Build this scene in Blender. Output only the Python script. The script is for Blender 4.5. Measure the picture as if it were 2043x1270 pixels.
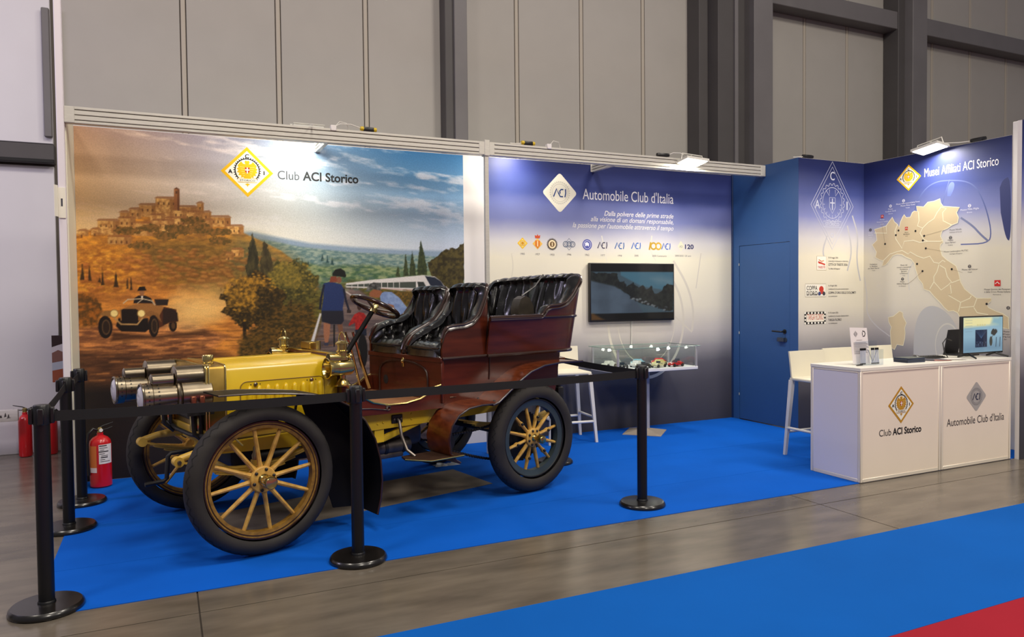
import bpy, bmesh, math, random
import numpy as np
from mathutils import Vector, Matrix
R_ = math.radians
PI = math.pi
random.seed(7)
for o in list(bpy.data.objects):
    bpy.data.objects.remove(o)
S = bpy.context.scene
COL = S.collection

# ---------------------------------------------------------------- camera
cam = bpy.data.cameras.new('camera')
cam.sensor_width = 36.0
cam.lens = 26.196
cam.clip_end = 200
camo = bpy.data.objects.new('camera', cam)
COL.objects.link(camo)
YAW, PITCH, ROLL = 0.4383, -0.0295, -0.0102
fw = Vector((math.sin(YAW) * math.cos(PITCH), math.cos(YAW) * math.cos(PITCH), math.sin(PITCH)))
rt = Vector((math.cos(YAW), -math.sin(YAW), 0))
up = rt.cross(fw)
r2 = math.cos(ROLL) * rt + math.sin(ROLL) * up
u2 = -math.sin(ROLL) * rt + math.cos(ROLL) * up
camo.matrix_world = Matrix(((r2.x, u2.x, -fw.x, -0.4206), (r2.y, u2.y, -fw.y, -7.2861), (r2.z, u2.z, -fw.z, 1.55), (0, 0, 0, 1)))
S.camera = camo

# ---------------------------------------------------------------- world, hall lights, exposure
w = bpy.data.worlds.new('hall_ambient')
S.world = w
w.use_nodes = True
w.node_tree.nodes['Background'].inputs[0].default_value = (0.47, 0.45, 0.50, 1)
w.node_tree.nodes['Background'].inputs[1].default_value = 0.30
S.view_settings.view_transform = 'Standard'
S.view_settings.look = 'None'
S.view_settings.gamma = 1
S.view_settings.use_curve_mapping = False
S.view_settings.exposure = 0.33

def area(name, loc, target, size, power, color, sizey=None):
    l = bpy.data.lights.new(name, 'AREA')
    l.energy = power
    l.color = color
    l.size = size
    if sizey:
        l.shape = 'RECTANGLE'
        l.size_y = sizey
    o = bpy.data.objects.new(name, l)
    COL.objects.link(o)
    o.location = loc
    d = Vector(target) - Vector(loc)
    o.rotation_euler = d.to_track_quat('-Z', 'Y').to_euler()
    return o
# high-bay lamps of the exhibition hall, hung about nine metres up over the aisles
for i, (x, y, pw) in enumerate(((-4.5, -5.5, 200), (1.0, -6.0, 240), (6.5, -6.0, 280), (1.0, -12.0, 300), (8.0, -12.0, 320))):
    area('hall_lamp', (x, y, 9.0), (x, y + 2.5, 0), 1.6, pw, (1.0, 0.91, 0.79))
# lilac stand lighting of the neighbouring booth on the left
area('neighbour_lamp', (-5.5, -1.0, 4.2), (-2.2, 1.7, 1.6), 0.8, 75, (0.80, 0.72, 1.0))

# ---------------------------------------------------------------- materials
def lin(v):
    v = v / 255.0
    return v / 12.92 if v <= 0.04045 else ((v + 0.055) / 1.055) ** 2.4
def C(r, g, b):
    return (lin(r), lin(g), lin(b), 1)
MATS = {}
def mat(name, rgb, rough=0.5, metal=0.0, var=0.0, scale=8.0, bump=0.0, bscale=60.0, stretch=None, rgb2=None, coat=0.0, spec=None):
    if name in MATS:
        return MATS[name]
    m = bpy.data.materials.new(name)
    m.use_nodes = True
    nt = m.node_tree
    b = nt.nodes['Principled BSDF']
    b.inputs['Base Color'].default_value = C(*rgb)
    b.inputs['Roughness'].default_value = rough
    b.inputs['Metallic'].default_value = metal
    if coat:
        b.inputs['Coat Weight'].default_value = coat
        b.inputs['Coat Roughness'].default_value = 0.12
    if spec is not None:
        b.inputs['Specular IOR Level'].default_value = spec
    tc = nt.nodes.new('ShaderNodeTexCoord')
    mp = nt.nodes.new('ShaderNodeMapping')
    if stretch:
        mp.inputs['Scale'].default_value = stretch
    nt.links.new(tc.outputs['Object'], mp.inputs['Vector'])
    if var > 0 or rgb2:
        n = nt.nodes.new('ShaderNodeTexNoise')
        n.inputs['Scale'].default_value = scale
        n.inputs['Detail'].default_value = 6
        nt.links.new(mp.outputs[0], n.inputs['Vector'])
        cr = nt.nodes.new('ShaderNodeValToRGB')
        c1 = C(*rgb)
        c2 = C(*rgb2) if rgb2 else tuple(min(1, x * (1 + var)) for x in c1[:3]) + (1,)
        c0 = c1 if rgb2 else tuple(x * (1 - var) for x in c1[:3]) + (1,)
        cr.color_ramp.elements[0].color = c0
        cr.color_ramp.elements[1].color = c2
        cr.color_ramp.elements[0].position = 0.32
        cr.color_ramp.elements[1].position = 0.68
        nt.links.new(n.outputs['Fac'], cr.inputs[0])
        nt.links.new(cr.outputs[0], b.inputs['Base Color'])
    if bump > 0:
        n2 = nt.nodes.new('ShaderNodeTexNoise')
        n2.inputs['Scale'].default_value = bscale
        n2.inputs['Detail'].default_value = 4
        nt.links.new(mp.outputs[0], n2.inputs['Vector'])
        bp = nt.nodes.new('ShaderNodeBump')
        bp.inputs['Strength'].default_value = bump
        bp.inputs['Distance'].default_value = 0.01
        nt.links.new(n2.outputs['Fac'], bp.inputs['Height'])
        nt.links.new(bp.outputs[0], b.inputs['Normal'])
    MATS[name] = m
    return m
def ink(r, g, b):
    return mat('ink_%d_%d_%d' % (r, g, b), (r, g, b), 0.55, spec=0.3)
def emit(name, rgb, strength):
    if name in MATS:
        return MATS[name]
    m = bpy.data.materials.new(name)
    m.use_nodes = True
    b = m.node_tree.nodes['Principled BSDF']
    b.inputs['Base Color'].default_value = (0.8, 0.8, 0.8, 1)
    b.inputs['Emission Color'].default_value = C(*rgb)
    b.inputs['Emission Strength'].default_value = strength
    MATS[name] = m
    return m
def glass(name, rgb=(255, 255, 255), alpha=0.1):
    if name in MATS:
        return MATS[name]
    m = bpy.data.materials.new(name)
    m.use_nodes = True
    nt = m.node_tree
    nt.nodes.clear()
    out = nt.nodes.new('ShaderNodeOutputMaterial')
    mx = nt.nodes.new('ShaderNodeMixShader')
    tr = nt.nodes.new('ShaderNodeBsdfTransparent')
    tr.inputs[0].default_value = C(*rgb)
    gl = nt.nodes.new('ShaderNodeBsdfGlossy')
    gl.inputs['Roughness'].default_value = 0.02
    mx.inputs[0].default_value = alpha
    nt.links.new(tr.outputs[0], mx.inputs[1])
    nt.links.new(gl.outputs[0], mx.inputs[2])
    nt.links.new(mx.outputs[0], out.inputs[0])
    MATS[name] = m
    return m
def vcol_mat(name, rough=0.5, emission=0.0, grain=0.0):
    m = bpy.data.materials.new(name)
    m.use_nodes = True
    nt = m.node_tree
    b = nt.nodes['Principled BSDF']
    b.inputs['Roughness'].default_value = rough
    b.inputs['Specular IOR Level'].default_value = 0.3
    a = nt.nodes.new('ShaderNodeAttribute')
    a.attribute_name = 'print'
    src = a.outputs['Color']
    if grain:
        n = nt.nodes.new('ShaderNodeTexNoise')
        n.inputs['Scale'].default_value = 90
        n.inputs['Detail'].default_value = 3
        tc = nt.nodes.new('ShaderNodeTexCoord')
        nt.links.new(tc.outputs['Object'], n.inputs['Vector'])
        mr = nt.nodes.new('ShaderNodeMapRange')
        mr.inputs[1].default_value = 0.3
        mr.inputs[2].default_value = 0.7
        mr.inputs[3].default_value = 1 - grain
        mr.inputs[4].default_value = 1 + grain
        nt.links.new(n.outputs['Fac'], mr.inputs[0])
        vm = nt.nodes.new('ShaderNodeVectorMath')
        vm.operation = 'SCALE'
        nt.links.new(src, vm.inputs[0])
        nt.links.new(mr.outputs[0], vm.inputs['Scale'])
        src = vm.outputs[0]
    if emission:
        b.inputs['Base Color'].default_value = (0.01, 0.01, 0.01, 1)
        b.inputs['Roughness'].default_value = 0.08
        nt.links.new(src, b.inputs['Emission Color'])
        b.inputs['Emission Strength'].default_value = emission
    else:
        nt.links.new(src, b.inputs['Base Color'])
    return m

# ---------------------------------------------------------------- mesh helpers
class MB:
    def __init__(s):
        s.v = []
        s.f = []
        s.mi = []
    def add(s, vs, fs, m=0):
        o = len(s.v)
        s.v += [tuple(p) for p in vs]
        s.f += [tuple(i + o for i in f) for f in fs]
        s.mi += [m] * len(fs)
    def box(s, x0, x1, y0, y1, z0, z1, m=0):
        x0, x1 = min(x0, x1), max(x0, x1)
        y0, y1 = min(y0, y1), max(y0, y1)
        z0, z1 = min(z0, z1), max(z0, z1)
        vs = [(x0, y0, z0), (x1, y0, z0), (x1, y1, z0), (x0, y1, z0), (x0, y0, z1), (x1, y0, z1), (x1, y1, z1), (x0, y1, z1)]
        s.add(vs, [(0, 3, 2, 1), (4, 5, 6, 7), (0, 1, 5, 4), (1, 2, 6, 5), (2, 3, 7, 6), (3, 0, 4, 7)], m)
        return s
    def rbox(s, x0, x1, y0, y1, z0, z1, r=0.01, seg=2, m=0):
        bm = bmesh.new()
        bmesh.ops.create_cube(bm, size=1)
        for v in bm.verts:
            v.co = Vector((x0 + (v.co.x + .5) * (x1 - x0), y0 + (v.co.y + .5) * (y1 - y0), z0 + (v.co.z + .5) * (z1 - z0)))
        bmesh.ops.bevel(bm, geom=bm.edges[:], offset=r, segments=seg, profile=0.5, affect='EDGES')
        bm.verts.index_update()
        s.add([v.co[:] for v in bm.verts], [[v.index for v in f.verts] for f in bm.faces], m)
        bm.free()
        return s
    def lathe(s, prof, c=(0, 0, 0), axis=(0, 0, 1), n=24, m=0, cap=True):
        a = Vector(axis).normalized()
        t = Vector((1, 0, 0)) if abs(a.x) < 0.9 else Vector((0, 1, 0))
        e1 = a.cross(t).normalized()
        e2 = a.cross(e1)
        c = Vector(c)
        vs = []
        for r, h in prof:
            for i in range(n):
                an = 2 * PI * i / n
                vs.append(c + a * h + e1 * (r * math.cos(an)) + e2 * (r * math.sin(an)))
        fs = []
        for k in range(len(prof) - 1):
            for i in range(n):
                j = (i + 1) % n
                fs.append((k * n + i, k * n + j, (k + 1) * n + j, (k + 1) * n + i))
        if cap and prof[0][0] > 1e-5:
            fs.append(tuple(range(n))[::-1])
        if cap and prof[-1][0] > 1e-5:
            fs.append(tuple((len(prof) - 1) * n + i for i in range(n)))
        s.add(vs, fs, m)
        return s
    def cyl(s, a, b, r1, r2=None, n=16, m=0):
        a, b = Vector(a), Vector(b)
        return s.lathe([(r1, 0), (r1 if r2 is None else r2, (b - a).length)], a, b - a, n, m)
    def ring(s, c, axis, R, r, n=36, k=8, m=0):
        prof = [(R + r * math.cos(2 * PI * i / k), r * math.sin(2 * PI * i / k)) for i in range(k + 1)]
        return s.lathe(prof, c, axis, n, m, cap=False)
    def tube(s, pts, r, n=8, m=0, flat=None):
        pts = [Vector(p) for p in pts]
        rings = []
        prev = None
        for i, p in enumerate(pts):
            d = (pts[min(i + 1, len(pts) - 1)] - pts[max(i - 1, 0)]).normalized()
            if prev is None:
                t = Vector((0, 0, 1)) if abs(d.z) < 0.9 else Vector((1, 0, 0))
                e1 = d.cross(t).normalized()
            else:
                e1 = (prev - d * prev.dot(d)).normalized()
            prev = e1
            e2 = d.cross(e1)
            rr = r[i] if isinstance(r, (list, tuple)) else r
            rings.append([p + e1 * (rr * math.cos(2 * PI * j / n)) + e2 * (rr * (flat or 1) * math.sin(2 * PI * j / n)) for j in range(n)])
        vs = [q for rg in rings for q in rg]
        fs = []
        for k in range(len(pts) - 1):
            for i in range(n):
                j = (i + 1) % n
                fs.append((k * n + i, k * n + j, (k + 1) * n + j, (k + 1) * n + i))
        fs.append(tuple(range(n))[::-1])
        fs.append(tuple((len(pts) - 1) * n + i for i in range(n)))
        s.add(vs, fs, m)
        return s
    def prism(s, poly, fn, d0, d1, m=0):
        # poly of 2D points, fn(a, b, d) -> 3D point
        n = len(poly)
        vs = [fn(a, b, d0) for a, b in poly] + [fn(a, b, d1) for a, b in poly]
        fs = [tuple(range(n))[::-1], tuple(range(n, 2 * n))] + [(i, (i + 1) % n, n + (i + 1) % n, n + i) for i in range(n)]
        s.add(vs, fs, m)
        return s
    def strip(s, path, fn, w0, w1, t, m=0):
        # a sheet of thickness t following 2D path (a, b), extruded in the third direction from w0 to w1
        n = len(path)
        nor = []
        for i in range(n):
            a = Vector(path[max(i - 1, 0)])
            b = Vector(path[min(i + 1, n - 1)])
            d = (b - a).normalized()
            nor.append(Vector((-d.y, d.x)))
        vs = []
        for i in range(n):
            p = Vector(path[i])
            q = p + nor[i] * t
            vs += [fn(p.x, p.y, w0), fn(p.x, p.y, w1), fn(q.x, q.y, w1), fn(q.x, q.y, w0)]
        fs = []
        for i in range(n - 1):
            for k in range(4):
                fs.append((i * 4 + k, i * 4 + (k + 1) % 4, (i + 1) * 4 + (k + 1) % 4, (i + 1) * 4 + k))
        fs += [(0, 3, 2, 1), tuple((n - 1) * 4 + k for k in range(4))]
        s.add(vs, fs, m)
        return s
    def ball(s, c, r, n=12, m=0, sz=1.0):
        prof = [(r * math.sin(PI * i / 8), -r * sz * math.cos(PI * i / 8)) for i in range(9)]
        return s.lathe(prof, c, (0, 0, 1), n, m, cap=False)
def mesh_of(name, mb, mats, smooth=True, ang=38):
    me = bpy.data.meshes.new(name)
    me.from_pydata(mb.v, [], mb.f)
    mats = mats if isinstance(mats, (list, tuple)) else [mats]
    for m in mats:
        me.materials.append(m)
    if len(mats) > 1:
        me.polygons.foreach_set('material_index', mb.mi)
    bm = bmesh.new()
    bm.from_mesh(me)
    bmesh.ops.recalc_face_normals(bm, faces=bm.faces)
    bm.to_mesh(me)
    bm.free()
    if smooth:
        me.polygons.foreach_set('use_smooth', [True] * len(me.polygons))
        me.set_sharp_from_angle(angle=R_(ang))
    return me
def link(name, data, parent=None):
    o = bpy.data.objects.new(name, data)
    COL.objects.link(o)
    if parent:
        o.parent = parent
    return o
def obj(name, mb, mats, parent=None, smooth=True):
    return link(name, mesh_of(name, mb, mats, smooth), parent)
def tag(o, label, cat, group=None):
    o['label'] = label
    o['category'] = cat
    if group:
        o['group'] = group
    return o
def thing(name, label, cat, loc=(0, 0, 0), rz=0, group=None):
    o = link(name, None)
    o.location = loc
    o.rotation_euler = (0, 0, rz)
    return tag(o, label, cat, group)
def struct(o):
    o['kind'] = 'structure'
    return o
def dup(root, loc, rz, label):
    def cp(o, par):
        c = o.copy()
        COL.objects.link(c)
        c.parent = par
        for ch in list(o.children):
            cp(ch, c)
        return c
    r = cp(root, None)
    r.location = loc
    r.rotation_euler = (0, 0, rz)
    r['label'] = label
    return r

# ---------------------------------------------------------------- flat print helper (lettering, emblems)
def chaikin(pts, it=2):
    for _ in range(it):
        q = [pts[0]]
        for a, b in zip(pts[:-1], pts[1:]):
            q += [(a[0] * .75 + b[0] * .25, a[1] * .75 + b[1] * .25), (a[0] * .25 + b[0] * .75, a[1] * .25 + b[1] * .75)]
        pts = q + [pts[-1]]
    return pts
class Flat:
    def __init__(s):
        s.items = []
    def poly(s, pts, col, layer=0):
        s.items.append(([tuple(p) for p in pts], [tuple(range(len(pts)))], col, layer))
    def mesh(s, vs, fs, col, layer=0):
        s.items.append((vs, fs, col, layer))
    def rect(s, x0, z0, x1, z1, col, layer=0):
        s.poly([(x0, z0), (x1, z0), (x1, z1), (x0, z1)], col, layer)
    def disc(s, c, r, col, layer=0, n=28, ry=None):
        s.poly([(c[0] + r * math.cos(2 * PI * i / n), c[1] + (ry or r) * math.sin(2 * PI * i / n)) for i in range(n)], col, layer)
    def ring(s, c, r0, r1, col, layer=0, n=40, ky=1.0):
        vs = []
        for i in range(n):
            a = 2 * PI * i / n
            vs += [(c[0] + r0 * math.cos(a), c[1] + ky * r0 * math.sin(a)), (c[0] + r1 * math.cos(a), c[1] + ky * r1 * math.sin(a))]
        s.mesh(vs, [(2 * i, 2 * i + 1, (2 * i + 3) % (2 * n), (2 * i + 2) % (2 * n)) for i in range(n)], col, layer)
    def line(s, pts, wd, col, layer=0, closed=False):
        P = [Vector(p) for p in pts]
        n = len(P)
        vs = []
        for i in range(n):
            a = P[(i - 1) % n] if closed else P[max(i - 1, 0)]
            b = P[(i + 1) % n] if closed else P[min(i + 1, n - 1)]
            d = (b - a)
            d = d.normalized() if d.length > 1e-9 else Vector((1, 0))
            nn = Vector((-d.y, d.x)) * wd / 2
            vs += [tuple(P[i] + nn), tuple(P[i] - nn)]
        m = n if closed else n - 1
        s.mesh(vs, [(2 * i, 2 * i + 1, (2 * i + 3) % (2 * n), (2 * i + 2) % (2 * n)) for i in range(m)], col, layer)
    def text(s, string, x, z, width, height, col, layer=0, shear=0.0, bold=0.0, align='L', res=4, slope=0.0):
        cu = bpy.data.curves.new('lettering', 'FONT')
        cu.body = string
        cu.resolution_u = res
        cu.shear = shear
        cu.offset = bold
        o = bpy.data.objects.new('lettering', cu)
        COL.objects.link(o)
        dg = bpy.context.evaluated_depsgraph_get()
        me = bpy.data.meshes.new_from_object(o.evaluated_get(dg))
        vs = [(v.co.x, v.co.y) for v in me.vertices]
        fs = [tuple(p.vertices) for p in me.polygons]
        bpy.data.objects.remove(o)
        bpy.data.curves.remove(cu)
        bpy.data.meshes.remove(me)
        if not vs:
            return
        x0 = min(v[0] for v in vs)
        x1 = max(v[0] for v in vs)
        # cap height of the built-in font is about 0.73 units
        kz = height / 0.73
        kx = kz if not width else (width / (x1 - x0) if width > 0 else -width * kz)
        wd = (x1 - x0) * kx
        ox = x - (0 if align == 'L' else wd / 2 if align == 'C' else wd)
        s.mesh([(ox + (a - x0) * kx, z + b * kz + slope * (a - x0) * kx) for a, b in vs], fs, col, layer)
    def build(s, name, parent, fn, step=0.0007, base=0.0012, mk=ink):
        # fn(a, b, d) maps print coordinates and distance off the surface to 3D
        cols = []
        vs = []
        fs = []
        mi = []
        for q_, (V, F, c, l) in enumerate(s.items):
            if c not in cols:
                cols.append(c)
            k = cols.index(c)
            o = len(vs)
            vs += [fn(a, b, base + step * l + 0.000004 * q_) for a, b in V]
            fs += [tuple(i + o for i in f) for f in F]
            mi += [k] * len(F)
        me = bpy.data.meshes.new(name)
        me.from_pydata(vs, [], fs)
        for c in cols:
            me.materials.append(mk(*c))
        me.polygons.foreach_set('material_index', mi)
        return link(name, me, parent)

# ---------------------------------------------------------------- painted prints (colour per grid vertex)
def hash_noise(seed, n=64):
    return np.random.RandomState(seed).rand(n, n)
def vnoise(x, y, seed):
    g = hash_noise(seed)
    xi = np.floor(x).astype(int)
    yi = np.floor(y).astype(int)
    fx = x - xi
    fy = y - yi
    fx = fx * fx * (3 - 2 * fx)
    fy = fy * fy * (3 - 2 * fy)
    a = g[xi % 64, yi % 64]
    b = g[(xi + 1) % 64, yi % 64]
    c = g[xi % 64, (yi + 1) % 64]
    d = g[(xi + 1) % 64, (yi + 1) % 64]
    return (a * (1 - fx) + b * fx) * (1 - fy) + (c * (1 - fx) + d * fx) * fy
def fbm(x, y, seed, octv=4):
    t = 0
    am = 0.5
    for k in range(octv):
        t = t + am * vnoise(x * 2 ** k, y * 2 ** k, seed + k)
        am *= 0.5
    return t / (1 - 0.5 ** octv)
class Paint:
    def __init__(s, x0, x1, z0, z1, step):
        s.nx = int((x1 - x0) / step) + 1
        s.nz = int((z1 - z0) / step) + 1
        xs = np.linspace(x0, x1, s.nx)
        zs = np.linspace(z0, z1, s.nz)
        s.X, s.Z = np.meshgrid(xs, zs)
        s.c = np.zeros(s.X.shape + (3,))
    def put(s, mask, col):
        s.c = s.c * (1 - mask[..., None]) + mask[..., None] * col
    def sd(s, poly, X, Z):
        P = np.array(poly, float)
        d = np.full(X.shape, 1e9)
        ins = np.zeros(X.shape, bool)
        n = len(P)
        for i in range(n):
            a = P[i]
            b = P[(i + 1) % n]
            e = b - a
            L = e @ e + 1e-12
            t = np.clip(((X - a[0]) * e[0] + (Z - a[1]) * e[1]) / L, 0, 1)
            d = np.minimum(d, (X - a[0] - t * e[0]) ** 2 + (Z - a[1] - t * e[1]) ** 2)
            cnd = ((a[1] > Z) != (b[1] > Z))
            xi = a[0] + (Z - a[1]) / (e[1] if abs(e[1]) > 1e-12 else 1e-12) * e[0]
            ins ^= cnd & (X < xi)
        d = np.sqrt(d)
        return np.where(ins, -d, d)
    def fill(s, poly, col, soft=0.006, alpha=1.0, col2=None, ns=20.0, seed=1, rag=0.0, rs=30.0, nsz=None):
        P = np.array(poly)
        mg = soft + rag + 0.01
        x0, z0 = P.min(0) - mg
        x1, z1 = P.max(0) + mg
        i0 = np.searchsorted(s.X[0], x0)
        i1 = np.searchsorted(s.X[0], x1)
        j0 = np.searchsorted(s.Z[:, 0], z0)
        j1 = np.searchsorted(s.Z[:, 0], z1)
        if i1 <= i0 or j1 <= j0:
            return
        X = s.X[j0:j1, i0:i1]
        Z = s.Z[j0:j1, i0:i1]
        d = s.sd(poly, X, Z)
        if rag:
            d = d + (fbm(X * rs + 9, Z * rs + 5, seed + 50, 3) - 0.5) * 2 * rag
        mk = np.clip(0.5 - d / soft, 0, 1) * alpha
        cc = np.array(col, float)
        if col2 is not None:
            n = np.clip((fbm(X * ns + 3, Z * (nsz or ns) + 7, seed, 4) - 0.5) * 2.6 + 0.5, 0, 1)[..., None]
            cc = cc * (1 - n) + np.array(col2, float) * n
        sub = s.c[j0:j1, i0:i1]
        s.c[j0:j1, i0:i1] = sub * (1 - mk[..., None]) + mk[..., None] * cc
    def ell(s, c, rx, rz, col, **k):
        s.fill([(c[0] + rx * math.cos(2 * PI * i / 20), c[1] + rz * math.sin(2 * PI * i / 20)) for i in range(20)], col, **k)
    def stroke(s, pts, wd, col, **k):
        for a, b in zip(pts[:-1], pts[1:]):
            d = Vector((b[0] - a[0], b[1] - a[1]))
            if d.length < 1e-6:
                continue
            n = Vector((-d.y, d.x)).normalized() * wd / 2
            e = d.normalized() * wd * 0.3
            s.fill([(a[0] - e.x + n.x, a[1] - e.y + n.y), (b[0] + e.x + n.x, b[1] + e.y + n.y), (b[0] + e.x - n.x, b[1] + e.y - n.y), (a[0] - e.x - n.x, a[1] - e.y - n.y)], col, **k)
    def build(s, name, parent, fn, material):
        me = bpy.data.meshes.new(name)
        nv = s.nx * s.nz
        co = np.array(fn(s.X.ravel(), s.Z.ravel())).T.astype(np.float32)
        ii = np.arange(nv).reshape(s.nz, s.nx)
        q = np.stack([ii[:-1, :-1], ii[:-1, 1:], ii[1:, 1:], ii[1:, :-1]], -1).reshape(-1, 4)
        me.vertices.add(nv)
        me.vertices.foreach_set('co', co.ravel())
        me.loops.add(q.size)
        me.loops.foreach_set('vertex_index', q.ravel().astype(np.int32))
        me.polygons.add(len(q))
        me.polygons.foreach_set('loop_start', np.arange(0, q.size, 4, dtype=np.int32))
        me.polygons.foreach_set('loop_total', np.full(len(q), 4, dtype=np.int32))
        me.update(calc_edges=True)
        a = me.color_attributes.new('print', 'FLOAT_COLOR', 'POINT')
        v = np.clip(s.c.reshape(-1, 3), 0, 255) / 255
        l = np.where(v <= 0.04045, v / 12.92, ((v + 0.055) / 1.055) ** 2.4)
        a.data.foreach_set('color', np.concatenate([l, np.ones((nv, 1))], 1).astype(np.float32).ravel())
        me.materials.append(material)
        return link(name, me, parent)

# ================================================================ STRUCTURE
YB, XD, YP, HC, XR, YCF = -0.556, 6.039, -1.079, 3.067, 7.077, -3.037
M_concrete = mat('polished_concrete', (88, 81, 72), 0.2, 0, 0, 4.0, 0.03, 14, stretch=(.45, 1.6, 1), rgb2=(114, 105, 93), spec=0.5)
M_joint = mat('joint_filler', (62, 55, 48), 0.8)
M_white = mat('white_laminate', (226, 222, 220), 0.45, var=0.02, scale=3)
M_alu = mat('anodised_aluminium', (205, 202, 192), 0.42, 0.25, var=0.05, scale=14, stretch=(1, 6, 6))
M_groove = mat('rail_groove', (92, 88, 78), 0.7)
M_panel = mat('hall_panel', (163, 159, 154), 0.62, 0, 0.025, 2.0, 0.02, 30)
M_panel2 = mat('hall_panel_white', (205, 203, 208), 0.6, 0, 0.02, 1.5)
M_seam = mat('panel_seam', (172, 164, 152), 0.6)
M_gap = mat('panel_gap', (96, 90, 84), 0.8)
M_steel = mat('painted_steel', (104, 101, 103), 0.55, 0, 0.05, 3)
M_steel_d = mat('steel_dark_and_shaded', (72, 69, 70), 0.6, 0, 0.05, 3)  # dark lintel steel; on the columns, flange and recess shade put into colour
M_blue = mat('closet_blue', (40, 80, 134), 0.55, 0, 0.03, 3)
M_black = mat('black_plastic', (20, 20, 22), 0.38)
M_cable_w = mat('white_cable', (215, 213, 205), 0.5)

def XZ(y):
    return lambda a, b, d: (a, y - d, b)

# floor of concrete slabs with sawn joints
b = MB().box(-14, 24, -16, 6, -0.08, -0.008)
floor = struct(obj('floor', b, M_joint, None, False))
xs = [-14, -8.70, -4.49, -0.287, 3.925, 8.13, 12.34, 18, 24]
ys = [-16, -11.5, -7.4, -3.319, 0.85, 6]
for i in range(len(xs) - 1):
    for j in range(len(ys) - 1):
        g = 0.004
        obj('slab', MB().box(xs[i] + g, xs[i + 1] - g, ys[j] + g, ys[j + 1] - g, -0.02, 0), M_concrete, floor, False)

# hall wall of insulated panels with steel columns
YH = 1.70
hall = struct(obj('wall_hall', MB().box(-14, 24, YH + 0.03, YH + 0.12, 0, 9.0), M_gap, None, False))
seams = [-1.36, -0.15, 0.853, 1.874, 2.87, 3.90, 4.89, 5.914, 6.95, 8.10, 9.06, 10.02, 11.15, 12.15, 13.2, 14.27, 15.3, 16.3, 17.3, 18.3]
for a, c in zip(seams[:-1], seams[1:]):
    obj('wall_panel', MB().rbox(a + 0.034, c - 0.034, YH, YH + 0.05, 0, 9.0, 0.004, 1), M_panel, hall, False)
for x in seams[1:]:
    obj('seam_strip', MB().rbox(x - 0.024, x + 0.024, YH - 0.004, YH + 0.05, 0, 9.0, 0.006, 1), M_seam, hall, False)
def column(parts):
    for (x0, x1, y0, y1, m) in parts:
        obj('steel_column', MB().rbox(x0, x1, y0, y1, 0, 9.0, 0.006, 1), m, hall, False)
column([(2.82, 2.95, 1.50, 1.695, M_steel_d), (2.93, 3.10, 1.46, 1.695, M_steel)])
column([(6.70, 6.86, 1.42, 1.695, M_steel_d), (6.86, 7.14, 1.20, 1.44, M_steel_d), (7.14, 7.20, 1.16, 1.44, M_steel), (7.20, 7.52, 1.30, 1.44, M_steel_d), (7.44, 7.80, 1.10, 1.40, M_steel)])
column([(10.88, 11.04, 1.40, 1.69, M_steel_d), (11.04, 11.40, 1.25, 1.55, M_steel)])
for (x0, x1) in ((7.80, 11.04), (11.40, 18.0)):
    obj('girt', MB().rbox(x0, x1, 1.42, 1.694, 5.98, 6.27, 0.008, 1), M_steel, hall, False)
obj('switch_box', MB().rbox(3.01, 3.05, 1.435, 1.46, 3.27, 3.31, 0.004, 1), M_white, hall)
# loading gate on the left
gate = struct(obj('door_2', MB().rbox(-8, -1.40, YH - 0.02, YH + 0.03, 0, 2.93, 0.004, 1), M_panel2, None, False))
obj('lintel', MB().rbox(-8, -1.385, YH - 0.10, YH + 0.02, 2.95, 3.14, 0.006, 1), M_steel_d, gate, False)
obj('lintel_bar', MB().rbox(-8, -1.385, YH - 0.13, YH - 0.09, 2.95, 2.985, 0.004, 1), M_black, gate, False)
obj('upper_panel', MB().rbox(-8, -1.40, YH - 0.03, YH + 0.03, 3.16, 9.0, 0.004, 1), M_panel2, gate, False)
obj('guide_post', MB().rbox(-1.47, -1.40, YH - 0.09, YH - 0.03, 3.22, 4.52, 0.008, 1), M_steel, gate, False)

# ---------------------------------------------------------------- booth walls
wall_back = struct(obj('wall_back', MB().box(-1.07, XD, 0.0, 0.045, 0, 3.03), M_white, None, False))
wall_left = struct(obj('wall_left', MB().rbox(-1.12, -1.071, YB + 0.03, 0.045, 0, 3.03, 0.003, 1), mat('warm_lit_panel', (232, 228, 205), 0.5), None, False))  # warm light on this wall end is put into its cream colour
obj('upright_post', MB().rbox(-1.13, -1.078, YB - 0.03, YB + 0.03, 0, 4.9, 0.006, 1), mat('lilac_white_post', (226, 220, 226), 0.45), wall_left, False)
trim = struct(obj('trim_1', MB().rbox(2.45, 2.492, YB - 0.02, YB + 0.02, 0, 3.0, 0.005, 1), M_alu, None, False))

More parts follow.
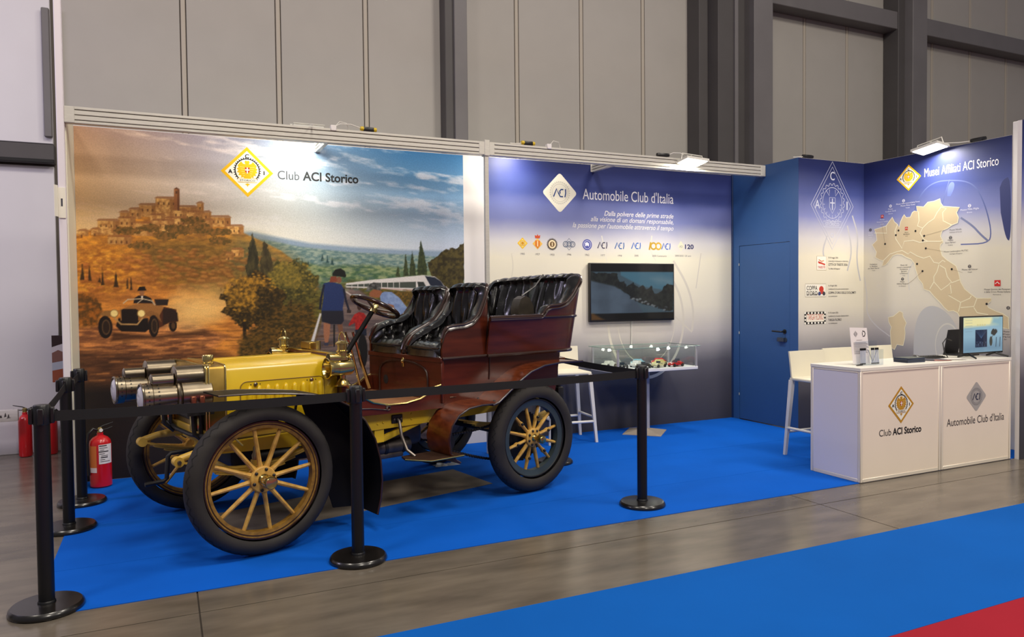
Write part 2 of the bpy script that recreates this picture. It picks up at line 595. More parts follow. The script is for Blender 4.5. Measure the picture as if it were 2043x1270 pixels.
def grad_mat():
    m = bpy.data.materials.new('gradient_print')
    m.use_nodes = True
    nt = m.node_tree
    bb = nt.nodes['Principled BSDF']
    bb.inputs['Roughness'].default_value = 0.5
    bb.inputs['Specular IOR Level'].default_value = 0.3
    tc = nt.nodes.new('ShaderNodeTexCoord')
    sp = nt.nodes.new('ShaderNodeSeparateXYZ')
    nt.links.new(tc.outputs['Object'], sp.inputs[0])
    n = nt.nodes.new('ShaderNodeTexNoise')
    n.inputs['Scale'].default_value = 1.6
    n.inputs['Detail'].default_value = 5
    nt.links.new(tc.outputs['Object'], n.inputs['Vector'])
    ma = nt.nodes.new('ShaderNodeMath')
    ma.operation = 'MULTIPLY_ADD'
    ma.inputs[1].default_value = 0.16
    nt.links.new(n.outputs['Fac'], ma.inputs[0])
    nt.links.new(sp.outputs['Z'], ma.inputs[2])
    mr = nt.nodes.new('ShaderNodeMapRange')
    mr.inputs[1].default_value = 0.08
    mr.inputs[2].default_value = 3.16
    nt.links.new(ma.outputs[0], mr.inputs[0])
    cr = nt.nodes.new('ShaderNodeValToRGB')
    el = cr.color_ramp.elements
    stops = [(0.0, (62, 61, 68)), (0.16, (78, 76, 84)), (0.235, (96, 94, 102)), (0.30, (150, 147, 150)), (0.37, (196, 190, 186)), (0.46, (222, 216, 200)), (0.64, (228, 222, 202)), (0.70, (208, 206, 208)), (0.78, (128, 136, 190)), (0.87, (66, 78, 140)), (0.95, (34, 44, 98)), (1.0, (26, 34, 80))]
    el[0].position, el[0].color = stops[0][0], C(*stops[0][1])
    el[1].position, el[1].color = stops[-1][0], C(*stops[-1][1])
    for p, c in stops[1:-1]:
        e = el.new(p)
        e.color = C(*c)
    nt.links.new(mr.outputs[0], cr.inputs[0])
    nt.links.new(cr.outputs[0], bb.inputs['Base Color'])
    return m
M_grad = grad_mat()
obj('gradient_print', MB().box(2.735, XD - 0.002, -0.004, -0.0005, 0.002, 3.028), M_grad, wall_back, False)

# ---- landscape mural: painted print
mu = Paint(-1.068, 2.447, 0.005, 3.026, 0.0068)
X, Z = mu.X, mu.Z
u_ = (X + 1.07) / 3.517
t_ = np.clip((Z - 1.9) / 1.13, 0, 1)
def mixc(a, b, t):
    return np.array(a, float) * (1 - t[..., None]) + np.array(b, float) * t[..., None]
low = mixc((240, 200, 134), (250, 242, 218), np.clip(u_ * 2.6, 0, 1))
low = low * (1 - np.clip(u_ * 1.8 - 0.7, 0, 1)[..., None]) + np.array((204, 208, 222.)) * np.clip(u_ * 1.8 - 0.7, 0, 1)[..., None]
hi = mixc((176, 136, 106), (158, 154, 168), np.clip(u_ * 3.2, 0, 1))
k = np.clip(u_ * 2.0 - 0.65, 0, 1)
hi = hi * (1 - k[..., None]) + np.array((52, 116, 168.)) * k[..., None]
ts = t_ ** 1.1
mu.c = low * (1 - ts[..., None]) + hi * ts[..., None]
st = 0.5 * fbm(X * 1.5 + Z * 0.9, Z * 15 + X * 1.6, 11, 5) + 0.5 * fbm(X * 9, Z * 34 + X * 3.4, 14, 4) * np.clip(fbm(X * .9, Z * 7 + X * .8, 17, 3) * 2.2 - .25, 0, 1.3)
cl = np.clip((st - 0.46) * 5.0, 0, 1) * np.clip((Z - 1.95) * 1.6, 0, 1)
mu.put(cl * 0.75, mixc((228, 190, 152), (226, 226, 232), np.clip(u_ * 2.2, 0, 1)))
# far valley
far = [(2.444,2.017),(2.194,2.029),(1.767,2.031),(1.261,2.052),(0.877,2.078),(0.600,2.124),(0.333,2.173),(0.072,2.130),(0.041,0.620),(2.424,0.455)]
mu.fill(far, (138, 158, 180), soft=0.03)
mu.fill([(2.443,1.949),(1.871,1.983),(1.260,1.998),(0.782,2.043),(0.509,2.094),(0.244,2.116),(0.071,2.084),(0.041,0.620),(2.424,0.455)], (92, 122, 124), soft=0.02, col2=(148, 164, 152), ns=26, nsz=70, seed=5)
mu.fill([(2.441,1.797),(1.869,1.846),(1.457,1.877),(0.967,1.864),(0.597,1.945),(0.329,1.997),(0.067,1.902),(0.041,0.620),(2.424,0.455)], (62, 92, 62), soft=0.03, col2=(142, 154, 106), ns=22, nsz=60, seed=8, alpha=0.9)
for pts in ([(0.733,1.890),(0.743,1.933),(0.752,1.890)], [(0.779,1.876),(0.795,1.938),(0.807,1.877)], [(0.835,1.862),(0.850,1.925),(0.863,1.863)], [(0.968,1.912),(0.984,1.970),(0.997,1.912)], [(1.016,1.893),(1.031,1.961),(1.044,1.893)], [(1.063,1.874),(1.079,1.942),(1.092,1.874)]):
    mu.fill(pts, (38, 66, 70), rag=0.006, soft=0.008)
# hill with the old town
hill = [(-1.094,2.100),(-1.009,2.136),(-0.888,2.182),(-0.696,2.240),(-0.499,2.313),(-0.298,2.351),(-0.093,2.328),(0.075,2.266),(0.245,2.171),(0.419,2.092),(0.598,2.002),(0.779,1.862),(0.916,1.623),(0.953,1.042),(0.575,0.773),(-1.128,0.700)]
mu.fill(hill, (236, 156, 52), soft=0.02, col2=(158, 100, 42), ns=15, nsz=44, seed=21)
mu.fill([(-0.544,2.070),(-0.097,2.125),(0.242,2.042),(0.416,1.906),(0.592,1.719),(0.585,1.341),(0.017,1.537),(-0.392,1.719),(-0.587,1.894)], (128, 96, 46), soft=0.16, col2=(82, 66, 32), ns=24, nsz=60, seed=23, alpha=0.75)
mu.fill([(-1.095,2.058),(-0.740,2.023),(-0.669,1.719),(-0.831,1.374),(-1.111,1.381)], (250, 178, 60), soft=0.25, alpha=0.6, col2=(170, 100, 36), ns=30, nsz=60, seed=29)
mu.fill([(0.201,2.133),(0.419,2.092),(0.598,2.002),(0.779,1.862),(0.916,1.623),(0.958,1.333),(0.585,1.341),(0.322,1.626),(0.153,1.903)], (112, 104, 66), soft=0.22, col2=(84, 86, 54), ns=26, nsz=60, seed=27, alpha=.85)
rs = np.random.RandomState(4)
HB = [[(-0.957,2.112),(-0.885,2.157)], [(-0.909,2.113),(-0.743,2.234)], [(-0.738,2.247),(-0.664,2.311)], [(-0.665,2.259),(-0.573,2.340)], [(-0.637,2.112),(-0.485,2.221)], [(-0.587,2.279),(-0.446,2.381)], [(-0.487,2.142),(-0.308,2.249)], [(-0.457,2.248),(-0.292,2.445)], [(-0.299,2.289),(-0.121,2.376)], [(-0.321,2.226),(-0.208,2.346)], [(-0.217,2.140),(-0.074,2.225)], [(-0.268,2.237),(-0.076,2.333)], [(-0.122,2.313),(-0.066,2.415)], [(-0.073,2.261),(-0.004,2.336)], [(-0.011,2.209),(0.161,2.297)], [(0.124,2.149),(0.272,2.218)], [(-0.835,2.034),(-0.653,2.098)], [(-0.751,2.187),(-0.618,2.260)], [(-0.501,2.220),(-0.380,2.295)], [(-0.382,2.198),(-0.210,2.274)], [(-0.096,2.188),(0.007,2.264)], [(-1.054,2.101),(-0.979,2.141)], [(0.162,1.939),(0.268,2.005)], [(0.110,1.911),(0.180,1.967)]]
for i, ((hx0, hz0), (hx1, hz1)) in enumerate(sorted(HB, key=lambda h: -h[0][1])):
    hx0, hx1 = min(hx0, hx1), max(hx0, hx1)
    wob = rs.rand()
    wallc = (240 - 34 * wob, 188 - 34 * wob, 106 - 22 * wob)
    mu.fill([(hx0, hz0), (hx1, hz0), (hx1, hz1), (hx0, hz1)], wallc, soft=0.007, col2=(176, 120, 62), ns=50, seed=i + 60)
    xs_ = hx0 + (hx1 - hx0) * 0.7
    mu.fill([(xs_, hz0), (hx1, hz0), (hx1, hz1), (xs_, hz1)], (142, 92, 48), soft=0.007, alpha=0.6)
    mu.fill([(hx0 - 0.01, hz1), (hx1 + 0.01, hz1), (hx1 - 0.015, hz1 + 0.022), (hx0 + 0.012, hz1 + 0.016)], (150, 96, 54), soft=0.007, alpha=.8)
    for q in range(int((hx1 - hx0) / 0.04)):
        wx = hx0 + 0.02 + q * 0.04
        mu.fill([(wx, hz1 - 0.055), (wx + 0.011, hz1 - 0.055), (wx + 0.011, hz1 - 0.032), (wx, hz1 - 0.032)], (92, 56, 30), soft=0.006, alpha=0.85)
tw = [(-0.310,2.351),(-0.306,2.533),(-0.262,2.531),(-0.266,2.344)]
mu.fill(tw, (156, 98, 54), soft=0.006)
mu.fill([(-0.282,2.343),(-0.278,2.530),(-0.262,2.531),(-0.266,2.344)], (112, 68, 38), soft=0.006)
mu.fill([(-0.310,2.532),(-0.286,2.551),(-0.257,2.531)], (104, 62, 36), soft=0.005)
mu.fill([(-0.295,2.493),(-0.294,2.516),(-0.278,2.516),(-0.279,2.494)], (92, 58, 34), soft=0.005)
for c0 in [(-0.679,2.154),(-0.384,2.118),(-0.241,2.166),(-0.156,2.258),(-0.054,2.163),(0.073,2.166),(-0.502,2.181),(-0.293,2.183),(-0.104,2.206),(-0.584,2.026),(0.071,2.084)]:
    mu.ell(c0, 0.10, 0.035, (92, 72, 32), rag=0.02, rs=40, col2=(140, 96, 44), ns=50, seed=int(c0[0] * 100) % 40)
# olive bushes dotted over the slope
for k_ in range(760):
    a_, b_ = rs.rand(), rs.rand()
    bx = -1.05 + 2.15 * a_
    bz = 1.28 + 0.78 * b_ - 0.10 * (bx > .6)
    if bz > 2.0 - 0.33 * max(0, bx - .45) - .25 * max(0, -.5 - bx) or (bx > .5 and bz > 1.95 - .6 * (bx - .5)):
        continue
    sz = (.010 + .012 * rs.rand()) * (1.6 - .8 * b_)
    wm = np.clip(1 - (bx + 1.0) / 1.6, 0, 1)
    mu.ell((bx, bz), sz * 1.9, sz, (110 + 40 * wm, 74 + 12 * wm, 34), soft=.012, alpha=.55, rag=.006, rs=60, seed=k_ % 37)
    mu.ell((bx - sz * .5, bz + sz * .7), sz * 1.3, sz * .5, (188 + 40 * wm, 136, 66), soft=.012, alpha=.45)
# dirt road and meadow
mu.fill([(-1.107,1.550),(-0.514,1.653),(-0.024,1.583),(0.585,1.341),(1.241,0.833),(1.525,-0.290),(-1.146,-0.047)], (228, 146, 60), soft=0.10, col2=(170, 104, 46), ns=10, nsz=40, seed=31)
mu.fill([(-1.113,1.317),(-0.677,1.371),(-0.196,1.359),(0.096,1.215),(-0.120,0.995),(-0.532,0.837),(-1.127,0.743)], (222, 142, 76), soft=0.06, col2=(122, 74, 46), ns=9, nsz=60, seed=37)
mu.fill([(-1.118,1.126),(-0.034,1.082),(0.577,0.915),(0.742,-0.200),(-1.146,-0.047)], (104, 64, 40), soft=0.08, col2=(62, 40, 28), ns=8, nsz=44, seed=41, alpha=0.85)
mu.fill([(-1.125,0.828),(0.307,0.835),(2.455,0.665),(2.440,-0.476),(-1.146,-0.047)], (34, 28, 26), soft=0.14, alpha=0.96)
for pts in ([(-1.048,1.728),(-1.030,1.864),(-1.015,1.728)], [(-0.989,1.720),(-0.978,1.848),(-0.966,1.720)], [(-0.896,1.681),(-0.881,1.835),(-0.866,1.681)], [(-0.798,1.668),(-0.779,1.819),(-0.759,1.663)], [(-0.702,1.650),(-0.692,1.741),(-0.683,1.650)], [(-0.675,1.641),(-0.665,1.750),(-0.652,1.641)], [(-0.918,1.707),(-0.901,1.771),(-0.892,1.702)]):
    mu.fill(pts, (62, 44, 24), rag=0.006, soft=0.008)
mu.ell([(-1.025,1.464)][0], 0.13, 0.16, (170, 98, 32), rag=0.05, rs=22, soft=0.03, col2=(92, 62, 28), ns=40, seed=47)
# dust
for c0, rx, rz, al in (([(-0.110,1.484)][0], 0.26, 0.12, 0.55), ([(-0.215,1.427)][0], 0.20, 0.09, 0.5), ([(0.017,1.537)][0], 0.24, 0.13, 0.45), ([(-0.278,1.397)][0], 0.1, 0.07, 0.45)):
    mu.ell(c0, rx, rz, (248, 202, 124), soft=0.22, alpha=al, rag=0.05, rs=7)
# right meadow, asphalt road
mu.fill([(0.589,1.530),(1.255,1.719),(2.439,1.640),(2.424,0.455),(1.223,-0.255),(0.214,0.608)], (112, 104, 46), soft=0.06, col2=(70, 64, 32), ns=22, nsz=60, seed=51)
mu.fill([(1.205,1.650),(1.314,1.650),(1.756,1.314),(2.426,0.666),(2.412,-0.472),(0.556,-0.250),(0.763,0.954),(0.958,1.333)], (128, 108, 102), soft=0.03, col2=(84, 72, 74), ns=4, nsz=34, seed=53)
mu.stroke([(1.208,1.612),(1.309,1.542)], 0.012, (196, 186, 178))
mu.fill([(0.585,1.341),(0.818,1.432),(0.958,1.333),(0.833,0.951),(0.575,0.773),(0.176,0.889),(0.225,1.164)], (122, 92, 36), soft=0.05, col2=(64, 54, 24), ns=30, nsz=60, seed=57)
for k_ in range(420):
    bx = .95 + 1.5 * rs.rand()
    bz = 1.45 + .52 * rs.rand()
    if bz > 1.95 - .05 * (bx - 1):
        continue
    sz = .008 + .014 * (1.97 - bz)
    if bz > 1.62:
        mu.ell((bx, bz), sz * 2.6, sz, (70, 96, 88) if k_ % 3 else (140, 152, 120), soft=.014, alpha=.5)
for k_ in range(260):
    bx = -1.05 + 2.2 * rs.rand()
    bz = .85 + .42 * rs.rand()
    mu.stroke([(bx, bz), (bx + .05 + .10 * rs.rand(), bz + .01 * (rs.rand() - .5))], .006 + .006 * rs.rand(), (70, 44, 28) if k_ % 2 else (214, 138, 74), soft=.012, alpha=.45)
# foreground cypresses, bush, trees
mu.fill([(0.348,2.161),(0.373,2.068),(0.396,1.915),(0.402,1.805),(0.398,1.700),(0.289,1.704),(0.285,1.815),(0.303,1.968),(0.326,2.078)], (44, 42, 28), rag=0.014, rs=36, col2=(74, 66, 40), ns=40, nsz=14, seed=61)
mu.fill([(0.452,2.114),(0.480,2.043),(0.514,1.916),(0.552,1.761),(0.587,1.594),(0.594,1.438),(0.555,1.349),(0.494,1.506),(0.411,1.618),(0.402,1.816),(0.420,1.981)], (48, 42, 28), rag=0.016, rs=36, col2=(80, 70, 42), ns=40, nsz=14, seed=63)
def tree(c0, rx, rz, ca, cb, seed, cc=None):
    mu.ell(c0, rx, rz, ca, rag=0.10, rs=16, soft=0.02, col2=cb, ns=62, seed=seed)
    for k_ in range(int(900 * rx * rz * 4)):
        an, q_ = rs.rand() * 2 * PI, rs.rand() ** .5
        lx_, lz_ = c0[0] + rx * 1.02 * q_ * math.cos(an), c0[1] + rz * 1.02 * q_ * math.sin(an)
        mu.ell((lx_, lz_), .012, .008, (cc if (cc and lz_ - c0[1] > rz * (rs.rand() * 1.6 - .9)) else cb), soft=.01, alpha=.75)
    if cc:
        mu.ell((c0[0] - rx * 0.25, c0[1] + rz * 0.3), rx * 0.7, rz * 0.6, cc, rag=0.09, rs=18, soft=0.05, col2=ca, ns=50, seed=seed + 1, alpha=0.8)
mu.stroke([(0.690,1.661),(0.680,1.459)], 0.022, (52, 42, 28))
tree([(0.707,1.705)][0], 0.22, 0.20, (98, 88, 40), (56, 54, 28), 71, (150, 126, 50))
tree([(0.346,1.530)][0], 0.24, 0.26, (92, 68, 28), (42, 34, 20), 75, (196, 140, 44))
mu.stroke([(0.259,1.334),(0.263,1.202)], 0.03, (40, 30, 20))
tree([(0.493,1.484)][0], 0.12, 0.16, (86, 64, 28), (40, 34, 20), 77)
mu.fill([(0.579,1.505),(0.919,1.512),(0.894,1.319),(0.801,1.094),(0.537,0.970),(0.222,0.985),(0.226,1.226),(0.437,1.330)], (110, 78, 32), soft=0.06, col2=(50, 42, 22), ns=44, nsz=70, seed=79, alpha=0.85, rag=0.04)
mu.fill([(2.060,1.898),(2.138,1.972),(2.229,2.028),(2.321,2.054),(2.453,2.106),(2.449,1.580),(2.223,1.606),(2.096,1.753)], (84, 74, 38), rag=0.035, rs=14, col2=(48, 42, 26), ns=36, seed=83)
for pts in ([(1.975,2.132),(2.005,2.018),(2.040,1.849),(2.033,1.774),(1.932,1.776),(1.936,1.873),(1.958,2.029)], [(1.883,2.014),(1.906,1.908),(1.919,1.774),(1.851,1.770),(1.858,1.884)], [(1.813,1.989),(1.831,1.896),(1.844,1.769),(1.788,1.766),(1.796,1.883)], [(1.730,1.873),(1.746,1.823),(1.753,1.759),(1.711,1.759),(1.714,1.823)]):
    mu.fill(pts, (44, 54, 36), rag=0.008, rs=50, soft=0.01, col2=(66, 74, 44), ns=50, seed=89)
mu.fill([(0.949,1.409),(0.965,1.402),(0.874,1.078),(0.843,1.086)], (208, 204, 206), soft=0.01)
# train
mu.fill([(1.207,1.696),(1.454,1.728),(1.696,1.750),(1.995,1.777),(2.122,1.762),(2.186,1.716),(2.231,1.657),(2.315,1.618),(2.314,1.556),(1.942,1.596),(1.573,1.643),(1.207,1.656)], (214, 208, 206), soft=0.007)
mu.fill([(1.209,1.679),(1.550,1.700),(1.918,1.711),(1.917,1.644),(1.549,1.655),(1.209,1.667)], (70, 76, 70), soft=0.006)
for pts in [(1.265,1.693),(1.264,1.647),(1.324,1.699),(1.323,1.647),(1.383,1.702),(1.382,1.646),(1.442,1.705),(1.441,1.644),(1.502,1.707),(1.501,1.643),(1.562,1.709),(1.561,1.641),(1.622,1.712),(1.621,1.641),(1.683,1.714),(1.682,1.638),(1.745,1.716),(1.743,1.638)],:
    for q in range(0, len(pts), 2):
        mu.stroke([pts[q], pts[q + 1]], 0.006, (206, 200, 198), soft=0.005)
mu.fill([(1.933,1.711),(2.000,1.709),(2.036,1.643),(1.945,1.644)], (50, 54, 52), soft=0.006)
mu.fill([(2.015,1.769),(2.122,1.755),(2.186,1.714),(2.227,1.652),(2.082,1.655),(2.045,1.716)], (36, 42, 58), soft=0.006)
mu.fill([(1.549,1.646),(1.917,1.632),(1.917,1.620),(1.549,1.636)], (176, 120, 110), soft=0.006, alpha=0.6)
mu.fill([(1.548,1.610),(1.917,1.620),(1.890,1.488),(1.728,1.466),(1.620,1.562)], (120, 90, 36), soft=0.03, rag=0.02, col2=(70, 58, 28), ns=50, seed=93)
# woman on a bicycle
mu.fill([(0.983,1.317),(1.049,1.315),(1.040,1.200),(1.023,1.121),(0.994,1.119),(0.982,1.202)], (156, 104, 78), soft=0.006)
mu.fill([(1.111,1.314),(1.164,1.318),(1.173,1.196),(1.186,1.138),(1.152,1.139),(1.136,1.197)], (116, 78, 60), soft=0.006)
mu.fill([(0.986,1.122),(1.031,1.123),(1.025,1.092),(0.985,1.093)], (58, 58, 76), soft=0.006)
mu.stroke([(1.085,1.291),(1.082,1.084)], 0.014, (24, 24, 26))
mu.fill([(0.990,1.694),(1.058,1.714),(1.161,1.684),(1.199,1.612),(1.171,1.451),(1.180,1.335),(1.154,1.299),(1.057,1.301),(0.970,1.328),(0.965,1.431),(0.988,1.557)], (38, 52, 96), soft=0.006)
mu.fill([(0.967,1.431),(1.175,1.428),(1.180,1.329),(1.154,1.296),(1.057,1.299),(0.968,1.326)], (36, 36, 46), soft=0.012)
mu.stroke([(0.994,1.677),(0.965,1.557),(0.952,1.449)], 0.020, (30, 32, 48))
mu.stroke([(1.185,1.636),(1.204,1.520),(1.232,1.431)], 0.020, (30, 32, 48))
mu.fill([(1.209,1.439),(1.255,1.432),(1.249,1.403),(1.212,1.406)], (52, 42, 40), soft=0.006)
mu.ell([(1.139,1.728)][0], 0.026, 0.032, (128, 82, 62), soft=0.006)
mu.fill([(1.061,1.762),(1.116,1.763),(1.121,1.705),(1.047,1.705)], (124, 62, 44), soft=0.008)
mu.fill([(1.077,1.791),(1.106,1.829),(1.158,1.841),(1.198,1.815),(1.211,1.768),(1.202,1.751),(1.139,1.763),(1.076,1.768)], (26, 28, 26), soft=0.006)
# child
mu.ell([(1.334,1.462)][0], 0.022, 0.032, (60, 40, 36), soft=0.006)
mu.fill([(1.284,1.391),(1.331,1.413),(1.378,1.401),(1.424,1.341),(1.399,1.248),(1.293,1.233),(1.288,1.309),(1.229,1.276),(1.226,1.293)], (172, 44, 40), soft=0.006, col2=(140, 34, 34), ns=60)
mu.fill([(1.287,1.239),(1.399,1.250),(1.405,1.177),(1.292,1.175)], (32, 36, 52), soft=0.006)
mu.ell([(1.360,1.027)][0], 0.05, 0.17, (26, 24, 26), soft=0.006)
# man leaning over
mu.fill([(1.542,1.587),(1.590,1.612),(1.663,1.607),(1.742,1.549),(1.829,1.438),(1.789,1.381),(1.715,1.365),(1.645,1.477),(1.588,1.473),(1.549,1.516)], (136, 156, 196), soft=0.006, col2=(112, 132, 176), ns=30)
mu.fill([(1.619,1.491),(1.680,1.476),(1.717,1.371),(1.654,1.419)], (146, 96, 66), soft=0.006)
mu.stroke([(1.509,1.420),(1.618,1.411)], 0.016, (150, 98, 68))
mu.fill([(1.435,1.599),(1.477,1.634),(1.548,1.631),(1.565,1.603),(1.535,1.551),(1.499,1.552),(1.440,1.564)], (140, 86, 58), soft=0.006)
mu.fill([(1.400,1.611),(1.424,1.672),(1.478,1.705),(1.531,1.700),(1.558,1.657),(1.548,1.622),(1.477,1.637)], (52, 50, 50), soft=0.006, col2=(120, 118, 116), ns=40)
# vintage tourer on the dirt road
mu.fill([(-0.812,1.277),(-0.478,1.238),(-0.082,1.274),(-0.015,1.235),(-0.349,1.216),(-0.834,1.197)], (66, 40, 24), soft=0.03, alpha=0.8)
mu.ell([(-0.341,1.323)][0], 0.033, 0.055, (30, 22, 18)); mu.ell([(-0.338,1.320)][0], 0.016, 0.03, (84, 58, 36))
mu.fill([(-0.472,1.486),(-0.408,1.491),(-0.311,1.466),(-0.297,1.358),(-0.368,1.348),(-0.466,1.297),(-0.519,1.298),(-0.527,1.440)], (82, 44, 26), soft=0.006)
mu.fill([(-0.419,1.474),(-0.343,1.473),(-0.301,1.436),(-0.297,1.364),(-0.368,1.354),(-0.422,1.331)], (46, 30, 24), soft=0.008)
mu.fill([(-0.790,1.329),(-0.750,1.281),(-0.562,1.270),(-0.530,1.298),(-0.538,1.393),(-0.768,1.398)], (30, 22, 18), soft=0.008)
mu.fill([(-0.756,1.468),(-0.651,1.513),(-0.493,1.522),(-0.408,1.491),(-0.453,1.403),(-0.517,1.416),(-0.613,1.371),(-0.753,1.374)], (156, 104, 54), soft=0.006)
mu.fill([(-0.746,1.467),(-0.730,1.476),(-0.631,1.475),(-0.615,1.463),(-0.615,1.353),(-0.744,1.356)], (34, 24, 20), soft=0.006)
mu.fill([(-0.912,1.433),(-0.869,1.460),(-0.797,1.466),(-0.778,1.427),(-0.809,1.411),(-0.880,1.414)], (150, 104, 54), soft=0.006)
mu.fill([(-0.575,1.429),(-0.516,1.458),(-0.452,1.427),(-0.432,1.355),(-0.474,1.404),(-0.527,1.405)], (138, 92, 48), soft=0.006)
for c0, rx, rz in (([(-0.870,1.322)][0], 0.055, 0.098), ([(-0.495,1.321)][0], 0.042, 0.098)):
    mu.ell(c0, rx, rz, (32, 24, 20))
    mu.ell((c0[0] + 0.006, c0[1]), rx * 0.6, rz * 0.68, (92, 66, 42))
    mu.ell((c0[0] + 0.006, c0[1]), rx * 0.45, rz * 0.55, (46, 32, 24))
for c0 in [(-0.800,1.439),(-0.590,1.435)]:
    mu.ell(c0, 0.034, 0.036, (150, 110, 60)); mu.ell(c0, 0.027, 0.029, (250, 220, 140))
mu.stroke([(-0.799,1.399),(-0.749,1.345),(-0.624,1.339),(-0.581,1.394)], 0.012, (188, 144, 88))
mu.fill([(-0.640,1.571),(-0.608,1.592),(-0.555,1.591),(-0.513,1.570),(-0.488,1.522),(-0.651,1.524)], (32, 26, 26), soft=0.006)
mu.ell([(-0.582,1.615)][0], 0.019, 0.028, (150, 98, 60)); mu.fill([(-0.617,1.632),(-0.601,1.669),(-0.558,1.671),(-0.544,1.634)], (28, 22, 20)); mu.fill([(-0.589,1.588),(-0.574,1.588),(-0.577,1.553),(-0.585,1.553)], (226, 210, 190))
mu.stroke([(-0.729,1.525),(-0.692,1.558),(-0.577,1.563),(-0.503,1.544),(-0.481,1.508)], 0.008, (206, 184, 150)); mu.stroke([(-0.620,1.524),(-0.577,1.559)], 0.006, (206, 184, 150))
mu.fill([(-0.487,1.558),(-0.369,1.556),(-0.381,1.502),(-0.472,1.503)], (44, 34, 30), soft=0.006)
mu.build('mural_print', wall_back, lambda a, b_: (a, np.full_like(a, -0.0015), b_), vcol_mat('mural_print', 0.45, grain=0.10))

# ---------------------------------------------------------------- emblems
GOLD, GOLDD = (234, 184, 10), (196, 138, 24)
def stroke_ACI(F, cx, cz, s_, col, layer):
    wd = 0.16 * s_
    F.line([(cx - 0.95 * s_, cz - 0.5 * s_), (cx - 0.5 * s_, cz + 0.5 * s_), (cx - 0.22 * s_, cz - 0.1 * s_), (cx + 0.0 * s_, cz - 0.46 * s_), (cx + 0.40 * s_, cz - 0.46 * s_)], wd, col, layer)
    F.line([(cx + 0.44 * s_, cz + 0.42 * s_), (cx + 0.12 * s_, cz + 0.42 * s_), (cx - 0.06 * s_, cz + 0.22 * s_), (cx - 0.02 * s_, cz - 0.1 * s_)], wd, col, layer)
    F.line([(cx + 0.74 * s_, cz + 0.5 * s_), (cx + 0.78 * s_, cz), (cx + 0.66 * s_, cz - 0.52 * s_)], wd, col, layer)
def emblem_gold(F, cx, cz, hw, hh, gold=GOLD):
    def d(k, col, l):
        F.poly([(cx, cz + hh * k), (cx - hw * k, cz), (cx, cz - hh * k), (cx + hw * k, cz)], col, l)
    d(1.0, gold, 0)
    d(0.84, (240, 238, 226), 1)
    ky = hh / hw
    r = hw * 0.44
    P = lambda x, z: (cx + hw * x, cz + hh * (z + 0.06))
    F.ring((cx, cz + hh * 0.06), r, r * 1.1, (26, 24, 24), 2, 40, ky)
    for i in range(34):
        a = 2 * PI * i / 34
        if -2.3 < ((a + PI) % (2 * PI)) - PI < -0.85:
            continue
        ca, sa = math.cos(a), math.sin(a)
        q = 0.035
        F.poly([(cx + r * 1.08 * math.cos(a - q), cz + hh * .06 + ky * r * 1.08 * math.sin(a - q)), (cx + r * 1.2 * math.cos(a - q), cz + hh * .06 + ky * r * 1.2 * math.sin(a - q)), (cx + r * 1.2 * math.cos(a + q), cz + hh * .06 + ky * r * 1.2 * math.sin(a + q)), (cx + r * 1.08 * math.cos(a + q), cz + hh * .06 + ky * r * 1.08 * math.sin(a + q))], (26, 24, 24), 2)
    # spread eagle
    half = [(0.0, 0.33), (0.05, 0.36), (0.09, 0.30), (0.06, 0.22), (0.14, 0.24), (0.20, 0.32), (0.27, 0.24), (0.33, 0.16), (0.29, 0.10), (0.36, 0.05), (0.30, 0.0), (0.35, -0.07), (0.27, -0.10), (0.30, -0.18), (0.21, -0.18), (0.21, -0.26), (0.13, -0.24), (0.10, -0.34), (0.0, -0.30)]
    pts = [P(x * 1.12, z * 1.12) for x, z in half] + [P(-x * 1.12, z * 1.12) for x, z in half[-2:0:-1]]
    F.poly(pts, gold, 3)
    for sx in (-1, 1):
        for k in range(5):
            F.line([P(sx * 0.10, 0.12 - 0.08 * k), P(sx * (0.28 - 0.03 * k), 0.14 - 0.09 * k)], hw * 0.012, (240, 226, 160), 4)
    F.poly([P(-0.085, 0.12), P(0.085, 0.12), P(0.085, -0.04), P(0.0, -0.14), P(-0.085, -0.04)], (186, 52, 34), 4)
    F.poly([P(-0.085, 0.045), P(0.085, 0.045), P(0.085, 0.0), P(-0.085, 0.0)], (244, 242, 236), 5)
    F.poly([P(-0.022, 0.12), P(0.022, 0.12), P(0.022, -0.12), P(-0.022, -0.12)], (244, 242, 236), 5)
    # banner
    F.poly([P(-0.36, -0.32), P(0.36, -0.32), P(0.36, -0.47), P(-0.36, -0.47)], (240, 238, 226), 4)
    F.line([P(-0.36, -0.32), P(0.36, -0.32), P(0.36, -0.47), P(-0.36, -0.47)], hw * 0.016, gold, 5, True)
    F.text('STORICO', cx, P(0, -0.435)[1], hw * 0.58, hh * 0.075, (40, 36, 30), 6, align='C', bold=0.01, res=2)
    F.poly([P(-0.10, -0.55), P(0.0, -0.51), P(0.10, -0.55), P(0.03, -0.59), P(0.0, -0.66), P(-0.03, -0.59)], gold, 4)
    F.text('C', cx, P(0, 0.50)[1], hw * 0.16, hh * 0.15, (24, 24, 24), 4, align='C', bold=0.03)
    F.text('A', cx - hw * 0.64, P(0, -0.14)[1], hw * 0.17, hh * 0.16, (24, 24, 24), 4, align='C', bold=0.03)
    F.text('I', cx + hw * 0.64, P(0, -0.14)[1], hw * 0.045, hh * 0.16, (24, 24, 24), 4, align='C', bold=0.03)
def rdiamond(cx, cz, hw, hh, k, rr=0.12):
    pts = []
    cor = [(0, 1), (-1, 0), (0, -1), (1, 0)]
    for i in range(4):
        p0, p, p1 = Vector(cor[i - 1]), Vector(cor[i]), Vector(cor[(i + 1) % 4])
        a = p + (p0 - p) * rr
        c = p + (p1 - p) * rr
        for t in (0, 0.25, 0.5, 0.75, 1):
            q = a * (1 - t) ** 2 + p * 2 * t * (1 - t) + c * t * t
            pts.append((cx + hw * k * q.x, cz + hh * k * q.y))
    return pts
